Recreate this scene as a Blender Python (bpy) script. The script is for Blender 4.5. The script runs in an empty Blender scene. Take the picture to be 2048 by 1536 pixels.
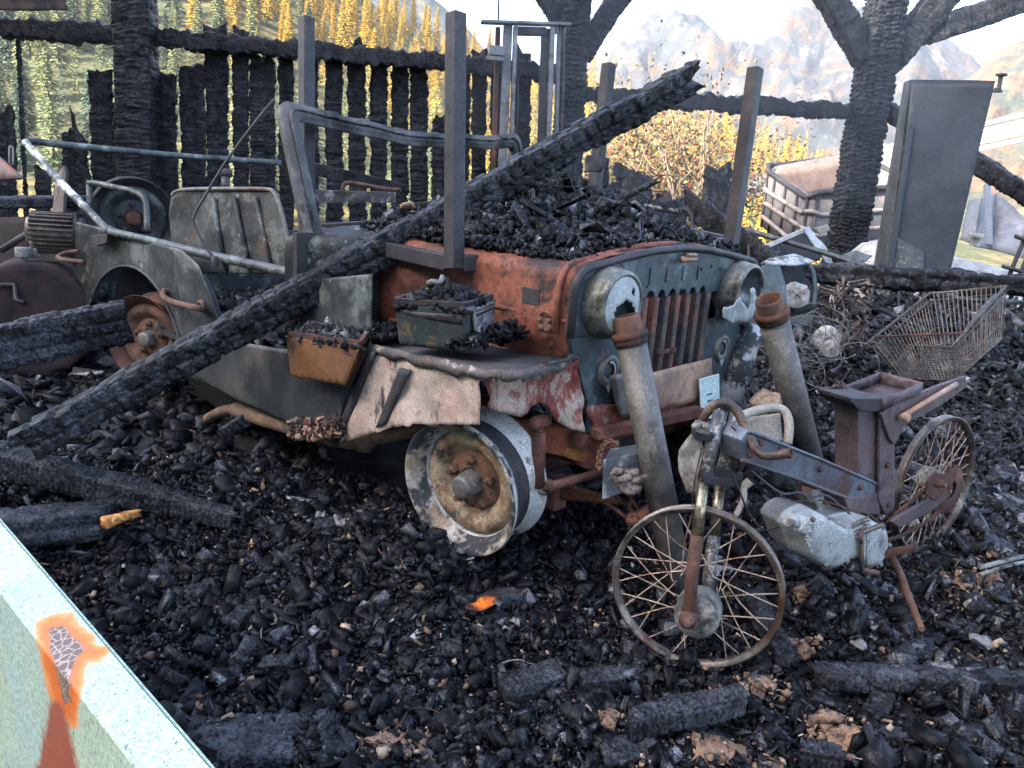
import bpy, bmesh, math, random
import numpy as np
from mathutils import Vector, Matrix

# ------------------------------------------------------------------ camera, sky, sun, exposure
SC = bpy.context.scene
COL = SC.collection
FOC = 1570.0                                   # focal length in photo pixels (2048 wide)
CAM = np.array([1.60, -2.17, 1.21])
YAW, PITCH, ROLL = math.radians(132.5), math.radians(14.4), math.radians(4.3)
_f = np.array([math.cos(YAW)*math.cos(PITCH), math.sin(YAW)*math.cos(PITCH), -math.sin(PITCH)])
_r = np.cross(_f, [0, 0, 1.0]); _r /= np.linalg.norm(_r)
_u = np.cross(_r, _f)
CR = math.cos(ROLL)*_r + math.sin(ROLL)*_u
CU = -math.sin(ROLL)*_r + math.cos(ROLL)*_u
CF = _f
cam_d = bpy.data.cameras.new('camera')
cam = bpy.data.objects.new('camera', cam_d); COL.objects.link(cam)
cam.matrix_world = Matrix(((CR[0], CU[0], -CF[0], CAM[0]), (CR[1], CU[1], -CF[1], CAM[1]), (CR[2], CU[2], -CF[2], CAM[2]), (0, 0, 0, 1)))
cam_d.sensor_width = 36.0; cam_d.lens = 36.0*FOC/2048.0
cam_d.clip_start = 0.05; cam_d.clip_end = 20000
SC.camera = cam

SUN_AZ = math.atan2(-0.944, -0.288)            # direction the sun stands in (seen from above)
SUN_EL = math.radians(30)
SUN_DIR = Vector((math.cos(SUN_AZ)*math.cos(SUN_EL), math.sin(SUN_AZ)*math.cos(SUN_EL), math.sin(SUN_EL)))
world = bpy.data.worlds.new('World'); SC.world = world; world.use_nodes = True
_nt = world.node_tree; _nt.nodes.clear()
_sky = _nt.nodes.new('ShaderNodeTexSky'); _sky.sky_type = 'NISHITA'; _sky.sun_disc = False
_sky.sun_elevation = SUN_EL; _sky.sun_rotation = math.pi/2 - SUN_AZ
_sky.air_density = .75; _sky.dust_density = 5.0; _sky.ozone_density = .4; _sky.altitude = 900
_bg = _nt.nodes.new('ShaderNodeBackground'); _bg.inputs['Strength'].default_value = 0.15
_wo = _nt.nodes.new('ShaderNodeOutputWorld')
_nt.links.new(_sky.outputs['Color'], _bg.inputs['Color']); _nt.links.new(_bg.outputs['Background'], _wo.inputs['Surface'])
sun_l = bpy.data.lights.new('sun', 'SUN'); sun_l.energy = 4.0; sun_l.angle = math.radians(0.5); sun_l.color = (1.0, 0.92, 0.80)
sun = bpy.data.objects.new('sun', sun_l); COL.objects.link(sun)
sun.rotation_euler = (-SUN_DIR).to_track_quat('-Z', 'Y').to_euler()
SC.view_settings.view_transform = 'Standard'; SC.view_settings.look = 'None'
SC.view_settings.gamma = 1.0; SC.view_settings.use_curve_mapping = False
SC.view_settings.exposure = 2.85
SC.cycles.use_denoising = True
SC.cycles.max_bounces = 6; SC.cycles.diffuse_bounces = 3; SC.cycles.glossy_bounces = 3
SC.cycles.volume_bounces = 0
SC.cycles.use_adaptive_sampling = True; SC.cycles.adaptive_threshold = .008

# ------------------------------------------------------------------ survey helpers: photo measurement -> place in the world
def ray(x, y): return CF + CR*((x-1024)/FOC) - CU*((y-768)/FOC)
def D(x, y, d): return CAM + ray(x, y)*d
def PLN(x, y, n, p):
    d = ray(x, y); n = np.asarray(n, float); return CAM + d*(((np.asarray(p)-CAM)@n)/(d@n))
def GZ(x, y, z): return PLN(x, y, (0, 0, 1), (0, 0, z))
def GY(x, y, v): return PLN(x, y, (0, 1, 0), (0, v, 0))
def GX(x, y, v): return PLN(x, y, (1, 0, 0), (v, 0, 0))
WD = np.array([0.638, 0.770, 0.0]); WN = np.array([0.770, -0.638, 0.0]); W0 = np.array([-4.534, -0.541, 0])
def WL(x, y, off=0.0): return PLN(x, y, WN, W0 + WN*off)

# ------------------------------------------------------------------ noise
_rs = np.random.RandomState(7); _T = _rs.rand(64, 64, 8).astype(np.float64)
def vn(x, y=0.0, k=0):
    x = np.asarray(x, float); y = np.asarray(y, float) + 0*x; x = x + 0*y
    xi = np.floor(x).astype(int); yi = np.floor(y).astype(int); fx = x-xi; fy = y-yi
    fx = fx*fx*(3-2*fx); fy = fy*fy*(3-2*fy); T = _T[:, :, k % 8]; o = (k//8)*17
    a = T[(xi+o) % 64, yi % 64]; b = T[(xi+1+o) % 64, yi % 64]; c = T[(xi+o) % 64, (yi+1) % 64]; d = T[(xi+1+o) % 64, (yi+1) % 64]
    return (a*(1-fx)+b*fx)*(1-fy)+(c*(1-fx)+d*fx)*fy - 0.5
def fbm(x, y=0.0, k=0, o=4):
    s = 0; a = 1.0; q = 1.0
    for i in range(o):
        s = s + a*vn(np.asarray(x)*q, np.asarray(y)*q, k+i); a *= .5; q *= 2.03
    return s
def worley(x, y, seed=0, ny=None, jit=.9):
    xi = np.floor(x).astype(int); yi = np.floor(y).astype(int)
    f1 = np.full(x.shape, 9.0); f2 = np.full(x.shape, 9.0); cid = np.zeros(x.shape)
    for dx in (-1, 0, 1):
        for dy in (-1, 0, 1):
            cx = xi+dx; cy = yi+dy; cyw = cy % ny if ny else cy
            h = (cx*7349 + cyw*9151 + seed*5393) & 0xffff
            h = (h*40503 + (h >> 3)*977) & 0xffff; jx = (h & 255)/255.0; jy = ((h >> 8) & 255)/255.0
            px = cx + .5 + (jx-.5)*jit; py = cy + .5 + (jy-.5)*jit
            d = np.sqrt((x-px)**2+(y-py)**2)
            m = d < f1
            f2 = np.where(m, f1, np.minimum(f2, d)); cid = np.where(m, jx*.5+jy*.5, cid); f1 = np.where(m, d, f1)
    return f1, f2, cid

# ------------------------------------------------------------------ objects
def tag(o, label=None, cat=None, group=None, kind=None):
    if label: o['label'] = label
    if cat: o['category'] = cat; o['kind'] = 'thing'
    if group: o['group'] = group
    if kind: o['kind'] = kind
    return o
def empty(name, loc, label=None, cat=None, group=None):
    o = bpy.data.objects.new(name, None); COL.objects.link(o); o.location = Vector([float(v) for v in loc])
    o.empty_display_size = .1
    return tag(o, label, cat, group)
def wloc(o):
    v = Vector((0, 0, 0))
    while o is not None: v += o.location; o = o.parent
    return v
def link(name, me, parent=None, at=None):
    """link a mesh whose vertices are in world coordinates; the origin goes to `at` or to the parent's origin"""
    o = bpy.data.objects.new(name, me); COL.objects.link(o)
    base = wloc(parent) if parent is not None else Vector((0, 0, 0))
    org = Vector([float(v) for v in at]) if at is not None else base
    if org.length > 0: me.transform(Matrix.Translation(-org))
    if parent is not None: o.parent = parent
    o.location = org-base
    return o
def npmesh(name, V, F, mat, smooth=False, uv=None):
    me = bpy.data.meshes.new(name); V = np.ascontiguousarray(V, dtype=np.float32); F = np.ascontiguousarray(F, dtype=np.int32)
    k = F.shape[1]; n = F.shape[0]
    me.vertices.add(len(V)); me.vertices.foreach_set('co', V.ravel())
    me.loops.add(n*k); me.loops.foreach_set('vertex_index', F.ravel())
    me.polygons.add(n); me.polygons.foreach_set('loop_start', np.arange(0, n*k, k, dtype=np.int32))
    me.polygons.foreach_set('loop_total', np.full(n, k, dtype=np.int32))
    if smooth: me.polygons.foreach_set('use_smooth', np.ones(n, dtype=bool))
    me.update(calc_edges=True); me.materials.append(mat)
    return me
class B:
    """collects shapes (world coordinates) into one mesh"""
    def __init__(s): s.v = []; s.f = []; s.sm = []
    def add(s, vs, fs, smooth=False):
        o = len(s.v); s.v += [tuple(float(c) for c in p) for p in vs]; s.f += [tuple(i+o for i in f) for f in fs]; s.sm += [smooth]*len(fs); return s
    def box8(s, p):   # 0-3 bottom ring, 4-7 top ring
        return s.add(p, [(3, 2, 1, 0), (4, 5, 6, 7), (0, 1, 5, 4), (1, 2, 6, 5), (2, 3, 7, 6), (3, 0, 4, 7)])
    def box(s, c, ax, ay, az):      # centre and half axes
        c, ax, ay, az = [np.asarray(q, float) for q in (c, ax, ay, az)]
        return s.box8([c-ax-ay-az, c+ax-ay-az, c+ax+ay-az, c-ax+ay-az, c-ax-ay+az, c+ax-ay+az, c+ax+ay+az, c-ax+ay+az])
    def bar(s, p0, p1, w, h, up=(0, 0, 1)):
        p0 = np.asarray(p0, float); p1 = np.asarray(p1, float); t = p1-p0; L = np.linalg.norm(t); t = t/L
        a = np.cross(t, up); a = a/max(1e-9, np.linalg.norm(a)); b = np.cross(a, t)
        return s.box((p0+p1)/2, t*L/2, a*w/2, b*h/2)
    def tube(s, pts, r, n=10, closed=False, cap=True):
        pts = [np.asarray(p, float) for p in pts]; m = len(pts); rr = r if isinstance(r, (list, tuple)) else [r]*m
        V = []; ref = None
        for i, p in enumerate(pts):
            if closed: t = pts[(i+1) % m]-pts[i-1]
            else: t = pts[min(m-1, i+1)]-pts[max(0, i-1)]
            t = t/max(1e-9, np.linalg.norm(t))
            if ref is None:
                ref = np.cross(t, (0, 0, 1.0))
                if np.linalg.norm(ref) < .2: ref = np.cross(t, (1.0, 0, 0))
            ref = ref - t*(ref@t); ref = ref/max(1e-9, np.linalg.norm(ref)); b = np.cross(t, ref)
            for k in range(n):
                a = 2*math.pi*k/n; V.append(p + (ref*math.cos(a)+b*math.sin(a))*rr[i])
        Fc = []
        for i in range(m if closed else m-1):
            j = (i+1) % m
            for k in range(n):
                k2 = (k+1) % n; Fc.append((i*n+k, i*n+k2, j*n+k2, j*n+k))
        s.add(V, Fc, n > 5)
        if cap and not closed:
            o = len(s.v)-m*n
            s.f.append(tuple(o+k for k in range(n))[::-1]); s.sm.append(False)
            s.f.append(tuple(o+(m-1)*n+k for k in range(n))); s.sm.append(False)
        return s
    def lathe(s, c, ax, prof, n=40, up=(0, 0, 1), a0=0, a1=2*math.pi, smooth=True):   # prof: (along axis, radius)
        c = np.asarray(c, float); ax = np.asarray(ax, float); ax = ax/np.linalg.norm(ax)
        e = np.cross(ax, up)
        if np.linalg.norm(e) < .1: e = np.cross(ax, (1, 0, 0))
        e = e/np.linalg.norm(e); g = np.cross(e, ax); full = abs(a1-a0-2*math.pi) < 1e-6; k = n if full else n+1
        V = []
        for (h, r) in prof:
            for i in range(k):
                a = a0+(a1-a0)*i/n; V.append(c + ax*h + (e*math.cos(a)+g*math.sin(a))*r)
        Fc = []
        for j in range(len(prof)-1):
            for i in range(n):
                i2 = (i+1) % k if full else i+1
                Fc.append((j*k+i, j*k+i2, (j+1)*k+i2, (j+1)*k+i))
        return s.add(V, Fc, smooth)
    def prism(s, poly, off):         # planar outline extruded by a vector
        poly = [np.asarray(p, float) for p in poly]; off = np.asarray(off, float); n = len(poly)
        return s.add(poly+[p+off for p in poly], [tuple(range(n))[::-1], tuple(range(n, 2*n))]+[(i, (i+1) % n, n+(i+1) % n, n+i) for i in range(n)])
    def obj(s, name, mat, parent=None, bevel=0, at=None):
        me = bpy.data.meshes.new(name); me.from_pydata(s.v, [], s.f); me.materials.append(mat)
        me.polygons.foreach_set('use_smooth', s.sm)
        bm = bmesh.new(); bm.from_mesh(me); bmesh.ops.recalc_face_normals(bm, faces=bm.faces)
        if bevel: bmesh.ops.bevel(bm, geom=[e for e in bm.edges if e.is_manifold and e.calc_face_angle(0) > .6], offset=bevel, segments=2, affect='EDGES', profile=.6)
        bm.to_mesh(me); bm.free(); me.update()
        return link(name, me, parent, at)
def sheet(name, poly, mat, parent=None, thick=.003, crumple=.0, scale=8.0, cuts=5, seed=0, nrm=None, at=None, rag=0):
    """sheet metal / board: outline filled, subdivided and dented"""
    poly = [np.asarray(p, float) for p in poly]
    if rag:
        q = random.Random(seed); out = []; c_ = sum(poly)/len(poly)
        for p, r in zip(poly, poly[1:]+poly[:1]):
            k = max(1, int(np.linalg.norm(r-p)/(rag*2.2)))
            for i in range(k):
                w = p+(r-p)*i/k; out.append(w+unit(c_-w)*q.uniform(-.25, 1)*rag*(1 if i else .3))
        poly = out
    bm = bmesh.new(); vs = [bm.verts.new(Vector([float(q) for q in p])) for p in poly]; f = bm.faces.new(vs); bm.normal_update()
    n = np.array(f.normal) if nrm is None else np.asarray(nrm, float)
    bmesh.ops.triangulate(bm, faces=bm.faces[:])
    for _ in range(cuts):
        es = sorted(bm.edges, key=lambda e: -e.calc_length()); L = es[0].calc_length()
        big = [e for e in es if e.calc_length() > max(.02, L*.55)]
        bmesh.ops.subdivide_edges(bm, edges=big, cuts=1); bmesh.ops.triangulate(bm, faces=[q for q in bm.faces if len(q.verts) > 3])
        if len(bm.faces) > 5000: break
    if crumple:
        P = np.array([v.co for v in bm.verts]); e1 = poly[1]-poly[0]; e1 = e1/np.linalg.norm(e1); e2 = np.cross(n, e1)
        d = fbm(P@e1*scale+seed*3.7, P@e2*scale+seed*1.3, seed, 3)*crumple
        for v, q in zip(bm.verts, d): v.co += Vector([float(z) for z in n*q])
    me = bpy.data.meshes.new(name); bm.to_mesh(me); bm.free(); me.materials.append(mat)
    me.polygons.foreach_set('use_smooth', [True]*len(me.polygons))
    o = link(name, me, parent, at)
    if thick: m = o.modifiers.new('thickness', 'SOLIDIFY'); m.thickness = thick; m.offset = 0
    return o
def arc_pts(pts, k=6):
    """smooth a polyline (Catmull-Rom)"""
    P = [np.asarray(p, float) for p in pts]; out = []
    for i in range(len(P)-1):
        p0 = P[max(0, i-1)]; p1 = P[i]; p2 = P[i+1]; p3 = P[min(len(P)-1, i+2)]
        for j in range(k):
            t = j/k; out.append(.5*((2*p1)+(-p0+p2)*t+(2*p0-5*p1+4*p2-p3)*t*t+(-p0+3*p1-3*p2+p3)*t**3))
    out.append(P[-1]); return out
def unit(v): v = np.asarray(v, float); return v/np.linalg.norm(v)

# ------------------------------------------------------------------ materials
def lin(c): return tuple(((v/255)/12.92 if v/255 <= .04045 else ((v/255+.055)/1.055)**2.4) for v in c)
MATS = {}
def pm(name, base, rough=.6, metal=0.0, layers=(), bump=None, var=.25, island=None, spec=.5, varscale=14.0, rvar=.15, fine=.30, fst=(1, 1, 1), fsc=13.0, facet_sheen=False):
    """procedural material: base colour + noise-masked layers (colour, scale, threshold, softness[, stretch[, rough[, metal]]])"""
    m = bpy.data.materials.new(name); m.use_nodes = True; nt = m.node_tree; N = nt.nodes; Lk = nt.links.new
    bs = N['Principled BSDF']; tc = N.new('ShaderNodeTexCoord')
    def noise(scale, stretch=(1, 1, 1), detail=6, off=0, rgh=.62):
        mp = N.new('ShaderNodeMapping'); mp.inputs['Scale'].default_value = stretch; mp.inputs['Location'].default_value = (off, off*1.7, off*.6)
        Lk(tc.outputs['Object'], mp.inputs['Vector']); t = N.new('ShaderNodeTexNoise'); t.inputs['Scale'].default_value = scale
        t.inputs['Detail'].default_value = detail; t.inputs['Roughness'].default_value = rgh; Lk(mp.outputs[0], t.inputs['Vector']); return t.outputs['Fac']
    def rng(sock, a, b, c=0., d=1.):
        r = N.new('ShaderNodeMapRange'); r.interpolation_type = 'SMOOTHSTEP'
        for i, v in enumerate((a, b, c, d)): r.inputs[i+1].default_value = v
        Lk(sock, r.inputs[0]); return r.outputs[0]
    def mix(fac, a, b, kind='MIX'):
        x = N.new('ShaderNodeMix'); x.data_type = 'RGBA'; x.blend_type = kind
        if isinstance(fac, float): x.inputs[0].default_value = fac
        else: Lk(fac, x.inputs[0])
        for s_, q in ((x.inputs[6], a), (x.inputs[7], b)):
            if isinstance(q, tuple): s_.default_value = q+(1,)
            else: Lk(q, s_)
        return x.outputs[2]
    def mixf(fac, a, b):
        x = N.new('ShaderNodeMix'); x.data_type = 'FLOAT'; Lk(fac, x.inputs[0])
        for s_, q in ((x.inputs[2], a), (x.inputs[3], b)):
            if isinstance(q, float): s_.default_value = q
            else: Lk(q, s_)
        return x.outputs[0]
    col = tuple(base)
    if island:      # list of (position, colour) over Random Per Island
        g = N.new('ShaderNodeNewGeometry'); cr = N.new('ShaderNodeValToRGB'); cr.color_ramp.interpolation = 'LINEAR'
        el = cr.color_ramp.elements
        while len(el) < len(island): el.new(.5)
        for e, (p, c) in zip(el, island): e.position = p; e.color = tuple(c)+(1,)
        Lk(g.outputs['Random Per Island'], cr.inputs[0]); col = cr.outputs[0]
    rsock = mixf(noise(varscale*2.3, off=3.1), max(.05, rough-rvar), min(1., rough+rvar))
    msock = float(metal)
    for i, ly in enumerate(layers):
        c, sc, th, sf = ly[:4]; st = ly[4] if len(ly) > 4 and ly[4] else (1, 1, 1)
        f = rng(noise(sc, st, 6, off=5.3+i*4.7, rgh=.70), th-sf, th+sf)
        col = mix(f, col, tuple(c))
        if len(ly) > 5 and ly[5] is not None: rsock = mixf(f, rsock, float(ly[5]))
        if len(ly) > 6: msock = mixf(f, msock, float(ly[6]))
    if var:
        v = rng(noise(varscale, off=9.0, detail=8, rgh=.7), .25, .75, 1-var, 1+var)
        cc = N.new('ShaderNodeCombineColor'); [Lk(v, cc.inputs[j]) for j in range(3)]
        col = mix(1.0, col, cc.outputs[0], 'MULTIPLY')
        if fine:
            v = rng(noise(varscale*fsc, fst, off=2.2, detail=3, rgh=.8), .32, .68, max(0., 1-fine), 1+fine*1.3)
            cc = N.new('ShaderNodeCombineColor'); [Lk(v, cc.inputs[j]) for j in range(3)]
            col = mix(1.0, col, cc.outputs[0], 'MULTIPLY')
    if facet_sheen:  # sheen contrast painted in: per-face brightness multiplied into the colour
        an = N.new('ShaderNodeAttribute'); an.attribute_name = 'facet_sheen'; cc = N.new('ShaderNodeCombineColor'); [Lk(an.outputs['Fac'], cc.inputs[j]) for j in range(3)]
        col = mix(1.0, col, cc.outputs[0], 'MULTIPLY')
    if isinstance(col, tuple): bs.inputs['Base Color'].default_value = col+(1,)
    else: Lk(col, bs.inputs['Base Color'])
    Lk(rsock, bs.inputs['Roughness'])
    if isinstance(msock, float): bs.inputs['Metallic'].default_value = msock
    else: Lk(msock, bs.inputs['Metallic'])
    bs.inputs['Specular IOR Level'].default_value = spec
    if bump:
        prev = None
        for (sc, st, *rest) in bump:
            b = N.new('ShaderNodeBump'); b.inputs['Strength'].default_value = st; b.inputs['Distance'].default_value = rest[0] if rest else .01
            Lk(noise(sc, rest[1] if len(rest) > 1 else (1, 1, 1), 8, off=1.1, rgh=.65), b.inputs['Height'])
            if prev: Lk(prev, b.inputs['Normal'])
            prev = b.outputs[0]
        Lk(prev, bs.inputs['Normal'])
    MATS[name] = m; return m
BLK = (.010, .0105, .012); ASH = (.13, .13, .135); RUST = lin((94, 66, 52)); RUSTD = lin((62, 43, 36)); SOOT = (.012, .012, .014)
M_char = pm('charred wood', (.0085, .0088, .010), .45, 0, [((.034, .036, .041), 3.2, .54, .10), ((.045, .047, .053), 26, .58, .10), ((.12, .125, .13), 60, .66, .07)], [(170, .5, .003)], .55, spec=.16, fine=.9, fsc=8.0)
M_charw = pm('charred wall wood', (.0075, .0078, .009), .5, 0, [((.026, .027, .031), 3.5, .56, .10), ((.030, .031, .036), 15, .56, .07, (1, 1, 4.5)), ((.024, .025, .029), 22, .57, .12), ((.06, .062, .067), 70, .70, .06)], [(190, .45, .003)], .55, spec=.14, fine=.9, fst=(1, 1, 2), fsc=6.0)
M_rub = pm('charcoal lumps', BLK, .40, 0, [((.035, .036, .040), 60, .60, .12)], [(330, .45, .0016, (1, 2.5, 1))], .6, spec=.12, rvar=.2, fine=1.0, fst=(1, 3.2, 1.6), fsc=9.0, facet_sheen=True,
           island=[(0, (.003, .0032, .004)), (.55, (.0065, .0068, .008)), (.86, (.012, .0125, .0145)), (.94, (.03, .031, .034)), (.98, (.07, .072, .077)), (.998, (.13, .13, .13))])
M_rub2 = pm('ashy charcoal lumps', BLK, .45, 0, [((.075, .078, .084), 50, .58, .12)], [(330, .45, .0016, (1, 2.5, 1))], .6, spec=.13, rvar=.2, fine=.9, fst=(1, 3.2, 1.6), fsc=9.0, facet_sheen=True,
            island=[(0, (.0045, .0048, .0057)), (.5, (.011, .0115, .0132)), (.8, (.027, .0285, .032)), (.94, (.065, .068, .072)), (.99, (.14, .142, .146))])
M_floor = pm('burnt floor', (.0065, .0067, .0076), .7, 0, [((.018, .0185, .020), 9, .55, .1), (lin((112, 82, 64)), 3.3, .71, .05), ((.008, .008, .009), 26, .54, .07)], [(60, .6, .012), (220, .6, .006)], .5)
M_wood = pm('unburnt orange wood', lin((172, 104, 46)), .6, 0, [(lin((235, 190, 120)), 20, .55, .12, (1, 4, 4)), ((.02, .012, .008), 34, .60, .05, (1, 5, 5))], [(60, .4, .004, (1, 5, 5))], .3)

# ------------------------------------------------------------------ terrain, hills, mountains
FH = np.array([math.cos(YAW), math.sin(YAW)]); RH = np.array([math.sin(YAW), -math.cos(YAW)])
def polar(u, d): return CAM[0]+FH[0]*d+RH[0]*u*d, CAM[1]+FH[1]*d+RH[1]*u*d
def upx(x): return (x-1024)/FOC/math.cos(PITCH)      # photo column -> lateral slope at the horizon (approx.)
def grid_faces(a, b, wrap=False):
    i, j = np.meshgrid(np.arange(a-1), np.arange(b if wrap else b-1), indexing='ij'); j2 = (j+1) % b
    return np.stack([i*b+j, i*b+j2, (i+1)*b+j2, (i+1)*b+j], -1).reshape(-1, 4)
def terrain_z(x, y):
    fd = (x-CAM[0])*FH[0]+(y-CAM[1])*FH[1]; rd = (x-CAM[0])*RH[0]+(y-CAM[1])*RH[1]
    z = -.2 - .22*np.clip(fd-13, 0, 260) + .8*fbm(x/14, y/14, 2)*np.clip((np.hypot(x, y)-9)/12, 0, 1)
    z = np.maximum(z, -60)
    # unseen hill added to keep the low sun off the burnt barn
    z = z + 34*np.exp(-((y+50)/19)**2)*np.exp(-((x+8)/62)**4)*np.clip((-y-9)/12, 0, 1)
    return z
rr = np.concatenate([np.linspace(0, 60, 50), np.geomspace(64, 4000, 46)]); aa = np.linspace(0, 2*math.pi, 180, endpoint=False)
R_, A_ = np.meshgrid(rr, aa, indexing='ij'); X_ = R_*np.cos(A_); Y_ = R_*np.sin(A_)
M_grass = pm('meadow grass', (.05, .07, .02), .9, 0, [((.10, .09, .03), .4, .52, .1)], [(3, .6, .1)], .4)
tag(link('ground', npmesh('ground', np.stack([X_, Y_, terrain_z(X_, Y_)], -1).reshape(-1, 3), grid_faces(len(rr), 180, True), M_grass, True)), kind='structure')

RIDGE_X = np.array([-700, 0, 500, 700, 860, 1000, 1200, 1410, 1560, 1680, 1830, 2300]); RIDGE_S = np.array([.40, .34, .27, .205, .148, .122, .11, .085, .050, .040, .012, -.02])
RU = np.array([upx(v) for v in RIDGE_X])
def hill_z(u, d):
    top = np.interp(u, RU, RIDGE_S)*300-2; k = np.clip((d-90)/210, 0, 1)
    z = -14+(top+14)*(k**1.15)*1.0
    z = np.where(d > 300, top-(d-300)*.30, z)
    return CAM[2]+z+2.0*fbm(u*18, d/22, 3)*k
uu = np.linspace(RU[0], RU[-1], 150); dd = np.concatenate([np.linspace(60, 300, 60), np.linspace(310, 420, 8)])
D_, U_ = np.meshgrid(dd, uu, indexing='ij'); hx, hy = polar(U_, D_)
M_hill = pm('forest floor', (.055, .062, .02), .95, 0, [((.16, .12, .03), .09, .55, .08), ((.03, .04, .015), .3, .58, .08)], [(1.2, 1., .8)], .5, varscale=.8)
tag(link('hillside', npmesh('hillside', np.stack([hx, hy, hill_z(U_, D_)], -1).reshape(-1, 3), grid_faces(len(dd), 150), M_hill, True)), kind='structure')

def mountain(name, xs, ss, d0, d1, mat, seed, rough=.16, foot=-.05, nu=220, nd=90, ridged=1.0):
    us = np.array([upx(v) for v in xs]); uu = np.linspace(us[0], us[-1], nu); kk = np.linspace(0, 1.35, nd)
    K, U = np.meshgrid(kk, uu, indexing='ij'); d = d0+(d1-d0)*K
    prof = np.interp(U, us, ss)
    rn = 0; a = 1.; q = 1.
    for i in range(6):
        rn = rn + a*(1-2*np.abs(2*vn(U*11*q+seed*3.1, K*3.2*q+seed, seed+i)))*ridged; a *= .52; q *= 2.1
    sl = np.where(K < 1, foot+(prof-foot)*K**.85, prof-(K-1)*.5)
    z = sl*d1*np.where(K < 1, d/d1, 1)**.4 + rn*rough*d1*.10*np.clip(K*1.5, 0, 1)*(1-.55*np.clip(K, 0, 1))
    x, y = polar(U, d + 0.05*d1*fbm(U*9+seed, K*4, seed+2))
    return tag(link(name, npmesh(name, np.stack([x, y, CAM[2]+z], -1).reshape(-1, 3), grid_faces(nd, nu), mat, False)), kind='structure')
M_rock = pm('pale rock and autumn scrub', lin((72, 66, 66)), .9, 0, [(lin((84, 60, 32)), .016, .50, .06), (lin((36, 42, 46)), .012, .49, .05), (lin((40, 46, 46)), .03, .53, .06), (lin((98, 90, 86)), .02, .60, .05)], [(.05, .8, 14)], .4, varscale=.03)
M_bluem = pm('distant dark forest slope', lin((46, 56, 56)), .95, 0, [(lin((140, 120, 80)), .006, .58, .07)], [(.05, .8, 10)], .4, varscale=.04)
M_orm = pm('autumn larch slope', lin((92, 64, 32)), .95, 0, [(lin((46, 54, 38)), .03, .51, .06), (lin((140, 116, 92)), .02, .62, .05)], [(.06, .9, 10)], .5, varscale=.05)
mountain('mountain', [620, 680, 760, 840, 900, 980, 1080], [.245, .26, .235, .19, .165, .12, .05], 420, 850, M_bluem, 3, .08)
mountain('mountain', [1000, 1130, 1220, 1300, 1370, 1420, 1470, 1508, 1535, 1560, 1620, 1680, 1760, 1850, 2000, 2150], [.13, .155, .185, .200, .185, .178, .205, .222, .212, .218, .222, .205, .19, .165, .14, .12], 620, 1350, M_rock, 5, .28)
mountain('mountain', [1650, 1740, 1800, 1850, 1900, 1960, 2048, 2200, 2500], [.06, .10, .15, .185, .203, .212, .222, .24, .27], 500, 1000, M_orm, 8, .14)
mountain('mountain', [1780, 1900, 1960, 2048, 2200, 2500], [-.03, .005, .03, .055, .09, .12], 250, 520, M_orm, 11, .10)

# ------------------------------------------------------------------ conifers on the hillside
def conifer_mesh(seed, mat, H=1.0, n=2300, R=.17):
    """crown of many drooping needle sprays on whorled boughs, unit height"""
    rs = np.random.RandomState(seed); t = rs.rand(n)**.75; tiers = 26
    z = .10+.90*(np.round(t*tiers)/tiers+rs.normal(0, .008, n)); a = rs.rand(n)*6.283 + np.round(t*tiers)*1.9
    lob = .72+.28*np.cos(a*5+np.round(t*tiers)*2.1)
    rmax = R*(1-np.clip((z-.1)/.92, 0, 1))**.85*lob+.006; r = rmax*np.sqrt(rs.rand(n)*.85+.15)
    L = (.020+.032*(1-t))*(.7+.6*rs.rand(n)); w = L*.38
    rad = np.stack([np.cos(a), np.sin(a), -.45+0*a], -1); rad /= np.linalg.norm(rad, axis=1)[:, None]
    tan = np.stack([-np.sin(a), np.cos(a), rs.normal(0, .35, n)], -1); c = np.stack([r*np.cos(a), r*np.sin(a), z-.25*r], -1)
    V = np.stack([c-rad*L[:, None]*.5, c+tan*w[:, None]*.5, c+rad*L[:, None], c-tan*w[:, None]*.5], 1).reshape(-1, 3)*H
    return npmesh('crown', V, np.arange(n*4).reshape(-1, 4), mat)
M_trunk = pm('conifer bark', (.06, .045, .035), .9)
def foliage(name, ramp): return pm(name, (.1, .1, .03), .8, island=ramp, var=.35, varscale=.7, spec=.25, fine=0)
M_larch = foliage('yellow larch needles', [(0, (.40, .25, .03)), (.5, (.52, .34, .045)), (1, (.62, .44, .07))])
M_fir = foliage('green fir needles', [(0, (.05, .085, .06)), (.6, (.08, .125, .085)), (1, (.12, .165, .10))])
M_mixg = foliage('pale yellow green needles', [(0, (.15, .18, .085)), (.6, (.22, .245, .11)), (1, (.29, .30, .13))])
crowns = {k: [conifer_mesh(s+10*i, m, n=2300, R=R) for s in range(3)] for i, (k, m, R) in enumerate((('larch', M_larch, .15), ('fir', M_fir, .15), ('mixed', M_mixg, .14)))}
trunk_b = B().tube([(0, 0, 0), (0, 0, .5), (0, 0, .97)], [.016, .010, .002], 6)
trunk_me = bpy.data.meshes.new('trunk'); trunk_me.from_pydata(trunk_b.v, [], trunk_b.f); trunk_me.materials.append(M_trunk)
LBL = {'larch': ('golden yellow larch on the sunlit slope behind the burnt wall', 'larches on the slope behind the barn'),
       'fir': ('dark green fir on the hillside behind the burnt wall', 'firs on the slope behind the barn'),
       'mixed': ('pale yellow-green conifer on the hillside seen past the left planks', 'pale conifers on the left hillside')}
rs = random.Random(5); ntree = 0; spots = []
for _ in range(9000):
    px = rs.uniform(-60, 1760); d = rs.uniform(105, 300); u = upx(px)
    if any(abs(px-q[0])*d/FOC < 3.4 and abs(d-q[1]) < 7.5 for q in spots): continue
    spots.append((px, d))
spots.sort(key=lambda q: q[1])
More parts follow.
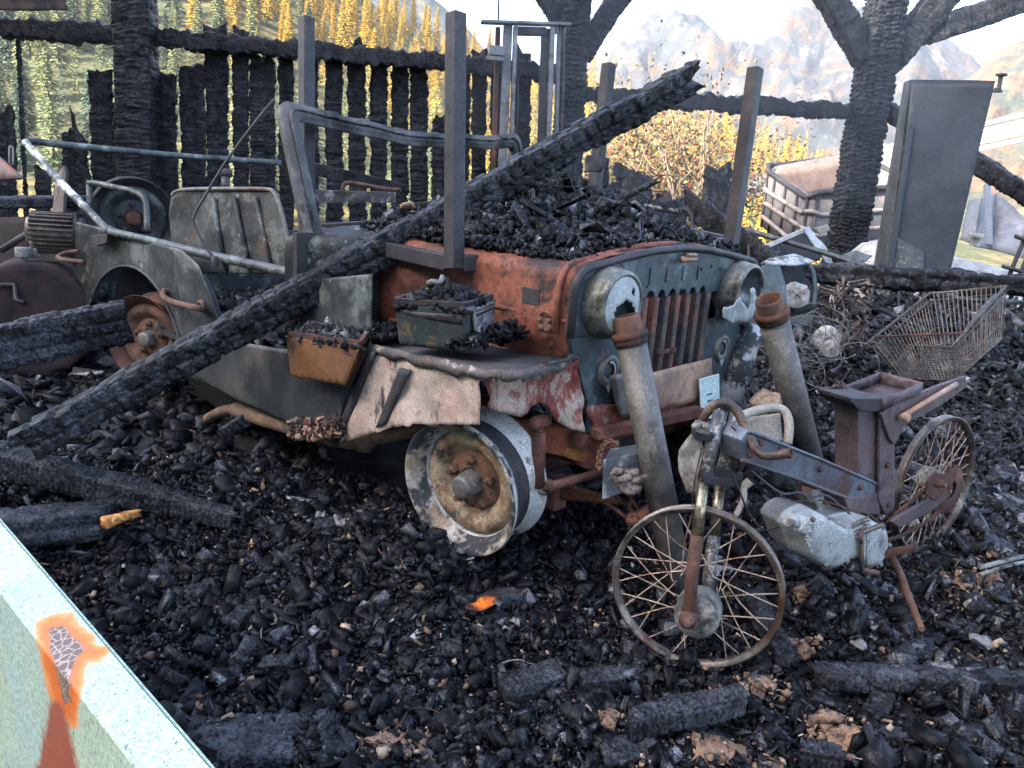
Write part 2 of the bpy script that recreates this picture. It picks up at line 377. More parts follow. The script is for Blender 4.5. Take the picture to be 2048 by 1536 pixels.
def tree_kind(px, d):
    yel = px > 500-(d-105)*.35+rs.uniform(-80, 80) if d > 170 else px > 900
    return 'larch' if (yel and rs.random() < .88) else ('mixed' if rs.random() < .5 else 'fir')
info = []
for (px, d) in spots:
    x, y = polar(upx(px), d); z = float(hill_z(np.array(upx(px)), np.array(d))); h = rs.uniform(8.5, 15.5)*(.75 if px > 1180 else 1)
    yh = 363+.077*(px-1024); ytop = yh-(z+h-CAM[2])/d*FOC; ybot = yh-(z-CAM[2])/d*FOC
    if ybot < -60 or ytop > 430: continue
    # how open the view to the tree is: over the rail, past the left planks, right of the middle post
    w = 3 if (px < 140 or px > 1370 or ytop < 85 or ybot < 120) else 1
    info.append((w*h/d, px, d, x, y, z, h, tree_kind(px, d)))
info.sort(key=lambda q: -q[0])
for k, (w, px, d, x, y, z, h, kind) in enumerate(info[:300]):
    e = empty('conifer', (x, y, z), LBL[kind][0], 'tree', LBL[kind][1]); s = h
    e.rotation_euler = (0, 0, rs.uniform(0, 6.28)); e.scale = (s*rs.uniform(.9, 1.3), s*rs.uniform(.9, 1.3), s)
    for nm, me in (('trunk', trunk_me), ('crown', crowns[kind][k % 3])):
        o = bpy.data.objects.new(nm, me); COL.objects.link(o); o.parent = e
    ntree += 1
# the rest of the wood reads as one mass
fv = []; 
for kind, mat in (('larch', M_larch), ('fir', M_fir), ('mixed', M_mixg)):
    Vs = []
    for k, (w, px, d, x, y, z, h, kd) in enumerate(info[300:]):
        if kd != kind: continue
        me = crowns[kind][k % 3]; co = np.empty(len(me.vertices)*3); me.vertices.foreach_get('co', co); co = co.reshape(-1, 4, 3)[::6]
        a = rs.uniform(0, 6.28); c_, s_ = math.cos(a), math.sin(a); q = co.reshape(-1, 3)*np.array([h*1.35, h*1.35, h])
        Vs.append(np.stack([q[:, 0]*c_-q[:, 1]*s_+x, q[:, 0]*s_+q[:, 1]*c_+y, q[:, 2]+z], -1))
    if Vs:
        V = np.concatenate(Vs); tag(link('forest', npmesh('forest', V, np.arange(len(V)).reshape(-1, 4), mat)), {'larch': 'far yellow larch wood covering the slope behind the barn', 'fir': 'far green fir wood covering the slope behind the barn', 'mixed': 'far pale green wood covering the left slope'}[kind], None, None, 'stuff')
print('TREES', ntree, len(spots))

# ------------------------------------------------------------------ autumn bush right behind the barn
rs = np.random.RandomState(3)
bush = empty('autumn_bush', GZ(1330, 560, -.2)*0+D(1320, 520, 9.0), 'tangled autumn bush with red, yellow and green leaves behind the barn', 'bush')
tw = B(); leafc = []
for i in range(230):
    dpt = rs.uniform(8.3, 9.8); x0 = rs.uniform(1215, 1430); p = [np.array([x0, rs.uniform(400, 500)])]
    n = 8; tall = rs.rand() < .28; ang = rs.normal(0, .5); stp = rs.uniform(22, 34)*(1.45 if tall else 1.0)
    for j in range(n):
        ang += rs.normal(0, .28)+(0 if tall else (.10 if ang > 0 else -.10)); p.append(p[-1]+stp*np.array([math.sin(ang), -math.cos(ang)]))
    p3 = [D(q[0], max(q[1], 60), dpt+.05*j) for j, q in enumerate(p)]
    tw.tube(arc_pts(p3, 2), [.010*(1-.8*j/(2*n)) for j in range(2*n+1)], 4, cap=False)
    for j in range(3, n+1):
        for _ in range(9 if not tall else 3): leafc.append(p3[j]+rs.normal(0, .17 if not tall else .09, 3))
for i in range(1100): leafc.append(D(np.clip(rs.normal(1310, 80), 1195, 1500), np.clip(rs.normal(380, 65), 245, 500), rs.uniform(8.2, 9.8)))
tw.obj('twigs', pm('pale twigs', lin((120, 104, 86)), .8), bush)
C = np.array(leafc); n = len(C); a = rs.normal(0, 1, (n, 3)); a /= np.linalg.norm(a, axis=1)[:, None]; b = np.cross(a, rs.normal(0, 1, (n, 3))); b /= np.linalg.norm(b, axis=1)[:, None]
L = rs.uniform(.018, .036, n)[:, None]
LV = np.stack([C-a*L, C+b*L*.55, C+a*L, C-b*L*.55], 1).reshape(-1, 3)
M_leaf = pm('autumn leaves', (.2, .1, .03), .7, island=[(0, (.17, .035, .02)), (.25, (.20, .085, .035)), (.42, (.17, .11, .055)), (.58, (.25, .17, .03)), (.74, (.10, .11, .03)), (.88, (.05, .075, .025)), (1, (.20, .15, .09))], var=.3, varscale=4, spec=.3)
link('leaves', npmesh('leaves', LV, np.arange(n*4).reshape(-1, 4), M_leaf), bush)

# ------------------------------------------------------------------ charred timber
def char_geo(p0, p1, w, h, seed=0, along=.045, across=.06, depth=.012, res=.011, side=None, rag=(.03, .03), edge=.0, bow=0., taper=(1, 1), rough=.010, holes=0):
    p0 = np.asarray(p0, float); p1 = np.asarray(p1, float); t = p1-p0; L = np.linalg.norm(t); t = t/L
    ref = np.asarray(side if side is not None else np.cross(t, (0, 0, 1)), float); ref = ref-t*(ref@t); ref /= np.linalg.norm(ref); nb = np.cross(t, ref)
    per = 2*(w+h); ns = max(14, int(per/res)); nt = max(6, int(L/res))
    s = (np.arange(ns)+.5)/ns*per
    # rectangle perimeter: start at corner (-w/2,-h/2)
    sx = np.where(s < w, -w/2+s, np.where(s < w+h, w/2, np.where(s < 2*w+h, w/2-(s-w-h), -w/2)))
    sy = np.where(s < w, -h/2, np.where(s < w+h, -h/2+(s-w), np.where(s < 2*w+h, h/2, h/2-(s-2*w-h))))
    T, S = np.meshgrid(np.linspace(0, 1, nt), s, indexing='ij'); SX = np.broadcast_to(sx, T.shape).copy(); SY = np.broadcast_to(sy, T.shape).copy()
    # burnt, rounded corners
    q = np.minimum(w, h)*.5; ex = np.clip((np.abs(SX)-(w/2-q*.55))/(q*.55), 0, 1); ey = np.clip((np.abs(SY)-(h/2-q*.55))/(q*.55), 0, 1)
    SX = SX*(1-.05*ey*q/w*2); SY = SY*(1-.05*ex*q/h*2)
    # ragged ends
    r0 = rag[0]*(.5+fbm(S*14+seed, seed*1.7, seed, 3)); r1 = rag[1]*(.5+fbm(S*14+9+seed, seed*2.3, seed+1, 3))
    # ragged ends follow the width of the board, so that both faces break at the same place
    r0 = rag[0]*(.5+1.2*fbm(SX/w*2.2+seed*1.31, seed*.37, seed, 3)); r1 = rag[1]*(.5+1.2*fbm(SX/w*2.2+seed*2.17+5, seed*.73, seed+1, 3))
    TL = T*L*(1-r1/L)+(1-T)*r0
    nc = max(3, round(per/across)); sw_ = S/per*nc+.22*fbm(TL*9+seed, S*3, seed+2, 2); si = np.floor(sw_).astype(int) % nc; fs = sw_-np.floor(sw_)
    h_ = _T[(si*7+seed) % 64, (si*3+seed*5) % 64, 1]; tw_ = TL/along*(.7+.7*_T[(si*5+seed) % 64, (seed*11+si) % 64, 2])+h_*3+.55*fbm(TL*11+si*2.3, S*16, seed+5, 3)
    ti = np.floor(tw_).astype(int); ft_ = tw_-ti; cid = _T[(ti*3+si*13+seed) % 64, (ti+si*7) % 64, 3]
    et = np.minimum(ft_, 1-ft_)*along; es = np.minimum(fs, 1-fs)*per/nc*1.3
    cw = max(res*.9, min(along, across)*.15); g = np.clip(np.minimum(et, es)/cw, 0, 1)**.7; disp = depth*(g-1)+(cid-.5)*depth*.8
    disp = disp + rough*fbm(TL*7+seed, S*7, seed+3, 4)
    kx = np.abs(SX)/(w/2); 
    ev = edge*(fbm(TL/.035+seed*3, np.sign(SX)*4+.5, seed+4, 3)-.15) if edge else 0
    sc = taper[0]+(taper[1]-taper[0])*T
    rx = SX*sc; ry = SY*sc; rl = np.sqrt((SX/w)**2+(SY/h)**2)+1e-6; nx = SX/w/rl; ny = SY/h/rl; nl = np.hypot(nx, ny); nx /= nl; ny /= nl
    rx = rx+disp*nx+(ev*np.sign(SX)*np.clip(kx*2-1, 0, 1) if edge else 0); ry = ry+disp*ny
    P = p0+TL[..., None]*t+rx[..., None]*ref+ry[..., None]*nb
    if bow: P = P+np.array([0, 0, 1.])*(bow*np.sin(np.pi*T))[..., None]
    V = np.concatenate([P.reshape(-1, 3), P[:1].mean(1), P[-1:].mean(1)]); i = np.arange(nt*ns).reshape(nt, ns)
    Fq = np.stack([i[:-1], np.roll(i, -1, 1)[:-1], np.roll(i, -1, 1)[1:], i[1:]], -1).reshape(-1, 4)
    c0 = nt*ns; e0 = np.stack([np.full(ns, c0), np.roll(i[0], -1), i[0], i[0]], -1); e1 = np.stack([np.full(ns, c0+1), i[-1], np.roll(i[-1], -1), np.roll(i[-1], -1)], -1)
    return V, Fq, np.concatenate([e0[:, :3], e1[:, :3]])
def char(name, p0, p1, w, h, mat=None, parent=None, **k):
    V, Fq, Ft = char_geo(p0, p1, w, h, **k); F3 = np.concatenate([Fq[:, [0, 1, 2]], Fq[:, [0, 2, 3]], Ft])
    at = None if parent is not None else np.asarray(p0)
    return link(name, npmesh(name, V, F3, mat or M_char), parent, at)

# ------------------------------------------------------------------ the burnt plank wall with its post and rail
wall = empty('plank_wall', WL(600, 420)*np.array([1, 1, 0]), 'long burnt plank wall of the barn with gaps between charred boards', 'wall')
rr_ = random.Random(11)
def plank(x, ytop, ybot, wpx, seed, lean=0, off=0.0, edge=.012, rag=.10, parent=wall):
    a = WL(x, ybot, off); b = WL(x+lean, ytop, off); d = np.linalg.norm(a-CAM)
    a[2] = min(a[2], .35)
    return char('plank', a, b, wpx*d/FOC*.96, .026, M_charw, parent, seed=seed, along=.020, across=.10, depth=.010, res=.010, side=WD, rag=(.02, rag), edge=edge, rough=.007)
# photo columns: centre x, top y, width
PL = [(14, 215, 34), (52, 70, 0), (88, 330, 30), (150, 250, 46), (205, 118, 44), (336, 128, 40), (388, 118, 50), (437, 25, 46), (484, 50, 34), (527, 92, 52), (574, 70, 32), (628, 66, 30), (672, 68, 38), (719, 62, 40), (760, 88, 38), (803, 88, 38), (844, 92, 40), (882, 198, 36), (930, 85, 30), (962, 92, 34), (1000, 100, 34), (1052, 92, 38)]
for k, (x, yt, wpx) in enumerate(PL):
    if wpx: plank(x, yt, 470, wpx*.96, 20+k, lean=-4+rr_.uniform(-3, 3), rag=.13, edge=.018)
plank(52, 72, 470, 9, 60, lean=-16, edge=.006, rag=.02)
plank(1090, 110, 470, 26, 61, lean=2); plank(1205, 290, 470, 34, 62); plank(235, 190, 470, 20, 63)
char('leaning_slat', WL(190, 430, .08), WL(136, 190, .05), .075, .03, M_charw, wall, seed=64, along=.02, across=.09, depth=.005, side=WD, edge=.014, rag=(.02, .22), taper=(1, .4))
char('rail', WL(-60, 50, .10), WL(262, 72, .10), .135, .11, M_charw, wall, seed=70, along=.015, across=.13, depth=.006, rough=.010, edge=.04, side=(0, 0, 1))
char('rail', WL(275, 72, .10), WL(1128, 148, .10), .125, .11, M_charw, wall, seed=71, along=.015, across=.13, depth=.006, rough=.010, edge=.04, side=(0, 0, 1))
a = WL(272, 470, .16); a[2] = .05; b = WL(270, -60, .16)
char('post', a, b, .235, .22, M_charw, wall, seed=72, along=.026, across=.09, depth=.011, side=WD, rough=.010, edge=.012)
# middle and corner posts with their knee braces
def tpost(xb, yb, xt, yt, w, label, braces, seed, off=.12):
    a = WL(xb, yb, off); a[2] = .05; b = WL(xt, yt, off)
    e = empty('timber_post', (a[0], a[1], 0), label, 'post')
    char('post_shaft', a, b, w, w*.95, M_charw, e, seed=seed, along=.035, across=.06, depth=.020, res=.009, side=WD, rough=.010)
    for i, (x0, y0, x1, y1, bw) in enumerate(braces):
        char('brace', WL(x0, y0, off), WL(x1, y1, off), bw, bw*.8, M_charw, e, seed=seed+1+i, along=.03, across=.08, depth=.010, rough=.018, side=WD)
    return e
tpost(1140, 420, 1152, -50, .20, 'charred timber post with a raking brace behind the lift mast', [(1165, 110, 1262, -40, .15), (1130, 60, 1072, -40, .13)], 80)
tpost(1688, 520, 1784, -60, .235, 'thick charred corner post with spreading braces right of the off-road car', [(1730, 120, 1640, -40, .17), (1768, 130, 1905, -30, .20), (1810, 80, 2090, -14, .17)], 90)
tag(char('rail', WL(1165, 190, .12), WL(1700, 224, .12), .12, .11, M_charw, None, seed=95, along=.016, across=.13, depth=.006, rough=.012, edge=.04, side=(0, 0, 1)), 'charred horizontal rail between the middle and corner posts', 'rail')
tag(char('broken_rail', WL(1772, 218, .05), D(2100, 415, 4.7), .115, .10, M_charw, None, seed=96, along=.03, across=.08, depth=.010, rough=.022, side=(0, 0, 1)), 'broken charred rail sagging down to the right of the corner post', 'rail')
# brown scorched board hanging at the top left
tag(char('hanging_board', D(-60, 5, 4.6), D(138, 6, 4.75), .09, .03, pm('scorched board', lin((70, 55, 45)), .8, 0, [(SOOT, 8, .5, .1)], [(50, .4, .005)]), None, seed=97, along=.2, across=.2, depth=.002, side=(0, 0, 1), rough=.01), 'brown scorched board jutting in above the left rail', 'board')

# ------------------------------------------------------------------ the burnt-out off-road car
RED = lin((124, 70, 51)); TEAL = lin((56, 68, 72)); GRYG = lin((60, 66, 64))
M_hood = pm('burnt red primer', RED, .72, 0, [(lin((142, 86, 64)), 6, .54, .09), (lin((72, 42, 34)), 4, .54, .08), (lin((44, 34, 31)), 9, .60, .07), (SOOT, 3.2, .60, .08), (lin((36, 30, 28)), 30, .62, .06), (lin((170, 160, 150)), 22, .74, .02)], [(40, .25, .004), (150, .2, .002)], .3)
M_gril = pm('scorched teal paint', TEAL, .55, .1, [(lin((96, 108, 110)), 9, .57, .08), (lin((40, 46, 50)), 6, .58, .06), (lin((150, 86, 64)), 5.0, .67, .04), (RUST, 11, .69, .03)], [(70, .2, .003)], .25)
M_grl2 = pm('scorched grille bar', lin((78, 70, 66)), .6, .1, [(lin((128, 82, 68)), 6, .52, .07, (1, 1, .6)), (lin((52, 56, 60)), 8, .58, .06)], [(70, .2, .003)], .3)
M_redlow = pm('blistered red paint', lin((124, 60, 52)), .62, 0, [(lin((164, 144, 130)), 8, .55, .06), (lin((74, 54, 48)), 7, .56, .07), (lin((140, 96, 84)), 20, .58, .06)], [(60, .4, .004)], .3)
M_apron = pm('flaked white paint', lin((164, 148, 136)), .75, 0, [(lin((150, 112, 96)), 3.0, .52, .09), (lin((142, 86, 70)), 5, .66, .03), ((.022, .024, .026), 3.4, .57, .03, (1.6, 1.6, .5)), ((.06, .05, .045), 30, .66, .05), ((.03, .03, .03), 7, .64, .04)], [(70, .3, .003)], .22)
M_apron2 = pm('flaked red and white paint', lin((172, 154, 138)), .75, 0, [(lin((126, 58, 50)), 5, .52, .04, (2, 2, .5)), (lin((136, 80, 66)), 16, .58, .06), ((.05, .035, .03), 12, .70, .03)], [(60, .5, .005)], .25)
M_tub = pm('burnt grey bodywork', GRYG, .62, .2, [(lin((34, 38, 39)), 3.2, .50, .08), (lin((92, 98, 94)), 6, .55, .05), (lin((70, 56, 46)), 5, .63, .05), ((.012, .012, .013), 2.6, .57, .06), (lin((126, 130, 126)), 20, .64, .04), (lin((130, 80, 46)), 5, .68, .03, (2.2, 2.2, .5)), ((.02, .02, .02), 4, .66, .05), (lin((196, 184, 168)), 30, .76, .02)], [(60, .25, .004)], .3)
M_sill = pm('burnt dark sill', lin((56, 60, 60)), .6, .2, [(lin((76, 70, 66)), 4, .54, .09), (lin((32, 37, 39)), 3.4, .55, .08), (lin((176, 98, 52)), 6, .70, .02, (2.5, 2.5, .4)), (lin((200, 190, 175)), 40, .77, .02)], [(60, .25, .004)], .3)
M_rust = pm('heavy brown rust', RUST, .85, 0, [(lin((114, 84, 68)), 12, .55, .08), (lin((54, 40, 34)), 7, .55, .08)], [(90, .5, .004)], .35)
M_rustr = pm('pinkish red rust', lin((112, 66, 54)), .85, 0, [(lin((138, 90, 74)), 14, .55, .08), (lin((70, 44, 37)), 6, .54, .08)], [(90, .4, .003)], .3)
M_rustd = pm('dark rust', lin((74, 48, 38)), .85, 0, [(lin((104, 64, 46)), 12, .57, .08), (SOOT, 6, .58, .08)], [(90, .5, .004)], .35)
M_steel = pm('scaled grey steel', lin((104, 102, 98)), .55, .35, [(lin((132, 128, 122)), 20, .58, .08), (lin((90, 70, 58)), 5, .58, .07), (lin((58, 58, 60)), 8, .62, .06)], [(120, .25, .003)], .25)
M_dsteel = pm('dark fire-scaled steel', lin((52, 50, 52)), .55, .3, [(lin((72, 66, 63)), 5, .56, .09), (lin((36, 36, 40)), 4, .55, .08), (lin((92, 62, 48)), 9, .68, .05), (lin((96, 94, 92)), 60, .68, .05)], [(120, .25, .003)], .25)
M_white = pm('ash-white flaking enamel', lin((166, 160, 150)), .7, .0, [(lin((130, 114, 96)), 10, .52, .08), ((.022, .024, .027), 6, .50, .04), (lin((130, 84, 58)), 14, .68, .04)], [(90, .4, .003)], .25)
M_whit2 = pm('pale zinc bloom', lin((178, 181, 180)), .7, .1, [((.03, .033, .035), 4.2, .55, .03), (lin((160, 150, 138)), 12, .60, .06), ((.05, .05, .05), 60, .70, .03)], [(90, .3, .003)], .15)
M_dish = pm('scorched cream dish', lin((150, 136, 112)), .75, 0, [(lin((104, 78, 56)), 8, .52, .09), ((.028, .028, .03), 5, .59, .04), (lin((118, 88, 62)), 40, .58, .06), (lin((62, 46, 36)), 14, .62, .05)], [(110, .4, .003)], .3)
M_barrel = pm('ash-white wheel barrel', lin((184, 186, 184)), .7, .1, [(lin((140, 134, 126)), 9, .56, .08), ((.03, .032, .034), 4.0, .585, .03), ((.05, .05, .052), 18, .62, .05), (lin((120, 92, 74)), 14, .64, .05)], [(90, .3, .003)], .18)
M_lens = pm('crazed white lamp glass', lin((158, 163, 160)), .55, 0, [(lin((140, 146, 144)), 18, .55, .08), (lin((120, 108, 96)), 9, .66, .05)], [(70, .4, .004)], .15)
M_refl = pm('dull lamp reflector', lin((110, 118, 122)), .35, .6, [(lin((150, 152, 150)), 6, .56, .08), (lin((60, 62, 64)), 7, .60, .07)], None, .2)
M_bez = pm('tarnished lamp bezel', lin((98, 100, 94)), .42, .5, [(lin((130, 130, 120)), 8, .56, .08), (lin((58, 58, 54)), 7, .58, .07)], [(120, .15, .002)], .25)
M_tan = pm('scorched tan board', lin((132, 108, 94)), .7, 0, [(lin((168, 138, 112)), 5, .53, .09), (lin((122, 84, 72)), 4, .57, .07), (lin((150, 120, 70)), 10, .66, .04), ((.06, .05, .045), 18, .70, .03)], [(70, .25, .003)], .2)
M_dark = pm('sooty metal', (.03, .03, .032), .7, .1, [((.055, .05, .048), 8, .57, .08)], [(80, .3, .004)], .4)

CY = .045; XG = .26
car = empty('off_road_car', (-1.0, CY, 0), 'burnt-out open off-road car with round headlights and a slotted grille', 'car')
# ---- hood (shell over the engine bay) and its sides
def hood_section(x, hw, z0, zt, zc, n=7):
    pts = [(-hw, z0), (-hw, z0+(zt-z0)*.55), (-hw, zt-.05)]
    for i in range(1, n): a = math.pi/2*i/n; pts.append((-hw+.055*(1-math.cos(a)), zt-.05+.05*math.sin(a)))
    pts += [(-hw*.7, zt+(zc-zt)*.55), (-hw*.35, zt+(zc-zt)*.88), (0, zc)]
    pts = pts+[(-y, z) for y, z in pts[-2::-1]]
    return [(x, CY+y, z) for y, z in pts]
secs = []
for i in range(19):
    t = i/18; x = .245-.89*t; secs.append(hood_section(x, .515-.002*t+.012*math.sin(t*9), .705, 1.005-.01*t, 1.045))
nb_ = len(secs[0]); V = np.array(secs); V[:, :, 1] += .007*fbm(V[:, :, 0]*9, V[:, :, 2]*9, 3); 
link('hood', npmesh('hood', V.reshape(-1, 3), grid_faces(len(secs), nb_), M_hood, True), car)
o = car.children[-1]; m_ = o.modifiers.new('t', 'SOLIDIFY'); m_.thickness = .004
b = B()   # pressed ribs, patches, latch on the near hood side
b.bar((.235, CY-.518, .845), (-.30, CY-.520, .845), .010, .012); b.bar((.235, CY-.520, .715), (-.55, CY-.520, .715), .014, .02)
b.obj('hood_rib', M_hood, car, .003)
b = B().box((.098, CY-.522, .895), (.034, 0, 0), (0, .004, 0), (0, 0, .024)); b.obj('patch', M_dark, car, .002)
b = B().box((.165, CY-.523, .825), (.030, 0, 0), (0, .005, 0), (0, 0, .020))
for dx, dz in ((-.018, .01), (.016, .012), (-.012, -.012), (.018, -.010)): b.lathe((.165+dx, CY-.526, .825+dz), (0, -1, 0), [(0, .008), (.006, .008), (.010, .004), (.010, 0)], 8)
b.tube(arc_pts([(.145, CY-.53, .85), (.175, CY-.54, .862), (.20, CY-.53, .845), (.205, CY-.53, .82)]), .005, 6)
b.obj('hood_latch', M_rust, car)
# ---- grille panel with seven slots
def gy(y): return CY+y
sl = [(-.232+.0625*i) for i in range(7)]; sw = .040; ZT, ZB = .915, .585
def half_top():
    return [(-.53, .80), (-.53, .90)]+[(-.53+.07*(1-math.cos(a)), .925+.07*math.sin(a)) for a in np.linspace(0, math.pi/2, 6)]+[(-.30, 1.018), (-.15, 1.036), (0, 1.042)]
ot = half_top(); ot = ot+[(-y, z) for y, z in ot[-2::-1]]
low = []
for y in reversed(sl):
    low += [(y+sw, ZT-.02)]+[(y+sw/2+sw/2*math.cos(a), ZT-.02+.022*math.sin(a)) for a in np.linspace(.3, math.pi-.3, 5)]+[(y, ZT-.02)]
top_poly = ot+[(.30, .80), (.30, ZT-.02)]+low+[(-.30, ZT-.02), (-.30, .80)]
def gp(poly, th=.018, x=XG): return [(x, gy(y), z) for y, z in poly], (-th, 0, 0)
B().prism(*gp(top_poly)).obj('grille_panel', M_gril, car, .003)
gpan = car.children[-1]
for sgn in (-1, 1):
    B().prism(*gp([(sgn*.53, .7995), (sgn*.30, .7995), (sgn*.2685 if sgn < 0 else .2155, .79), (sgn*.2685 if sgn < 0 else .2155, ZB), (sgn*.30, .50), (sgn*.395, .50), (sgn*.40, .56), (sgn*.47, .70)])).obj('grille_side', M_gril, gpan, .002)
B().prism(*gp([(-.2995, ZB-.001), (.2995, ZB-.001), (.2995, .50), (-.2995, .50)])).obj('grille_lower_panel', M_redlow, gpan, .002)
edges = [-.268]+sl+[.2155]
for i in range(8):
    y0 = -.268 if i == 0 else sl[i-1]+sw; y1 = sl[i] if i < 7 else .215
    if y1-y0 < .004: continue
    b = B(); n = 6; w = (y1-y0)
    pr = [(y0+w*k/n, XG+.004+.008*math.sin(math.pi*k/n)) for k in range(n+1)]
    poly = [(x, gy(y)) for y, x in pr]; vs = []
    for z in (ZB, ZT-.02): vs += [(x, y, z) for x, y in poly]+[(XG-.03, gy(y1), z), (XG-.03, gy(y0), z)]
    k = n+3; b.add(vs, [tuple(range(k))[::-1], tuple(range(k, 2*k))]+[(q, (q+1) % k, k+(q+1) % k, k+q) for q in range(k)], False)
    b.obj('grille_bar', M_grl2, car)
# rolled rim round the top of the grille
B().tube([(XG+.004, gy(y*1.006), z+.004) for y, z in ot], .012, 8).obj('grille_rim', M_dsteel, car)
B().tube([(XG-.05, gy(y*1.01), z+.012) for y, z in ot], .010, 8).obj('hood_edge', M_hood, car)
# radiator core behind the slots
b = B()
for i in range(60): b.box((XG-.09, CY-.02, .56+.36*i/59), (.02, 0, 0), (0, .30, 0), (0, 0, .0012))
for i in range(13): b.tube([(XG-.075, CY-.30+.6*i/12, .55), (XG-.075, CY-.30+.6*i/12, .93)], .004, 5)
b.box((XG-.115, CY, .74), (.004, 0, 0), (0, .32, 0), (0, 0, .20)); b.obj('radiator', M_dark, car)
# embossed name on the panel
def text(name, body, size, ext, mat, parent, origin, ex, ey, ez, spacing=1.0):
    cu = bpy.data.curves.new(name, 'FONT'); cu.body = body; cu.size = size; cu.extrude = ext; cu.space_character = spacing; cu.align_x = 'CENTER'; cu.align_y = 'CENTER'; cu.bevel_depth = ext*.3
    t = bpy.data.objects.new('tmp', cu); COL.objects.link(t); bpy.context.view_layer.update()
    me = bpy.data.meshes.new_from_object(t.evaluated_get(bpy.context.evaluated_depsgraph_get())); bpy.data.objects.remove(t); bpy.data.curves.remove(cu)
    Mx = Matrix(((ex[0], ey[0], ez[0], origin[0]), (ex[1], ey[1], ez[1], origin[1]), (ex[2], ey[2], ez[2], origin[2]), (0, 0, 0, 1)))
    me.transform(Mx); me.materials.clear(); me.materials.append(mat); me.name = name
    return link(name, me, parent)
for ch, yy in zip('JEEP', (-.165, -.065, .03, .125)): text('letter', ch, .066, .0030, M_gril, gpan, (XG+.001, CY+yy, .962), (0, 1, 0), (0, 0, 1), (1, 0, 0))
for y, z in ((-.275, .955), (-.25, .93), (-.33, .99), (.20, .985), (.265, .975), (.33, .985), (.03, .915)): B().lathe((XG, gy(y), z), (1, 0, 0), [(0, .008), (.004, .007), (.006, .003), (.006, 0)], 8).obj('rivet', M_gril, car)
b = B().tube([(XG+.02, gy(-.015), 1.012), (XG+.022, gy(.055), 1.012)], .007, 8).tube([(XG+.02, gy(.0), 1.026), (XG+.02, gy(.055), 1.026)], .006, 8)
b.lathe((XG+.02, gy(-.02), 1.012), (0, -1, 0), [(0, .012), (.01, .011), (.012, 0)], 10); b.obj('hood_catch', pm('brown catch', lin((140, 112, 92)), .6, .2), car)
# ---- headlights
def ragged_disc(c, ax, R, keep, n=44, m=10, dome=.012):
    ax = unit(ax); e = unit(np.cross(ax, (0, 0, 1))); g = np.cross(e, ax); V = [np.asarray(c)+ax*dome]; Fc = []
    for j in range(1, m+1):
        for i in range(n):
            a = 2*math.pi*i/n; r = R*j/m; V.append(np.asarray(c)+e*r*math.cos(a)+g*r*math.sin(a)+ax*dome*(1-(j/m)**2))
    for i in range(n):
        if keep(0.3/m*math.cos(2*math.pi*(i+.5)/n), .3/m*math.sin(2*math.pi*(i+.5)/n)): Fc.append((0, 1+i, 1+(i+1) % n))
        for j in range(1, m):
            a = 2*math.pi*(i+.5)/n; q = (j+.5)/m
            if keep(q*math.cos(a), q*math.sin(a)): Fc.append((1+(j-1)*n+i, 1+j*n+i, 1+j*n+(i+1) % n, 1+(j-1)*n+(i+1) % n))
    return V, Fc
HL = [(-.385, .895), (.385, .895)]
for k, (y, z) in enumerate(HL):
    h = empty('headlight', (XG, gy(y), z)); h.parent = car; h.location = Vector((XG, gy(y), z))-car.location
    c = np.array([XG, gy(y), z])
    b = B().lathe(c, (1, 0, 0), [(-.03, .100), (.0, .106), (.018, .106), (.034, .102), (.050, .099), (.058, .100), (.066, .096), (.070, .088), (.066, .082), (.052, .080)], 48); b.obj('bezel', M_bez, h)
    b = B().lathe(c, (1, 0, 0), [(.056, .083), (.03, .078), (.0, .062), (-.025, .040), (-.035, .015), (-.036, 0)], 40); b.obj('reflector', M_refl, h)
    if k == 0:
        def keep(a, q):
            u = a; v = q      # u to the car's right-to-left, v up
            hole = ((u+.05)/.62)**2+((v+.22)/.40)**2 + .35*fbm(u*5+3, v*5, 4, 2) < .85
            chip = abs(u+.38)+abs(v-.42) < .16
            return not (hole or chip)
    else:
        def keep(a, q): return (a*a+q*q) > .80 and q < .2
    V, Fc = ragged_disc(c+np.array([.064, 0, 0]), (1, 0, 0), .087, keep); b = B().add(V, Fc, True); o = b.obj('lens', M_lens, h); m_ = o.modifiers.new('t', 'SOLIDIFY'); m_.thickness = .003
    if k == 1:   # melted shard hanging out of the open lamp
        pts = [(1437, 612), (1437, 632), (1455, 645), (1478, 643), (1500, 636), (1512, 618), (1508, 600), (1498, 572), (1492, 576), (1494, 604), (1490, 616), (1476, 601), (1474, 592), (1468, 598), (1462, 608)]
        o = sheet('glass_shard', [GX(px+5, py+2, XG+.078) for px, py in pts], M_lens, h, .004, .022, 14, 5, 3)
# marker lamps below
for y in (-.335, .345):
    mk = empty('marker_lamp', (XG, gy(y), .68)); mk.parent = car; mk.location = Vector((XG, gy(y), .685))-car.location; c = (XG, gy(y), .685)
    B().lathe(c, (1, 0, 0), [(0, .050), (.010, .048), (.014, .042), (.012, .034), (.004, .028)], 26).obj('lamp_ring', M_steel, mk)
    B().lathe(c, (1, 0, 0), [(.003, .030), (-.012, .022), (-.02, .008), (-.02, 0)], 20).obj('lamp_hole', M_dark, mk)
    V, Fc = ragged_disc(np.array(c)+np.array([.008, 0, 0]), (1, 0, 0), .036, lambda a, q: a*a+q*q > .45 and (a+q*.6 < .5), 26, 6, .002)
    B().add(V, Fc).obj('broken_lens', M_lens, mk)
    B().prism([(XG+.012, gy(y)-.02, .645), (XG+.012, gy(y)+.012, .645), (XG+.012, gy(y)-.002, .620)], (.003, 0, 0)).obj('lens_drip', M_lens, mk)
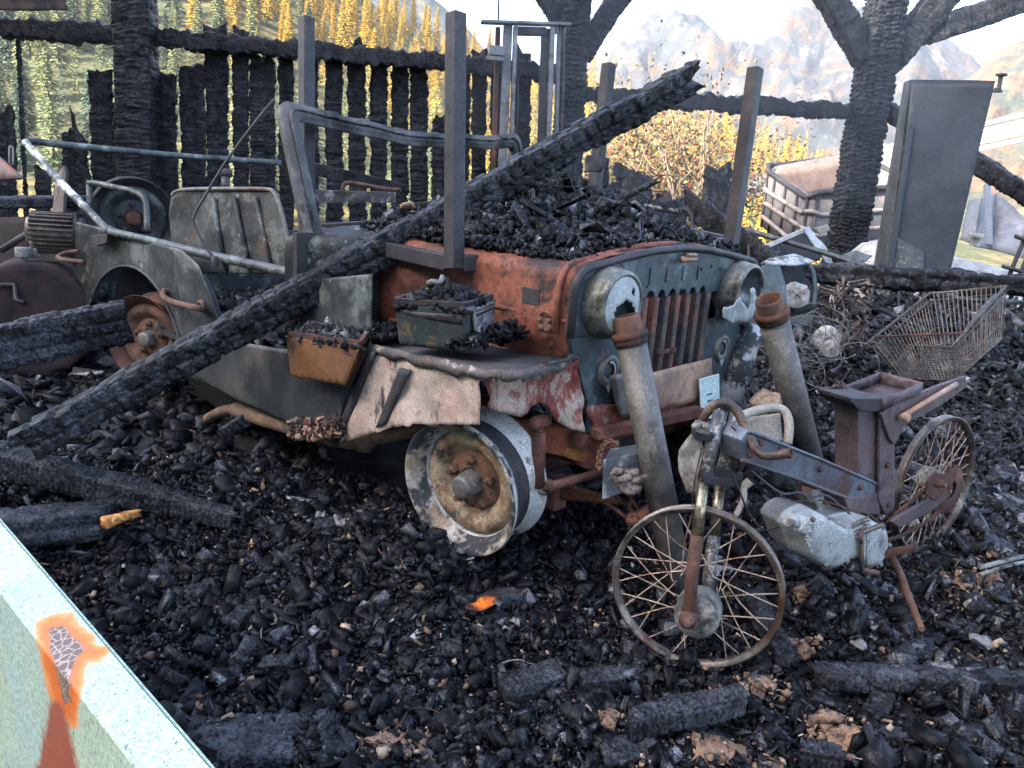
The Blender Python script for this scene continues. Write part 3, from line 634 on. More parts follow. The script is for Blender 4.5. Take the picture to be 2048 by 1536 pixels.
b = B().tube([GX(1316, 706, XG+.02), GX(1342, 700, XG+.02)], .008, 8).lathe(GX(1316, 704, XG+.02), (1, 0, 0), [(0, .012), (.014, .011), (.016, 0)], 10).lathe(GX(1342, 699, XG+.02), (1, 0, 0), [(0, .012), (.014, .011), (.016, 0)], 10)
b.obj('grille_bolts', M_rust, car)
# ---- board in front of the lower grille and the number plate
bx = XG+.035
pb = [GX(1298, 747, bx), GX(1422, 716, bx), GX(1424, 792, bx), GX(1318, 820, bx)]
sheet('front_board', [GX(1238, 760, bx)]+pb+[GX(1250, 833, bx)], M_tan, car, .008, .006, 9, 4, 2)
sheet('board_end', [GX(1222, 752, bx+.006), GX(1250, 744, bx+.006), GX(1272, 826, bx+.006), GX(1240, 834, bx+.006)], M_steel, car, .014, .003, 9, 3, 5)
px_ = bx+.022; Pp = [GX(1397, 758, px_), GX(1435, 748, px_), GX(1437, 832, px_), GX(1401, 838, px_)]
plate = B().prism(Pp, (.003, 0, 0)).obj('number_plate', pm('pale mint plate', lin((206, 226, 220)), .5, 0, [(lin((170, 196, 200)), 30, .56, .08)], None, .1), car, .001)
eyv = unit(Pp[0]-Pp[3]); exv = unit(Pp[1]-Pp[0]); ezv = unit(np.cross(exv, eyv)); ctr = sum(Pp)/4
M_fig = pm('dark blue figures', lin((62, 92, 104)), .5)
# the characters run upwards, turned a quarter left
for ch, o_ in zip('S11', (-.052, -.012, .014)): text('plate_character', ch, .050, .0008, M_fig, plate, ctr+ezv*.0045*(1 if ezv[0] > 0 else -1)+eyv*o_, eyv, -exv, np.cross(eyv, -exv))
b = B()
fr = [Pp[0], Pp[1], Pp[2], Pp[3]]; b.tube([p+np.array([.004, 0, 0]) for p in fr], .0022, 5, closed=True); b.obj('plate_rim', pm('white plate rim', lin((225, 235, 228)), .5), plate)
# ---- lower front panel, crossmember, frame rail
lp = [GX(1172, 812, XG), GX(1290, 800, XG+.01), GX(1405, 772, XG+.01), GX(1412, 800, XG+.01), GX(1330, 838, XG+.01), GX(1268, 850, XG+.01), GX(1225, 868, XG+.01), GX(1196, 858, XG), GX(1180, 862, XG)]
sheet('lower_front_panel', lp, M_redlow, car, .006, .03, 11, 5, 7, rag=.012)
B().bar((XG-.03, CY-.42, .47), (XG-.03, CY+.42, .47), .05, .045).obj('crossmember', M_rustr, car, .004)
def chan(p0, p1, w, h): return B().bar(p0, p1, w, h)
B().bar((-2.7, CY-.34, .40), (.30, CY-.34, .43), .05, .115).obj('frame_rail', M_rustr, car, .006)
B().bar((-2.7, CY+.34, .40), (.30, CY+.34, .43), .05, .115).obj('frame_rail', M_rustd, car, .006)
# ---- front fender (near side): top plate, rolled edge, hanging aprons
fo = [GY(735, 690, -.72), GY(800, 702, -.735), GY(860, 715, -.745), GY(930, 731, -.745), GY(1000, 741, -.735), GY(1050, 738, -.685), GY(1090, 730, -.61), GY(1125, 720, -.53), GY(1150, 708, -.46)]
fi = [(p[0], CY-.512, p[2]+.005) for p in fo]; fi[-1] = (.27, CY-.50, fo[-1][2]+.004); fi[-2] = (.25, CY-.51, fo[-2][2]+.004)
b = B(); n = len(fo); b.add(fi+fo, [(i, i+1, n+i+1, n+i) for i in range(n-1)], True)
o = b.obj('fender_top', M_dark, car); m_ = o.modifiers.new('t', 'SOLIDIFY'); m_.thickness = .004
M_lip = pm('flaked fender edge', lin((82, 76, 73)), .7, 0, [(lin((160, 148, 136)), 10, .57, .04), (lin((150, 82, 62)), 7, .64, .04), (lin((60, 54, 52)), 8, .60, .05)], [(60, .3, .004)], .25)
lip = [np.asarray(p)+np.array([0, -.003-.005*float(fbm(i*.45, 2., 3)), -.008-.008*float(fbm(i*.6, 5., 4))]) for i, p in enumerate(arc_pts(fo, 6))]
b = B(); n = len(lip); b.add([p+np.array([0, .004, .010]) for p in lip]+[p+np.array([0, -.003, -.006]) for p in lip]+[p+np.array([0, .001, -.022-.016*float(fbm(k*.7, 9., 5))]) for k, p in enumerate(lip)], [(i, i+1, n+i+1, n+i) for i in range(n-1)]+[(n+i, n+i+1, 2*n+i+1, 2*n+i) for i in range(n-1)], True)
o = b.obj('fender_edge', M_lip, car); m_ = o.modifiers.new('t', 'SOLIDIFY'); m_.thickness = .003
ra = [(740, 703), (665, 886), (672, 890), (720, 875), (800, 853), (905, 851), (962, 849), (966, 745), (905, 737), (830, 722)]
sheet('fender_rear_apron', [GY(x, y, -.728) for x, y in ra], M_apron, car, .004, .030, 6, 6, 4, rag=.012)
sheet('apron_brace', [GY(740, 700, -.735), GY(752, 705, -.735), GY(676, 893, -.735), GY(662, 893, -.735)], M_dsteel, car, .008, .0, 5, 3, 4)
sheet('apron_crease', [GY(800, 735, -.737), GY(822, 740, -.737), GY(770, 850, -.737), GY(752, 856, -.737)], M_dark, car, .006, .0, 5, 3, 4)
n_ap = unit(np.cross(np.array([.275, -.42, 0])-np.array([.13, -.735, 0]), (0, 0, 1))); p_ap = (.13, -.735, 0)
fa = [(972, 748), (1050, 745), (1105, 733), (1152, 715), (1168, 765), (1174, 800), (1166, 862), (1140, 858), (1112, 842), (1100, 818), (1084, 806), (1062, 816), (1040, 834), (1024, 830), (1000, 824), (976, 822)]
sheet('fender_front_apron', [PLN(x, y, n_ap, p_ap) for x, y in fa], M_apron2, car, .004, .06, 9, 6, 9, rag=.014)
# far fender
b = B().add([(.28, CY+.46, .76), (.30, CY+.80, .72), (-.40, CY+.80, .70), (-.40, CY+.50, .71)], [(0, 1, 2, 3)]); o = b.obj('fender_top', M_tub, car); m_ = o.modifiers.new('t', 'SOLIDIFY'); m_.thickness = .004
# ---- cowl and tub
YS = -.72
tubpts = [(152, 443), (215, 459), (300, 480), (365, 500), (398, 530), (422, 585), (436, 640), (452, 668), (500, 687), (560, 697), (612, 700), (612, 560), (745, 548), (745, 690), (705, 770), (668, 886), (580, 847), (500, 813), (430, 777), (386, 757), (366, 700), (346, 640), (318, 580), (290, 548), (262, 533), (232, 535), (205, 555), (186, 590), (172, 640), (160, 640), (150, 560)]
sheet('tub_side', [GY(x, y, YS) for x, y in tubpts], M_tub, car, .004, .016, 4, 6, 12)
sheet('sill_panel', [GY(x, y, YS-.008) for x, y in ((440, 668), (500, 690), (575, 702), (700, 765), (668, 884), (580, 846), (500, 811), (432, 776), (390, 755), (380, 720))], M_sill, car, .004, .014, 4, 5, 14)
# arch lip
al = [GY(x, y, YS-.008) for x, y in ((366, 700), (346, 640), (318, 580), (290, 548), (262, 533), (232, 535), (205, 555), (186, 590), (172, 640))]
B().tube(arc_pts(al, 4), .007, 6).obj('arch_edge', M_tub, car)
b = B()   # inner wheel house, tub floor, rear panel, far side, firewall
b.lathe((-2.06, YS+.005, .40), (0, 1, 0), [(0, .36), (.20, .36), (.22, .34), (.22, 0)], 28, a0=0, a1=math.pi); b.obj('wheel_house', M_dark, car)
B().box((-1.75, CY, .44), (1.0, 0, 0), (0, .74, 0), (0, 0, .01)).obj('tub_floor', M_dark, car)
B().box((-2.79, CY, .62), (.008, 0, 0), (0, .755, 0), (0, 0, .20)).obj('rear_panel', M_tub, car)
B().box((-1.9, CY+.765, .62), (.88, 0, 0), (0, .006, 0), (0, 0, .20)).obj('far_tub_side', M_tub, car)
B().box((-.80, CY, .72), (.012, 0, 0), (0, .745, 0), (0, 0, .27)).obj('firewall', M_dark, car)
cw0 = hood_section(-.62, .514, .705, .995, 1.045); cw1 = hood_section(-.84, .76, .60, .985, 1.03)
b = B(); n = len(cw0); b.add(cw0+cw1, [(i, i+1, n+i+1, n+i) for i in range(n-1)], True); o = b.obj('cowl', M_tub, car); m_ = o.modifiers.new('t', 'SOLIDIFY'); m_.thickness = .004
# ---- windscreen frame, folded metal, sagging in the heat
NT, NB, FT, FB = GY(548, 196, CY-.70), GY(614, 505, CY-.70), GY(1036, 268, CY+.70), None
FB = FT+(NB-NT)
def ws(s, t): # s 0..1 near->far, t 0..1 top->bottom
    p = NT*(1-s)*(1-t)+FT*s*(1-t)+NB*(1-s)*t+FB*s*t
    return p+np.array([0, 0, (-.055*math.sin(math.pi*s)-.003*math.sin(s*17)-.002*math.sin(s*31+1))*(1-t)])+np.array([.012*math.sin(t*7+s*3), 0, 0])
def ring(w):
    o_ = []
    rx = .040; a = [(0, 1)]
    pts = [(w, 1.0), (w, (.12+w))]+[(w+rx*(1-math.cos(q)), (.12+w)-((.12+w)-w*2.1)*math.sin(q)) for q in np.linspace(.2, math.pi/2, 5)]
    pts += [(s, w*2.1) for s in np.linspace(.12+w, .88-w, 14)]
    pts += [(1-x, y) for x, y in [(w+rx*(1-math.cos(q)), (.12+w)-((.12+w)-w*2.1)*math.sin(q)) for q in np.linspace(math.pi/2, .2, 5)]]+[(1-w, (.12+w)), (1-w, 1.0)]
    return [ws(*p) for p in pts]
ro, ri = ring(.0), ring(.045); n = len(ro); nrm_w = unit(np.cross(FT-NT, NB-NT)); nrm_w = nrm_w if nrm_w@(CAM-NT) > 0 else -nrm_w
M_ws = pm('burnt windscreen frame', lin((74, 74, 73)), .65, .2, [(lin((104, 101, 98)), 7, .55, .07), (lin((36, 36, 38)), 4, .53, .07), (lin((190, 186, 180)), 34, .72, .03), (lin((110, 76, 58)), 9, .68, .04)], [(70, .3, .004)], .3)
b = B().add([p+nrm_w*.014 for p in ro]+[p+nrm_w*.020 for p in ri]+[p-nrm_w*.012 for p in ri]+[p-nrm_w*.014 for p in ro], [(k*n+i, k*n+i+1, ((k+1) % 4)*n+i+1, ((k+1) % 4)*n+i) for k in range(4) for i in range(n-1)], True)
b.obj('windscreen_frame', M_ws, car)
wsf = car.children[-1]
b = B().tube([p+nrm_w*.022 for p in ring(.022)], .006, 6); b.obj('frame_bead', M_ws, wsf)
for s in (.16, .27, .40, .55, .70, .82, .90):
    B().box(ws(s, .035)+nrm_w*.026, unit(FT-NT)*.026, unit(NB-NT)*.012, nrm_w*.010).obj('hinge', M_ws, wsf, .004)
b = B()   # closed upper panel strip of the frame
tp = [ws(s, .00) for s in np.linspace(.05, .95, 16)]; bt = [ws(s, .13) for s in np.linspace(.05, .95, 16)]
b.add([p+nrm_w*.008 for p in tp]+[p+nrm_w*.012 for p in bt], [(i, i+1, 16+i+1, 16+i) for i in range(15)], True); o = b.obj('header_panel', M_ws, wsf); m_ = o.modifiers.new('t', 'SOLIDIFY'); m_.thickness = .006
# ---- seat back (ribbed plate), wheel behind it, hood bows, wires
sb = lambda x, y, d=.0: D(x, y, 3.42-.0011*(x-340)+d)
sbp = [(345, 392), (352, 384), (380, 379), (470, 378), (530, 379), (548, 386), (562, 420), (574, 470), (584, 520), (582, 548), (400, 548), (345, 500), (338, 430)]
seat = sheet('seat_back', [sb(*p) for p in sbp], M_tub, car, .006, .012, 6, 5, 16)
for x0, x1 in ((427, 452), (470, 500), (512, 545)):
    B().tube([sb(x0, 396, -.012), sb((x0+x1)/2-3, 460, -.012), sb(x1, 540, -.012)], .010, 6).obj('rib', M_tub, seat)
B().tube(arc_pts([sb(*p, -.004) for p in sbp[:10]], 3), .010, 6).obj('seat_edge', M_steel, seat)
def rim(name, c, ax, R, W, mat_r, mat_d, mat_h, parent, hubmat=True, n=48, up=(0, 0, 1)):
    """pressed steel wheel without tyre: rim barrel with flanges, dish, hub, nuts; ax points outwards"""
    ax = unit(ax); w = empty(name, c); w.parent = parent; w.location = Vector([float(q) for q in c])-wloc(parent); c = np.asarray(c, float)
    pr = [(W*.5, R*.985), (W*.52, R), (W*.48, R*1.005), (W*.42, R*.985), (W*.36, R*.915), (W*.14, R*.90), (W*.08, R*.83), (-W*.14, R*.83), (-W*.20, R*.895), (-W*.42, R*.92), (-W*.48, R*.985), (-W*.52, R*1.005), (-W*.54, R*.99), (-W*.46, R*.95), (-W*.20, R*.80), (-.05*W, R*.78), (W*.10, R*.79), (W*.28, R*.86), (W*.38, R*.90), (W*.46, R*.97), (W*.5, R*.985)]
    B().lathe(c, ax, pr, n, up).obj('rim_barrel', mat_r, w)
    B().lathe(c, ax, [(W*.10, R*.80), (W*.20, R*.74), (W*.24, R*.68), (W*.20, R*.60), (W*.06, R*.50), (-W*.02, R*.44), (-W*.04, R*.20)], n, up).obj('dish', mat_d, w)
    B().lathe(c, ax, [(-W*.03, R*.45), (W*.02, R*.44), (W*.06, R*.30), (W*.10, R*.22)], 30, up).obj('hub_flange', mat_h, w)
    B().lathe(c, ax, [(W*.02, R*.20), (W*.40, R*.17), (W*.46, R*.16), (W*.48, R*.12), (W*.47, 0)], 24, up).obj('hub_cap', M_rustd if mat_h is not M_rust else M_steel, w)
    e = unit(np.cross(ax, up)); g = np.cross(e, ax)
    for i in range(5):
        a = i*2*math.pi/5+.3; B().lathe(c+(e*math.cos(a)+g*math.sin(a))*R*.345, ax, [(0, .016), (W*.18, .016), (W*.22, .009), (W*.30, .009), (W*.30, 0)], 6, smooth=False).obj('wheel_nut', mat_h, w)
    return w
fw_ax = np.array([.12, -.99, -.10]); fwc = D(950, 960, 2.36)
rim('front_wheel', fwc, fw_ax, .210, .150, M_barrel, M_dish, M_rust, car)
B().lathe(fwc, unit(fw_ax), [(.040, .1935), (.022, .191), (.010, .177), (-.020, .177), (-.024, .186)], 56).obj('drop_centre', M_dark, car)
B().lathe(fwc, unit(fw_ax), [(.068, .199), (.079, .2105), (.0825, .211), (.083, .207), (.074, .193), (.060, .186), (.040, .178), (.030, .170)], 56).obj('rim_flange', M_white, car)
rim('rear_wheel', GY(304, 676, -.70), (.40, -.92, -.02), .205, .120, M_rustd, M_rust, M_rust, car)
rim('front_wheel', (.0, CY+.62, .30), (.1, 1, 0), .218, .15, M_dark, M_dark, M_rustd, car, n=32)
rim('rear_wheel', (-2.06, CY+.62, .32), (0, 1, 0), .215, .15, M_dark, M_dark, M_rustd, car, n=32)
# burnt tyre carcass wire still on the far front wheel
b = B()
for i in range(6): b.lathe((.06, CY+.62-.03*i+.05, .30), (.1, 1, 0), [(-.008, .30+.012*math.sin(i*1.1)), (.0, .305+.014*math.sin(i*1.1)), (.008, .30+.012*math.sin(i*1.1))], 40)
b.obj('tyre_cords', pm('rusty tyre cords', lin((84, 78, 72)), .8, .2, [(lin((52, 46, 42)), 20, .55, .08)], [(160, .6, .004)], .4), car)
spare = rim('spare_wheel', D(266, 436, 4.05), unit(CAM-D(266, 436, 4.05))+np.array([-.05, .1, -.1]), .205, .12, M_dsteel, M_tub, M_dark, car)
# springs, axle, shock absorber, steering rod
b = B()
for i in range(6): b.tube([(-.42+.04*i, -.30, .30-.010*i), (0, -.30, .265-.011*i), (.40-.04*i, -.30, .305-.010*i)], .011, 4)
b.obj('leaf_spring', M_rustd, car)
for x in (-.10, .12): B().box((x, -.30, .25), (.018, 0, 0), (0, .03, 0), (0, 0, .055)).obj('spring_clip', M_rustr, car, .004)
B().tube([(0, -.52, .30), (0, .62, .30)], .036, 12).lathe((0, .05, .30), (0, 1, 0), [(-.12, .04), (-.06, .11), (0, .125), (.06, .11), (.12, .04)], 20).obj('front_axle', M_rustd, car)
B().tube([(-2.06, -.62, .33), (-2.06, .68, .33)], .04, 12).obj('rear_axle', M_rustd, car)
sh = [D(1078, 845, 2.28), D(1076, 975, 2.30)]
b = B().tube([sh[0], sh[0]*.0+D(1077, 868, 2.285)], .014, 10).tube([D(1077, 864, 2.285), sh[1]], .0215, 16).lathe(D(1080, 843, 2.28), (0.1, -1, 0), [(-.035, .014), (-.03, .021), (.03, .021), (.036, .012), (.036, 0)], 14)
b.obj('shock_absorber', M_rustr, car)
B().tube([D(1085, 975, 2.30), D(1110, 970, 2.31), D(1205, 945, 2.38)], .014, 10).lathe(D(1092, 974, 2.30), (.2, -1, .1), [(-.02, .022), (.02, .022)], 12).obj('steering_rod', M_rust, car)
B().prism([D(1010, 838, 2.42), D(1165, 862, 2.40), D(1195, 905, 2.40), D(1190, 935, 2.42), D(1130, 915, 2.42), D(1085, 905, 2.42), D(1015, 900, 2.44)], (-.03, .03, 0)).obj('frame_horn', pm('orange rusted frame', lin((150, 84, 60)), .8, 0, [(lin((176, 124, 74)), 6, .60, .06), (lin((104, 52, 40)), 6, .55, .07)], [(80, .3, .003)], .25), car, .005)
B().bar(D(1188, 868, 2.34), D(1400, 822, 2.55), .04, .03).obj('lower_crossbar', M_rustr, car, .003)
b = B()
for p0, p1 in (((1205, 1000), (1262, 1040)), ((1225, 985), (1290, 1045)), ((1255, 990), (1285, 1030))): b.bar(D(*p0, 2.36), D(*p1, 2.40), .014, .010)
b.lathe(D(1270, 1035, 2.38), (.3, -1, 0), [(-.03, .02), (.03, .02), (.03, 0)], 12).lathe(D(1290, 1028, 2.37), (.3, -1, 0), [(-.03, .02), (.03, .02), (.03, 0)], 12); b.obj('spring_shackle', M_rustr, car)
# box-section bumper stub with burnt rope, chain
bs0 = D(1206, 920, 2.22); bw = D(1290, 905, 2.30)-bs0; bh_ = D(1204, 1000, 2.24)-bs0; bd = np.array([-.05, .10, .0])
M_zinc = pm('flaking zinc box', lin((112, 114, 118)), .55, .3, [(lin((196, 194, 188)), 9, .54, .05), (lin((44, 50, 58)), 7, .58, .05), (lin((150, 100, 80)), 8, .68, .04)], [(70, .4, .004)], .25)
B().box8([bs0+bh_, bs0+bh_+bw*1.0-bh_*.12, bs0+bh_+bw-bh_*.12+bd, bs0+bh_+bd, bs0, bs0+bw, bs0+bw+bd, bs0+bd]).obj('bumper_stub', M_zinc, car, .004)
b = B()
for i in range(3):
    ct = D(1250+9*i, 950+10*(i % 2)+6*i, 2.19); b.tube([ct+np.array([.022*math.cos(a)*.9, .02*math.cos(a), .016*math.sin(a)])+.010*np.array([math.sin(3*a), 0, math.cos(2*a)]) for a in np.linspace(0, 6.28, 15)[:-1]], .011, 7, closed=True)
b.obj('burnt_rope_knot', pm('burnt rope', lin((122, 112, 104)), .9, 0, [(lin((60, 54, 50)), 18, .55, .08)], [(150, .8, .004)], .4), car)
cp = arc_pts([D(1236, 892, 2.20), D(1224, 884, 2.21), D(1212, 888, 2.22), D(1203, 902, 2.22), D(1199, 920, 2.22), D(1198, 940, 2.22)], 3); b = B()
for i in range(len(cp)-1):
    c = (cp[i]+cp[i+1])/2; t = unit(cp[i+1]-cp[i]); sd = unit(np.cross(t, CF)); nn = sd if i % 2 else np.cross(t, sd); L = np.linalg.norm(cp[i+1]-cp[i])*.72
    b.tube([c+t*L*math.cos(a)+nn*.008*math.sin(a) for a in np.linspace(0, 6.28, 11)[:-1]], .0042, 5, closed=True)
b.obj('chain', M_rust, car)
# exhaust and silencer under the sill
b = B().tube(arc_pts([GY(415, 838, -.66), GY(440, 824, -.66), GY(468, 818, -.66)], 3), .022, 12).tube([GY(468, 818, -.66), GY(474, 820, -.66), GY(640, 868, -.66), GY(700, 878, -.64), GY(735, 880, -.62), GY(748, 878, -.62)], [.024, .034, .036, .036, .034, .024], 16)
b.tube(arc_pts([GY(745, 878, -.62), GY(800, 870, -.58), GY(860, 850, -.5)], 4), .021, 12); b.lathe(GY(728, 879, -.625), unit(GY(740, 879, -.62)-GY(700, 878, -.64)), [(-.03, .036), (-.02, .044), (.02, .046), (.04, .032)], 18)
b.obj('exhaust_pipe', pm('scaled exhaust', lin((104, 84, 70)), .8, .1, [(lin((132, 104, 78)), 6, .54, .08), (lin((62, 54, 50)), 6, .58, .06)], [(120, .5, .003)], .3), car)
# grab handle on the tub side, and at the rear
b = B().tube(arc_pts([GY(404, 618, YS-.01), GY(404, 618, YS-.07), GY(385, 614, YS-.085), GY(345, 604, YS-.085), GY(326, 592, YS-.06), GY(330, 580, YS-.0)], 4), .0125, 10).lathe(GY(404, 612, YS-.01), (0, -1, 0), [(0, .026), (.008, .026), (.012, .016)], 14)
b.obj('grab_handle', M_rust, car)
B().tube(arc_pts([D(170, 525, 3.72), D(130, 520, 3.75), D(116, 514, 3.9), D(135, 505, 4.0), D(158, 503, 4.0)], 4), .012, 8).obj('rear_handle', M_rust, car)
b = B().lathe(GY(160, 590, YS-.01), (0, -1, 0), [(0, .05), (.012, .048), (.016, .040), (.010, .036)], 24); b.obj('rear_lamp_ring', M_steel, car)
M_tubew = pm('ash-whitened tube', lin((92, 98, 96)), .55, .2, [(lin((206, 210, 208)), 12, .52, .05), (lin((56, 62, 60)), 9, .60, .06), (lin((110, 84, 64)), 7, .66, .05)], [(90, .3, .003)], .3)
M_tubed = pm('sooty tube', lin((74, 80, 78)), .5, .25, [(lin((120, 128, 124)), 12, .56, .06), (lin((40, 44, 44)), 9, .58, .06), (lin((104, 78, 60)), 7, .66, .05)], [(90, .3, .003)], .3)
B().tube(arc_pts([D(212, 460, 3.72), D(205, 450, 3.74), D(125, 368, 3.85), D(75, 312, 3.95), D(50, 284, 4.0)], 4), .0185, 12).obj('hood_bow_leg', M_tubew, car)
B().tube(arc_pts([D(48, 286, 4.0), D(70, 283, 4.05), D(140, 291, 4.15), D(350, 311, 4.45), D(562, 326, 4.75)], 4), .0175, 12).obj('hood_bow', M_tubed, car)
B().tube(arc_pts([D(212, 461, 3.70), D(300, 481, 3.45), D(400, 506, 3.18), D(500, 528, 2.96), D(612, 552, 2.74)], 4), .0185, 12).lathe(D(214, 461, 3.70), unit(D(300, 481, 3.45)-D(212, 461, 3.70)), [(-.01, .026), (.03, .026), (.034, .018)], 14).obj('fallen_bow', M_tubed, car)
B().prism([GY(196, 470, YS-.02), GY(228, 468, YS-.02), GY(226, 486, YS-.02), GY(205, 492, YS-.02), GY(194, 486, YS-.02)], (0, -.03, 0)).obj('bow_bracket', M_dsteel, car, .003)
B().tube(arc_pts([D(176, 366, 3.9), D(200, 368, 3.88), D(265, 383, 3.8), D(286, 394, 3.77), D(293, 415, 3.76), D(294, 465, 3.74)], 4), .0145, 10).tube([D(178, 366, 3.9), D(180, 430, 3.9)], .013, 8).obj('seat_hoop', M_tubed, car)
B().tube(arc_pts([D(548, 200, 3.05), D(525, 226, 3.02), D(460, 312, 2.98), D(405, 400, 2.96), D(388, 432, 2.95), D(390, 452, 2.95), D(408, 488, 2.94), D(432, 522, 2.93)], 4), .0055, 8).lathe(D(430, 522, 2.93), (0, 0, 1), [(-.02, .012), (.015, .014), (.02, 0)], 10).obj('wiper_rod', M_dsteel, car)
B().tube([D(452, 350, 3.75), D(450, 380, 3.72)], .020, 12).lathe(D(452, 346, 3.75), (0, 0, 1), [(-.02, .02), (-.015, .03), (.015, .03), (.02, .02), (.02, 0)], 16).obj('filler_neck', M_dsteel, car)
# parts inside the windscreen: dash board, lever, steering wheel remains
B().tube(arc_pts([D(690, 388, 3.3), D(686, 375, 3.3), D(700, 366, 3.32), D(770, 378, 3.4), D(800, 380, 3.45)], 4), .010, 8).obj('bent_lever', M_rust, car)
B().bar(D(628, 338, 3.75), D(800, 378, 3.9), .03, .06).obj('dash_rail', M_charw, car, .004)
B().bar(D(625, 392, 3.2), D(790, 395, 3.6), .012, .05).obj('dash_panel', M_lip, car, .003)

# ------------------------------------------------------------------ upturned steel table frame on the hood
L2 = D(908, 528, 2.42); L1 = D(613, 462, 3.0); L4 = D(1462, 487, 2.98); L3 = D(1183, 425, 3.42)
tops = [D(613, 35, 2.93), D(912, 26, 2.33), D(1218, 128, 3.36), D(1511, 136, 2.90)]
tab = empty('table_frame', (L1+L2+L3+L4)/4, 'upturned steel table frame with four bare legs standing on the hood', 'table frame')
for p, q in zip((L1, L2, L3, L4), tops): B().bar(p-(q-p)*.02, q, .046, .046, up=unit(L2-L1)).obj('leg', M_dsteel, tab, .003)
for p, q in ((L1, L2), (L2, L4), (L4, L3), (L3, L1)):
    t = unit(q-p); B().bar(p+t*.024, q-t*.024, .04, .048).obj('rail', M_dsteel, tab, .003)

# ------------------------------------------------------------------ ammunition boxes on the near fender
def ammo(c_px, mat, mat2, label, dpt, lidside=True):
    """c_px: front-left-top, front-right-top, back-right-top, front-left-bottom, front-right-bottom (photo), depths in dpt"""
    ft, rt, bt, fb, rb = [D(x, y, d) for (x, y), d in zip(c_px, dpt)]
    back = bt-rt; e = empty('ammunition_box', (fb+rb)/2+back/2, label, 'metal box')
    th = .006
    for nm, q in (('front_wall', [fb, rb, rt, ft]), ('back_wall', [fb+back, rb+back, rt+back, ft+back]), ('end_wall', [rb, rb+back, rt+back, rt]), ('end_wall', [fb, fb+back, ft+back, ft])):
        sheet(nm, q, mat, e, .004, .006, 8, 4, len(label) % 7)
    sheet('base', [fb, rb, rb+back, fb+back], mat, e, .004, 0, 8, 2)
    rim_ = [ft, rt, rt+back, ft+back]; up = unit(ft-fb)
    b = B()
    for i in range(4): b.bar(rim_[i]+up*.002, rim_[(i+1) % 4]+up*.002, .012, .016)
    b.obj('rim', mat2, e, .002)
    nf = unit(np.cross(rt-ft, ft-fb)); nf = nf if nf@(CAM-ft) > 0 else -nf
    pp = lambda s, t, o=.004: ft+(rt-ft)*s+(fb-ft)*t+nf*o
    sheet('pressed_panel', [pp(.12, .20), pp(.95, .20), pp(.95, .42), pp(.50, .36), pp(.12, .26)], mat2, e, .004, .002, 8, 3)
    return e, ft, rt, bt, fb, rb, back, nf
M_ab1 = pm('scorched green box steel', lin((54, 62, 62)), .55, .25, [(lin((132, 104, 66)), 4.5, .56, .06), (lin((44, 50, 52)), 6, .57, .06), (lin((150, 120, 78)), 20, .66, .05)], [(90, .25, .003)], .25)
M_ab2 = pm('rusty brown box steel', lin((104, 70, 40)), .65, .1, [(lin((92, 60, 36)), 6, .54, .08), (lin((54, 46, 40)), 5, .62, .05)], [(90, .3, .003)], .25)
A1 = ammo([(790, 602), (932, 612), (984, 594), (800, 688), (934, 704)], M_ab1, M_dsteel, 'dark green ammunition box full of char on the near fender', (2.20, 2.10, 2.22, 2.24, 2.14))
e, ft, rt, bt, fb, rb, back, nf = A1
en = unit(np.cross(back, rt-rb)); en = en if en@(CAM-rt) > 0 else -en
q = lambda s, t, o: rt+back*s+(rb-rt)*t+en*o
sheet('latch_plate', [q(.18, .30, .006), q(1.0, .26, .006), q(1.0, .74, .006), q(.28, .84, .006)], M_zinc, e, .004, .004, 9, 3, 2)
B().tube([q(.15, .1, .010), q(.2, .55, .012), q(.14, .92, .010)], .006, 8).tube([q(.2, .12, .01), q(.95, .10, .01)], .006, 8).tube([q(.2, .20, .01), q(.95, .18, .01)], .005, 8).obj('latch', M_steel, e)
A2 = ammo([(574, 668), (720, 688), (748, 652), (582, 752), (690, 770)], M_ab2, M_rustd, 'rusty orange-brown open ammunition box hanging beside the car sill', (2.60, 2.38, 2.45, 2.62, 2.42))

# ------------------------------------------------------------------ two steel pipes leaning in front of the car
M_pipe = pm('grey galvanised pipe', lin((98, 96, 92)), .55, .3, [(lin((120, 118, 112)), 26, .56, .08), (lin((88, 70, 58)), 5, .57, .07, (1, 1, .6)), (lin((66, 66, 66)), 6, .60, .07)], [(140, .25, .003)], .2)
def pipe(p0, p1, r, label):
    e = empty('steel_pipe', p1, label, 'pipe'); t = unit(p0-p1)
    a = p0-t*.05
    B().tube([p1, a], r, 28).obj('pipe_body', M_pipe, e)
    B().tube([a-t*.002, a+t*.02], r*1.10, 28).lathe(a+t*.020, t, [(-.006, r*1.08), (-.004, r*1.18), (.008, r*1.19), (.014, r*1.12), (.016, r*.9)], 28).obj('collar', M_rustd, e)
    B().lathe(a+t*.03, t, [(0, r*.92), (.045, r*.90), (.050, r*.84), (.046, r*.76), (0, r*.74)], 28).obj('socket', M_rust, e)
    return e
pipe(D(1256, 652, 2.20), D(1362, 1195, 2.34), .0435, 'grey steel pipe with rusty socket leaning before the grille')
pipe(D(1540, 612, 2.62), D(1622, 935, 2.95), .050, 'grey steel pipe with rusty collar leaning behind the moped frame')

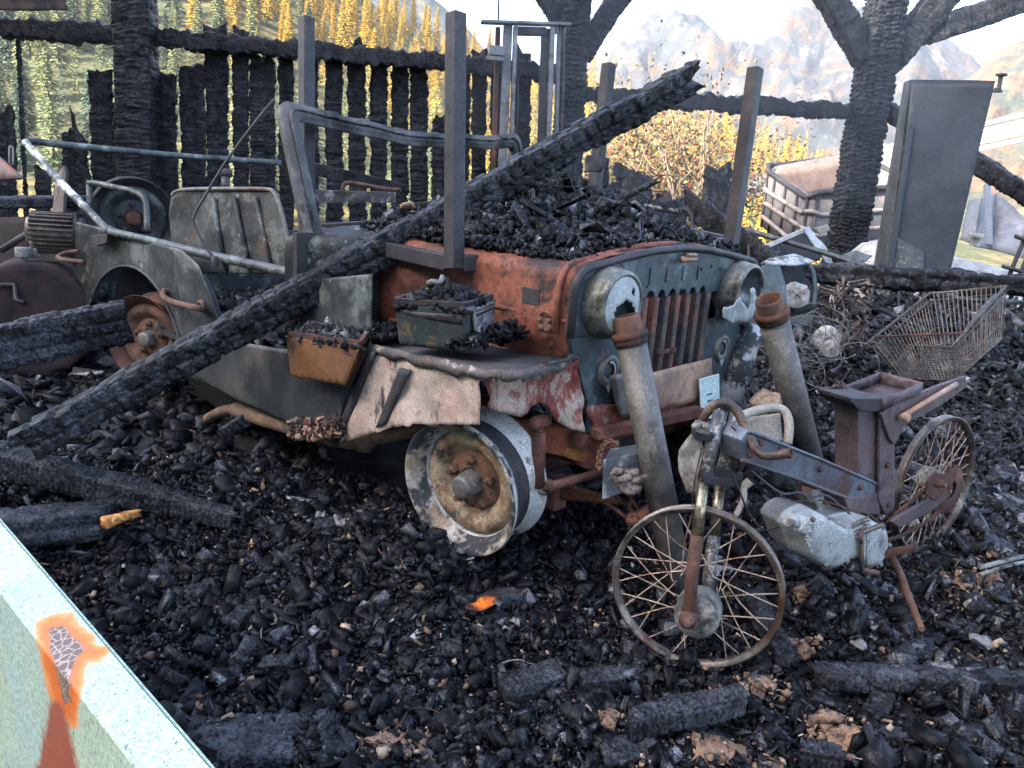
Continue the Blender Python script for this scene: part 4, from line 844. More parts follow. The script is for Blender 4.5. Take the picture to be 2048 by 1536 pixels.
# ------------------------------------------------------------------ burnt moped
P1 = D(1392, 1174, 1.99); P2 = D(1868, 968, 2.60)
md = unit((P2-P1)*np.array([1, 1, 0])); mn = unit(np.cross(md, (0, 0, 1))); mn = mn if mn@(CAM-P1) > 0 else -mn
def MP(x, y, off=0.0): return PLN(x, y, mn, P1+mn*off)
M_mrim = pm('tarnished chrome rim', lin((104, 98, 90)), .45, .55, [(lin((140, 134, 124)), 9, .55, .08), (lin((82, 62, 50)), 6, .56, .07), (lin((56, 54, 52)), 9, .58, .06), (lin((110, 82, 64)), 40, .62, .05)], [(160, .2, .002)], .3)
M_spoke = pm('pale rusted spokes', lin((168, 150, 132)), .6, .3, [(lin((132, 92, 72)), 20, .55, .08)], None, .25)
M_alu = pm('oxidised aluminium castings', lin((160, 163, 160)), .6, .15, [(lin((132, 134, 130)), 12, .55, .08), (lin((88, 84, 78)), 6, .60, .06), (lin((60, 56, 52)), 18, .68, .04)], [(70, .4, .005)], .2)
M_alud = pm('grimy aluminium', lin((128, 126, 118)), .65, .2, [(lin((92, 84, 76)), 10, .54, .08), (lin((60, 56, 52)), 7, .62, .05)], [(80, .4, .004)], .3)
M_frame = pm('blued frame steel', lin((92, 98, 108)), .5, .4, [(lin((112, 122, 132)), 3, .53, .10), (lin((78, 68, 72)), 3.4, .54, .09), (lin((104, 70, 54)), 7, .64, .05), (lin((52, 52, 58)), 14, .62, .06)], [(160, .2, .002)], .15)
M_fram2 = pm('purple-brown heat scaled steel', lin((88, 76, 78)), .55, .3, [(lin((108, 92, 92)), 8, .56, .08), (lin((62, 56, 60)), 6, .57, .07), (lin((126, 80, 60)), 8, .68, .04)], [(130, .3, .003)], .22)
M_fork = pm('speckled fork tube', lin((84, 82, 80)), .45, .5, [(lin((160, 156, 148)), 60, .56, .06), (lin((110, 84, 64)), 10, .64, .05)], [(150, .3, .002)], .25)
M_chrome = pm('yellowed chrome', lin((150, 140, 116)), .3, .8, [(lin((96, 88, 74)), 8, .58, .07)], None, .2)
M_lever = pm('cream lever', lin((138, 132, 120)), .65, 0, [(lin((120, 108, 96)), 9, .58, .07)], [(80, .3, .003)], .2)
moped = empty('moped', (P1+P2)/2*np.array([1, 1, 0])+np.array([0, 0, .06]), 'burnt moped with bare spoked wheels standing in the charcoal', 'moped')
def mwheel(c, ax, R, seed, hub_at, loose):
    ax = unit(ax); c = np.asarray(c); w = empty('wheel', c); w.parent = moped; w.location = Vector([float(q) for q in c])-wloc(moped)
    B().lathe(c, ax, [(-.012, R), (-.014, R+.002), (-.014, R-.002), (-.010, R-.007), (-.007, R-.013), (.007, R-.013), (.010, R-.007), (.014, R-.002), (.014, R+.002), (.012, R), (.008, R-.005), (-.008, R-.005), (-.012, R)], 72).obj('rim', M_mrim, w)
    e = unit(np.cross(ax, (0, 0, 1))); g = np.cross(e, ax); rs = np.random.RandomState(seed); b = B()
    for i in range(36):
        a = 2*math.pi*i/36; sg = 1 if i % 2 else -1; a2 = a+sg*(.95+.15*rs.randn()*loose); r2 = .048+.022*rs.rand()*loose; hb = hub_at if rs.rand() > loose else c
        p = c+(e*math.cos(a)+g*math.sin(a))*(R-.015); q_ = (c*loose+hub_at*(1-loose))+(e*math.cos(a2)+g*math.sin(a2))*r2+ax*(.022*(1 if (i//2) % 2 else -1))
        if loose and rs.rand() < .12: continue
        md_ = (p+q_)/2+rs.normal(0, .004*loose+.0005, 3); b = B().tube(arc_pts([p, md_, q_], 3), .0017, 5); b.obj('spoke', M_spoke, w)
    return w, e, g
wa = unit((CAM-P1)*np.array([1, 1, 0]))+np.array([-.10, .02, .02]); R_w = .213
w1, e1, g1 = mwheel(P1, wa, R_w, 3, D(1390, 1222, 1.95), 1.0)
hubc = D(1396, 1224, 1.95); wa = unit(wa)
B().lathe(hubc, wa, [(.042, 0), (.042, .030), (.036, .052), (.02, .056), (-.035, .056), (-.04, .03), (-.04, 0)], 30).obj('front_hub', M_alud, moped)
# fork legs: shroud, yellowed stanchion, slider
def fork(dx, dd, nm=True):
    t0, t1, t2, t3, t4 = D(1441+dx, 822, 1.95+dd), D(1407+dx, 962, 1.93+dd), D(1394+dx, 1078, 1.915+dd), D(1385+dx, 1140, 1.905+dd), D(1377+dx, 1236, 1.895+dd)
    B().tube([t0, t1], .0180, 18).obj('fork_tube', M_fork, moped); B().tube([t1, t2], .0140, 18).obj('stanchion', M_chrome, moped)
    B().tube([t2-(t3-t2)*.1, t3, t4], [.0165, .016, .015], 18).lathe(t4, wa, [(-.022, .021), (.018, .021), (.02, .012), (.03, .012), (.03, 0)], 16).obj('fork_slider', M_rustd if dx == 0 else M_fork, moped)
fork(0, 0); fork(34, .10)
B().lathe(D(1378, 1238, 1.875), wa, [(.0, .016), (.012, .015), (.02, .009), (.03, .008), (.03, 0)], 6, smooth=False).obj('axle_nut', M_rust, moped)
# yokes
def slab(name, pts, d0, th, mat, bev=.003): 
    P = [D(x, y, d) for (x, y), d in zip(pts, d0)]; return B().prism(P, (0, 0, -th)).obj(name, mat, moped, bev)
slab('lower_yoke', [(1404, 934), (1418, 928), (1486, 944), (1486, 960), (1440, 956), (1408, 950)], (1.915, 1.98, 2.06, 2.04, 1.93, 1.90), .022, M_dsteel)
slab('upper_yoke', [(1384, 850), (1404, 838), (1450, 846), (1462, 862), (1440, 872), (1392, 862)], (1.92, 1.98, 2.02, 2.0, 1.93, 1.90), .022, M_dsteel)
b = B().bar(D(1392, 852, 1.90), D(1416, 858, 1.91), .03, .025)
for x in (1390, 1411): b.lathe(D(x, 852, 1.885), unit(CAM-D(x, 852, 1.885)), [(0, .009), (.01, .008), (.012, 0)], 10)
b.obj('clamp', M_alud, moped, .003)
M_hb = pm('brown scaled handlebar', lin((84, 66, 56)), .55, .3, [(lin((116, 96, 82)), 14, .55, .08), (lin((50, 44, 42)), 8, .55, .07)], [(140, .4, .002)], .3)
# handlebar: over the stem, then down and towards the rider's side
B().tube(arc_pts([D(1402, 848, 1.99), D(1412, 828, 1.97), D(1432, 809, 1.955), D(1452, 806, 1.95), D(1472, 820, 1.94), D(1488, 850, 1.925), D(1503, 884, 1.905), D(1518, 905, 1.89), D(1540, 911, 1.87), D(1582, 906, 1.84)], 5), .0115, 14, cap=False).obj('handlebar', M_hb, moped)
B().lathe(D(1578, 906.5, 1.843), unit(D(1582, 906, 1.84)-D(1540, 911, 1.87)), [(0, .0126), (.006, .0132), (.006, .0100), (-.03, .0098), (-.03, 0)], 14).obj('bar_end', M_rustd, moped)
B().tube(arc_pts([D(1484, 832, 2.10), D(1510, 822, 2.12), D(1548, 815, 2.14), D(1570, 824, 2.14), D(1578, 850, 2.13), D(1575, 888, 2.12)], 5), .0125, 12).obj('far_handlebar', M_lever, moped)
# frame beam, steering head, front shield shell
B().tube([D(1478, 848, 2.06), D(1464, 935, 2.05)], .026, 18).obj('steering_head', M_fram2, moped)
fb_ = [(1497, 858), (1520, 866), (1640, 915), (1765, 970), (1768, 982), (1742, 992), (1700, 1000), (1600, 962), (1484, 922), (1482, 880)]
for off, nm in ((.035, 'frame_beam'),):
    P = [MP(x, y, off) for x, y in fb_]; B().prism(P, -mn*.07).obj(nm, M_frame, moped, .005)
B().prism([MP(1690, 1000, .04), MP(1760, 985, .04), MP(1760, 1030, .04), MP(1700, 1025, .04)], -mn*.08).obj('frame_gusset', M_fram2, moped, .004)
shp = [(1386, 868), (1404, 862), (1412, 900), (1410, 960), (1396, 990), (1372, 984), (1358, 940), (1362, 900)]
sheet('front_shell', [D(x, y, 2.10) for x, y in shp], M_alud, moped, .006, .05, 10, 5, 5)
sheet('shell_side', [D(x, y, d) for x, y, d in ((1484, 836, 2.2), (1560, 826, 2.22), (1566, 880, 2.22), (1520, 892, 2.2), (1500, 862, 2.2))], M_lever, moped, .006, .02, 10, 4, 6)
# seat column, under-seat tray, rack
def mbox(name, px, o1, o0, mat, bev=.003):
    B().prism([MP(x, y, o1) for x, y in px], -mn*(o1-o0)).obj(name, mat, moped, bev)
mbox('seat_column', [(1716, 815), (1758, 812), (1760, 1000), (1716, 982)], .030, -.045, M_fram2)
mbox('seat_column_flange', [(1760, 812), (1790, 835), (1790, 1025), (1772, 1032), (1758, 1000)], .045, .035, M_fram2)
mbox('column_cap', [(1702, 796), (1766, 796), (1768, 818), (1752, 824), (1720, 822), (1702, 804)], .05, -.05, M_dsteel)
mbox('rack_arm', [(1762, 828), (1790, 806), (1880, 770), (1932, 752), (1934, 775), (1880, 812), (1810, 850), (1790, 890), (1780, 880)], .055, .045, M_fram2)
mbox('far_rack_arm', [(1762, 828), (1790, 806), (1880, 770), (1932, 752), (1934, 775), (1880, 806), (1800, 835)], -.085, -.095, M_fram2)
B().tube([MP(1800, 835, .065), MP(1912, 768, .065)], .008, 8).lathe(MP(1804, 833, .06), mn, [(0, .012), (.02, .012), (.022, .008), (.022, 0)], 12).obj('rack_rod', M_tan, moped)
t0, t1, t2, t3 = MP(1724, 797, .055), MP(1764, 802, .055), MP(1840, 770, .055), MP(1842, 786, .055)
bk = -mn*.13; hgt = np.array([0, 0, .035])
lo = MP(1766, 820, .055); hi = MP(1841, 788, .055)
for nm, q in (('tray_side', [lo, hi, hi+hgt, lo+hgt]), ('tray_side', [lo+bk, hi+bk, hi+bk+hgt, lo+bk+hgt]), ('tray_end', [lo, lo+bk, lo+bk+hgt, lo+hgt]), ('tray_end', [hi, hi+bk, hi+bk+hgt, hi+hgt]), ('tray_floor', [lo, hi, hi+bk, lo+bk])):
    sheet(nm, q, M_fram2, moped, .004, 0, 8, 2)
# rear wheel, sprocket, swing arm, chain
w2, e2, g2 = mwheel(P2, mn+np.array([.0, .0, .03]), .232, 9, P2, 0.0)
B().lathe(P2, mn, [(-.05, 0), (-.05, .035), (-.04, .05), (-.03, .03), (-.02, .045), (-.01, .03), (.0, .045), (.01, .03), (.02, .05), (.035, .052), (.04, .02)], 30).obj('rear_hub', M_alud, moped)
b = B().lathe(P2, mn, [(.048, .030), (.048, .072), (.052, .076), (.056, .072), (.056, .030)], 36)
for i in range(28):
    a = 6.283*i/28; b.box(P2+mn*.052+(e2*math.cos(a)+g2*math.sin(a))*.079, (e2*math.cos(a)+g2*math.sin(a))*.005, (-e2*math.sin(a)+g2*math.cos(a))*.004, mn*.002)
b.obj('sprocket', M_rustd, moped)
mbox('swing_arm', [(1784, 1044), (1796, 1034), (1868, 994), (1892, 978), (1898, 992), (1870, 1018), (1800, 1056)], .080, .068, M_fram2)
mbox('axle_plate', [(1852, 990), (1856, 962), (1872, 944), (1892, 950), (1896, 986), (1872, 1002)], .086, .079, M_rustd)
B().lathe(MP(1874, 966, .086), mn, [(0, .014), (.014, .014), (.018, .007), (.03, .007), (.03, 0)], 6, smooth=False).obj('axle_nut', M_rust, moped)
def chain_run(pts, name='drive_chain'):
    cp = arc_pts(pts, 6); P = [cp[0]]
    for q_ in cp[1:]:
        while np.linalg.norm(q_-P[-1]) > .0125: P.append(P[-1]+unit(q_-P[-1])*.0125)
    b = B()
    for i in range(len(P)-1):
        t = unit(P[i+1]-P[i]); b.box((P[i]+P[i+1])/2, t*.0062, mn*(.0045 if i % 2 else .0028), unit(np.cross(t, mn))*.0042)
    b.obj(name, M_rustd, moped)
chain_run([MP(1774, 1046, .06), MP(1800, 1020, .062), MP(1845, 985, .062), MP(1862, 968, .06)]); chain_run([MP(1752, 1085, .06), MP(1800, 1072, .062), MP(1860, 1040, .062), MP(1888, 1010, .06)])
# engine
eng = [(1566, 1048), (1574, 1030), (1592, 1016), (1612, 1013), (1634, 1028), (1654, 1036), (1682, 1030), (1706, 1028), (1734, 1036), (1752, 1050), (1756, 1078), (1750, 1104), (1730, 1124), (1706, 1122), (1690, 1106), (1662, 1112), (1634, 1126), (1606, 1114), (1586, 1100), (1576, 1072)]
P = [MP(x, y, .05) for x, y in eng]; cen = sum(P)/len(P)
P = [cen+(p-cen) for p in arc_pts(P+[P[0]], 3)[:-1]]
b = B(); n = len(P); rings = [[cen+(p-cen)*s+mn*o for p in P] for s, o in ((.0, .060), (.45, .060), (.74, .057), (.86, .051), (.94, .040), (.985, .024), (1, .008), (1, -.004), (1.03, -.006), (1.03, -.014), (1, -.016), (.98, -.06), (.9, -.09))]
V = sum(rings, []); b.add(V, [(k*n+i, k*n+(i+1) % n, (k+1)*n+(i+1) % n, (k+1)*n+i) for k in range(12) for i in range(n)], True)
b.obj('engine_case', M_alu, moped)
engo = [c for c in moped.children if c.name.startswith('engine_case')][-1]
for i in range(9):
    yy = 1042+7.5*i; B().bar(MP(1704+i*1.2, yy+6, .108), MP(1738+i*.6, yy-9, .106), .004, .006, up=mn).obj('cooling_fin', M_alud, engo)
rs = np.random.RandomState(2)
for i in range(22):
    x, y = rs.uniform(1600, 1690), rs.uniform(1040, 1105); B().lathe(MP(x, y, .102), mn, [(0, .0045), (.004, .004), (.006, .002), (.006, 0)], 7).obj('blister', M_alu, engo)
for i in range(0, n, 5):
    B().lathe(cen+(P[i]-cen)*.90+mn*.046, mn, [(0, .0075), (.007, .007), (.009, .003), (.009, 0)], 8).obj('cover_bolt', M_alud, engo)
B().tube([cen+(MP(1696, y, .05)-cen)*.97+mn*.058 for y in (1032, 1060, 1090, 1108)], .004, 6).obj('case_seam', M_alud, engo)
for i in range(7): B().lathe(MP(1600-5*i, 1030-0*i, .0)+md*0, unit(MP(1566, 1020, 0)-MP(1610, 1040, 0)), [(0, .030), (.0025, .040), (.005, .030)], 20).obj('cylinder_fin', M_alud, engo) if i < 4 else None
B().tube([MP(1592, 1048, .10), MP(1575, 1044, .15)], .010, 12).lathe(MP(1588, 1047, .10), mn, [(0, .020), (.008, .019), (.010, .010)], 16).obj('drive_shaft', M_alu, engo)
b = B().tube(arc_pts([MP(1622, 1010, .0), MP(1632, 998, .0), MP(1630, 975, .0), MP(1615, 965, .0)], 3), .020, 12).box(MP(1618, 985, .01), md*.02, mn*.02, (0, 0, .018)); b.obj('carburettor', M_alud, moped)
B().prism([MP(1604, 970, .03), MP(1626, 975, .03), MP(1628, 996, .03), MP(1604, 990, .03)], -mn*.02).obj('engine_bracket', M_rust, moped, .003)
# pedal crank, gear lever, stand
B().tube(arc_pts([MP(1722, 1085, .12), MP(1724, 1066, .12), MP(1765, 1050, .10)], 4), .007, 8).tube([MP(1722, 1085, .12), MP(1724, 1140, .12)], .007, 8).obj('kick_lever', M_steel, moped)
B().tube([MP(1724, 1140, .12), MP(1756, 1146, .13)], .008, 8).tube(arc_pts([MP(1730, 1138, .10), MP(1752, 1122, .10), MP(1755, 1100, .09)], 4), .008, 8).obj('foot_lever', M_rust, moped)
B().bar(MP(1768, 1106, .10), MP(1832, 1096, .16), .02, .018).obj('foot_peg', M_rustd, moped, .003)
B().tube([MP(1782, 1112, .09), MP(1802, 1150, .12), MP(1812, 1182, .16), GZ(1844, 1258, .13)], [.012, .011, .012, .008], 10).obj('side_stand', M_rust, moped)
# brake lever, cables
B().tube(arc_pts([D(1500, 962, 2.0), D(1488, 975, 2.0), D(1486, 1000, 1.99), D(1470, 1034, 1.98)], 4), [.012]*4+[.009]*4+[.008]*4+[.006], 8).obj('brake_lever', M_lever, moped)
def wire(name, pts, r, mat, parent): return B().tube(arc_pts(pts, 6), r, 5).obj(name, mat, parent)
wire('cable', [D(1462, 852, 1.9), D(1486, 880, 1.95), D(1500, 925, 1.98), D(1498, 962, 2.0)], .0026, M_dsteel, moped)
wire('cable', [D(1455, 925, 1.9), D(1480, 985, 1.95), D(1500, 1030, 2.0), D(1530, 1060, 2.05), D(1570, 1050, 2.1)], .0024, M_dsteel, moped)
wire('cable', [D(1404, 895, 1.9), D(1390, 960, 1.93), D(1385, 1010, 1.95)], .002, M_dsteel, moped)

# ------------------------------------------------------------------ wire basket on the moped's rack
bL, bB_, bR, bF = D(1738, 684, 2.86), D(1858, 588, 3.16), D(2012, 572, 3.02), D(1902, 696, 2.72)
gL, gB, gR, gF = D(1800, 757, 2.84), D(1875, 690, 3.05), D(2005, 676, 2.98), D(1911, 760, 2.72)
M_wire = pm('scaled basket wire', lin((86, 80, 74)), .6, .4, [(lin((118, 108, 96)), 18, .55, .08), (lin((70, 56, 50)), 9, .58, .07)], None, .25)
bas = empty('wire_basket', (gL+gR+gB+gF)/4, 'rusty wire basket resting tilted on the rack of the moped', 'basket')
B().tube([bL, bB_, bR, bF], .0055, 6, closed=True).obj('top_rim', M_wire, bas)
B().tube([p+(q-p)*.14 for p, q in ((bL, gL), (bB_, gB), (bR, gR), (bF, gF))], .0030, 6, closed=True).obj('second_rim', M_wire, bas)
B().tube([gL, gB, gR, gF], .0034, 6, closed=True).obj('bottom_rim', M_wire, bas)
B().tube([p+(q-p)*.68 for p, q in ((bL, gL), (bB_, gB), (bR, gR), (bF, gF))], .0024, 5, closed=True).obj('middle_wire', M_wire, bas)
for p0, p1, q0, q1, n in ((bL, bF, gL, gF, 17), (bF, bR, gF, gR, 20), (bR, bB_, gR, gB, 16), (bB_, bL, gB, gL, 18)):
    for i in range(n+1):
        s = i/n; B().tube([p0+(p1-p0)*s, q0+(q1-q0)*s], .0022, 4).obj('side_wire', M_wire, bas)
for i in range(1, 15):
    s = i/15; B().tube([gL+(gB-gL)*s, gF+(gR-gF)*s], .0016, 4).obj('floor_wire', M_wire, bas); B().tube([gL+(gF-gL)*s, gB+(gR-gB)*s], .0016, 4).obj('floor_wire', M_wire, bas)
wire('handle', [bF+(bR-bF)*.2, D(1960, 622, 2.82), D(1990, 590, 2.95)], .005, M_wire, bas)
wire('handle', [bL+(bB_-bL)*.1, D(1790, 672, 2.75), D(1898, 668, 2.70), bF+(bR-bF)*.25], .0045, M_rustd, bas)

for k, (x, y, o) in enumerate(((1520, 886, .037), (1560, 900, .037), (1640, 938, .037), (1720, 975, .037), (1500, 910, .037), (1768, 850, .047), (1775, 930, .047), (1778, 1010, .047))):
    B().lathe(MP(x, y, o), mn, [(0, .009), (.006, .0085), (.008, .004), (.008, 0)], 6, smooth=False).obj('bolt', M_rustd, moped)
B().tube([MP(1497, 862, .036), MP(1640, 918, .036), MP(1762, 971, .036)], .005, 6).obj('beam_seam', M_frame, moped)
B().tube([MP(1484, 920, .036), MP(1600, 960, .036), MP(1700, 998, .036)], .005, 6).obj('beam_seam', M_fram2, moped)
wire('cable', [MP(1500, 940, .03), MP(1560, 985, .04), MP(1600, 985, .05), MP(1620, 1000, .06)], .003, M_dsteel, moped)
wire('cable', [MP(1640, 1000, .05), MP(1690, 1015, .08), MP(1740, 1030, .08), MP(1770, 1060, .08)], .0025, M_rustd, moped)
wire('cable', [MP(1612, 1002, .06), MP(1650, 990, .08), MP(1680, 1012, .09), MP(1700, 1028, .10)], .0028, M_dsteel, moped)

# ------------------------------------------------------------------ lift mast behind the windscreen
mast = empty('lift_mast', WL(1060, 420, .45)*np.array([1, 1, 0]), 'grey steel lift mast with two channel uprights beside the middle post', 'mast')
M_mast = pm('grey mast steel', lin((104, 106, 110)), .5, .35, [(lin((132, 132, 132)), 6, .55, .08), (lin((98, 74, 60)), 4, .60, .06), (lin((70, 72, 76)), 7, .58, .06)], [(100, .2, .003)], .2)
def mb(x0, y0, x1, y1, w, d=.05, off=.45): 
    a = WL(x0, y0, off); b_ = WL(x1, y1, off); return B().bar(b_, a, d, w, up=WD)
mb(1016, 50, 1002, 400, .055).obj('upright', M_mast, mast, .003); mb(1031, 52, 1018, 400, .022, .08, .48).obj('upright_flange', M_mast, mast, .002)
mb(996, 55, 984, 420, .03, .05, .42).obj('upright_back', M_rustd, mast, .002)
mb(1090, 58, 1078, 400, .045).obj('upright', M_dsteel, mast, .003); mb(1104, 56, 1092, 400, .030, .07, .48).obj('upright_flange', M_mast, mast, .002); mb(1118, 54, 1108, 400, .022, .05, .44).obj('upright_flange', M_mast, mast, .002)
B().bar(WL(962, 44, .48), WL(1140, 50, .48), .09, .016).obj('top_plate', M_mast, mast, .002); B().bar(WL(1030, 62, .46), WL(1092, 64, .46), .05, .05).obj('cross_tie', M_dsteel, mast, .003)
B().box(WL(994, 102, .50), WD*.05, WN*.03, (0, 0, .028)).obj('bracket', M_mast, mast, .004); B().box(WL(990, 118, .50), WD*.055, WN*.03, (0, 0, .012)).obj('bracket', M_mast, mast, .003)
wire('hydraulic_hose', [WL(1132, 52, .5), WL(1128, 80, .52), WL(1126, 200, .5), WL(1118, 330, .5)], .008, M_dsteel, mast)
wire('hydraulic_hose', [WL(1034, 90, .5), WL(1036, 200, .5), WL(1028, 340, .5)], .006, M_dsteel, mast)
tag(B().tube([WL(998, -40, .3), WL(997, 40, .3)], .006, 6).obj('hanging_wire', M_dsteel), 'thin wire hanging from above onto the left of the lift mast', 'wire')
tag(B().tube([WL(1098, -40, .3), WL(1104, 20, .3)], .006, 6).obj('hanging_wire', M_dsteel), 'thin wire hanging in front of the middle post', 'wire')

# ------------------------------------------------------------------ tall steel cabinet door leaning by the corner post
M_cab = pm('sooted steel sheet', lin((46, 52, 58)), .5, .25, [(lin((52, 58, 64)), 1.6, .54, .14), (lin((40, 45, 50)), 2, .55, .12), (lin((80, 84, 86)), 40, .70, .05)], [(140, .2, .002), (4, .3, .02)], .18)
M_cabf = pm('blistered steel sheet', lin((72, 78, 82)), .55, .25, [(lin((136, 130, 114)), 34, .60, .05), (lin((52, 56, 58)), 6, .54, .08)], [(120, .4, .004)], .2)
dc = 4.35; C4 = [D(1824, 158, dc+.15), D(1990, 163, dc+.0), D(1900, 548, dc+.10), D(1788, 545, dc+.2)]
cab = empty('steel_cabinet', D(1840, 560, dc)*np.array([1, 1, 0]), 'tall dark steel cabinet leaning in front of the corner post', 'cabinet')
back_c = unit(np.cross(C4[1]-C4[0], C4[3]-C4[0])); back_c = -back_c if back_c@(CAM-C4[0]) > 0 else back_c
dn = unit(C4[2]-C4[1]); ext = [C4[0], C4[1], C4[2]+dn*.18, C4[3]+dn*.18]
B().prism([p+back_c*.012 for p in ext], back_c*.02).obj('door_core', M_cab, cab, .004); sheet('door', ext, M_cab, cab, .004, .022, 2.6, 5, 8)
sheet('blistered_foot', [p-back_c*.016 for p in (ext[3]-(ext[3]-ext[0])*.30, ext[2]-(ext[2]-ext[1])*.24+(ext[3]-ext[2])*.55, ext[2]+(ext[3]-ext[2])*.35, ext[3])], M_cabf, cab, .003, .004, 9, 4)
S4 = [D(1824, 160, dc+.16), D(1786, 545, dc+.22), D(1752, 548, dc+.55), D(1812, 165, dc+.5)]
S4[1] = S4[1]+dn*.18; S4[2] = S4[2]+dn*.18
B().prism(S4, (-.01, -.01, 0)).obj('side_panel', M_cabf, cab, .002)
B().bar(D(1822, 250, dc+.13), D(1776, 560, dc+.18), .03, .025).obj('edge_bar', M_cab, cab, .003)
B().tube([D(1990, 180, dc), D(1998, 178, dc), D(2002, 150, dc)], .012, 8).lathe(D(2003, 150, dc), (0, 0, 1), [(-.004, .03), (.006, .03), (.006, 0)], 12).lathe(D(1995, 182, dc), (0, 0, 1), [(-.006, .026), (.004, .026), (.004, 0)], 12).obj('hinge_pin', M_dsteel, cab)

# ------------------------------------------------------------------ things beyond the corner post
M_ibc = pm('scorched tank sheet', lin((92, 90, 90)), .7, .1, [(lin((112, 104, 98)), 3, .54, .08), (lin((72, 70, 72)), 2.4, .56, .08)], [(40, .3, .006)], .2)
ra_, rb_, rc_, rd_ = D(1533, 336, 8.2), D(1622, 392, 7.3), D(1830, 372, 7.6), D(1700, 306, 8.5); dv = D(1606, 520, 7.25)-rb_
tank = empty('caged_tank', (ra_+rc_)/2+dv, 'tilted burnt liquid tank in a wire cage behind the corner post', 'tank')
def rnd(pts, f=.12):
    o_ = []
    for i, p in enumerate(pts):
        a = pts[i-1]; c = pts[(i+1) % len(pts)]
        for t in np.linspace(0, 1, 5): q0 = p+(a-p)*f; q1 = p+(c-p)*f; o_.append(q0*(1-t)**2+2*p*t*(1-t)+q1*t*t)
    return o_
rp = rnd([ra_, rb_, rc_, rd_]); n = len(rp); b = B()
b.add(rp+[p+dv for p in rp], [(i, (i+1) % n, n+(i+1) % n, n+i) for i in range(n)], True); o = b.obj('tank_wall', M_ibc, tank); m_ = o.modifiers.new('t', 'SOLIDIFY'); m_.thickness = .02
sheet('tank_floor', [p+dv*.62 for p in rp], pm('brown sludge', lin((134, 108, 92)), .9, 0, [(lin((96, 80, 70)), 3, .55, .1)], [(20, .5, .02)]), tank, .01, .05, 2, 4)
sheet('inner_back_wall', [ra_+(rb_-ra_)*.1+dv*.03, rd_+(rc_-rd_)*.06+dv*.03, rc_-(rc_-rd_)*.05+dv*.03, rc_-(rc_-rd_)*.05+dv*.7, rd_+dv*.7, ra_+dv*.7], pm('brown inner wall', lin((116, 100, 92)), .9, 0, [(lin((108, 86, 76)), 3, .55, .1)], None), tank, .01, .03, 3, 3)
M_cage = pm('pale cage tube', lin((150, 138, 130)), .6, .3, [(lin((104, 84, 74)), 6, .57, .07)], None, .2)
ctr_t = sum(rp)/n
for k in (0.0, .30, .58, .86):
    B().tube([ctr_t+(p-ctr_t)*1.03+dv*k+np.array([0, 0, .03*math.sin(i*.9+k*5)]) for i, p in enumerate(rp)], .022 if k else .028, 8, closed=True).obj('cage_hoop', M_cage if k else M_dsteel, tank)
for i in (1, 3, 6, 8, 11, 13, 17):
    p = ctr_t+(rp[i]-ctr_t)*1.02; B().tube([p, p+dv], .014, 6).obj('cage_upright', M_dsteel, tank)
for s in (.25, .5, .75):
    for (p0, p1) in ((ra_, rb_), (rb_, rc_)):
        p = p0+(p1-p0)*s; p = ctr_t+(p-ctr_t)*1.02; B().tube([p, p+dv], .014, 6).obj('cage_upright', M_dsteel, tank)
g0 = D(1730, 482, 5.4); g1 = D(2150, 580, 5.0)
gt = empty('gas_tank', (g0+g1)/2*np.array([1, 1, 0]), 'large ash-speckled white gas tank lying behind the leaning cabinet', 'tank')
M_gas = pm('ash speckled white tank', lin((186, 182, 174)), .7, 0, [(lin((150, 146, 142)), 9, .54, .07), (lin((206, 198, 170)), 26, .62, .05), (lin((96, 94, 94)), 18, .66, .05)], [(60, .4, .006)], .2)
B().lathe(g0-np.array([0, 0, .30]), unit(g1-g0), [(-.16, 0), (-.14, .16), (-.06, .28), (.06, .33), (1.9, .33), (2.0, .30)], 40).obj('tank_shell', M_gas, gt)
B().lathe(D(1952, 476, 5.05), (0, 0, 1), [(-.05, .03), (0, .03), (.0, .045), (.03, .045), (.03, 0)], 12).obj('valve', M_gas, gt)
gs = empty('folded_sheet', D(1990, 520, 6.0), 'grey folded metal sheets standing behind the white gas tank', 'metal sheet')
M_gsh = pm('grey weathered sheet', lin((136, 138, 142)), .6, .2, [(lin((112, 114, 118)), 3, .54, .09), (lin((160, 158, 154)), 5, .60, .07)], [(60, .2, .004)], .12)
sheet('sheet_panel', [D(1938, 400, 6.1), D(1964, 396, 6.0), D(1948, 490, 6.0), D(1922, 480, 6.1)], M_gsh, gs, .01, .02, 4, 3)
sheet('sheet_panel', [D(1962, 396, 6.1), D(1995, 386, 6.2), D(1985, 500, 6.0), D(1942, 490, 6.0)], M_gsh, gs, .01, .03, 4, 3, 2)
sheet('sheet_panel', [D(1994, 386, 6.2), D(2060, 448, 5.9), D(2060, 520, 5.8), D(1984, 500, 5.95)], M_gsh, gs, .01, .04, 4, 3, 4)
B().bar(D(1974, 370, 5.95), D(1978, 490, 5.9), .05, .02).obj('post_strip', M_gsh, gs, .002)
tag(B().bar(D(1450, 372, 9.6), D(2110, 214, 8.4), .10, .05).bar(D(1450, 388, 9.6), D(2110, 240, 8.4), .05, .16).bar(D(1450, 404, 9.6), D(2110, 266, 8.4), .10, .05).obj('steel_girder', pm('pale grey girder', lin((150, 150, 150)), .5, .3, [(lin((120, 120, 122)), 4, .55, .08)], None, .1), bevel=.004), 'long pale steel girder slanting up at the right behind the cabinet', 'girder')
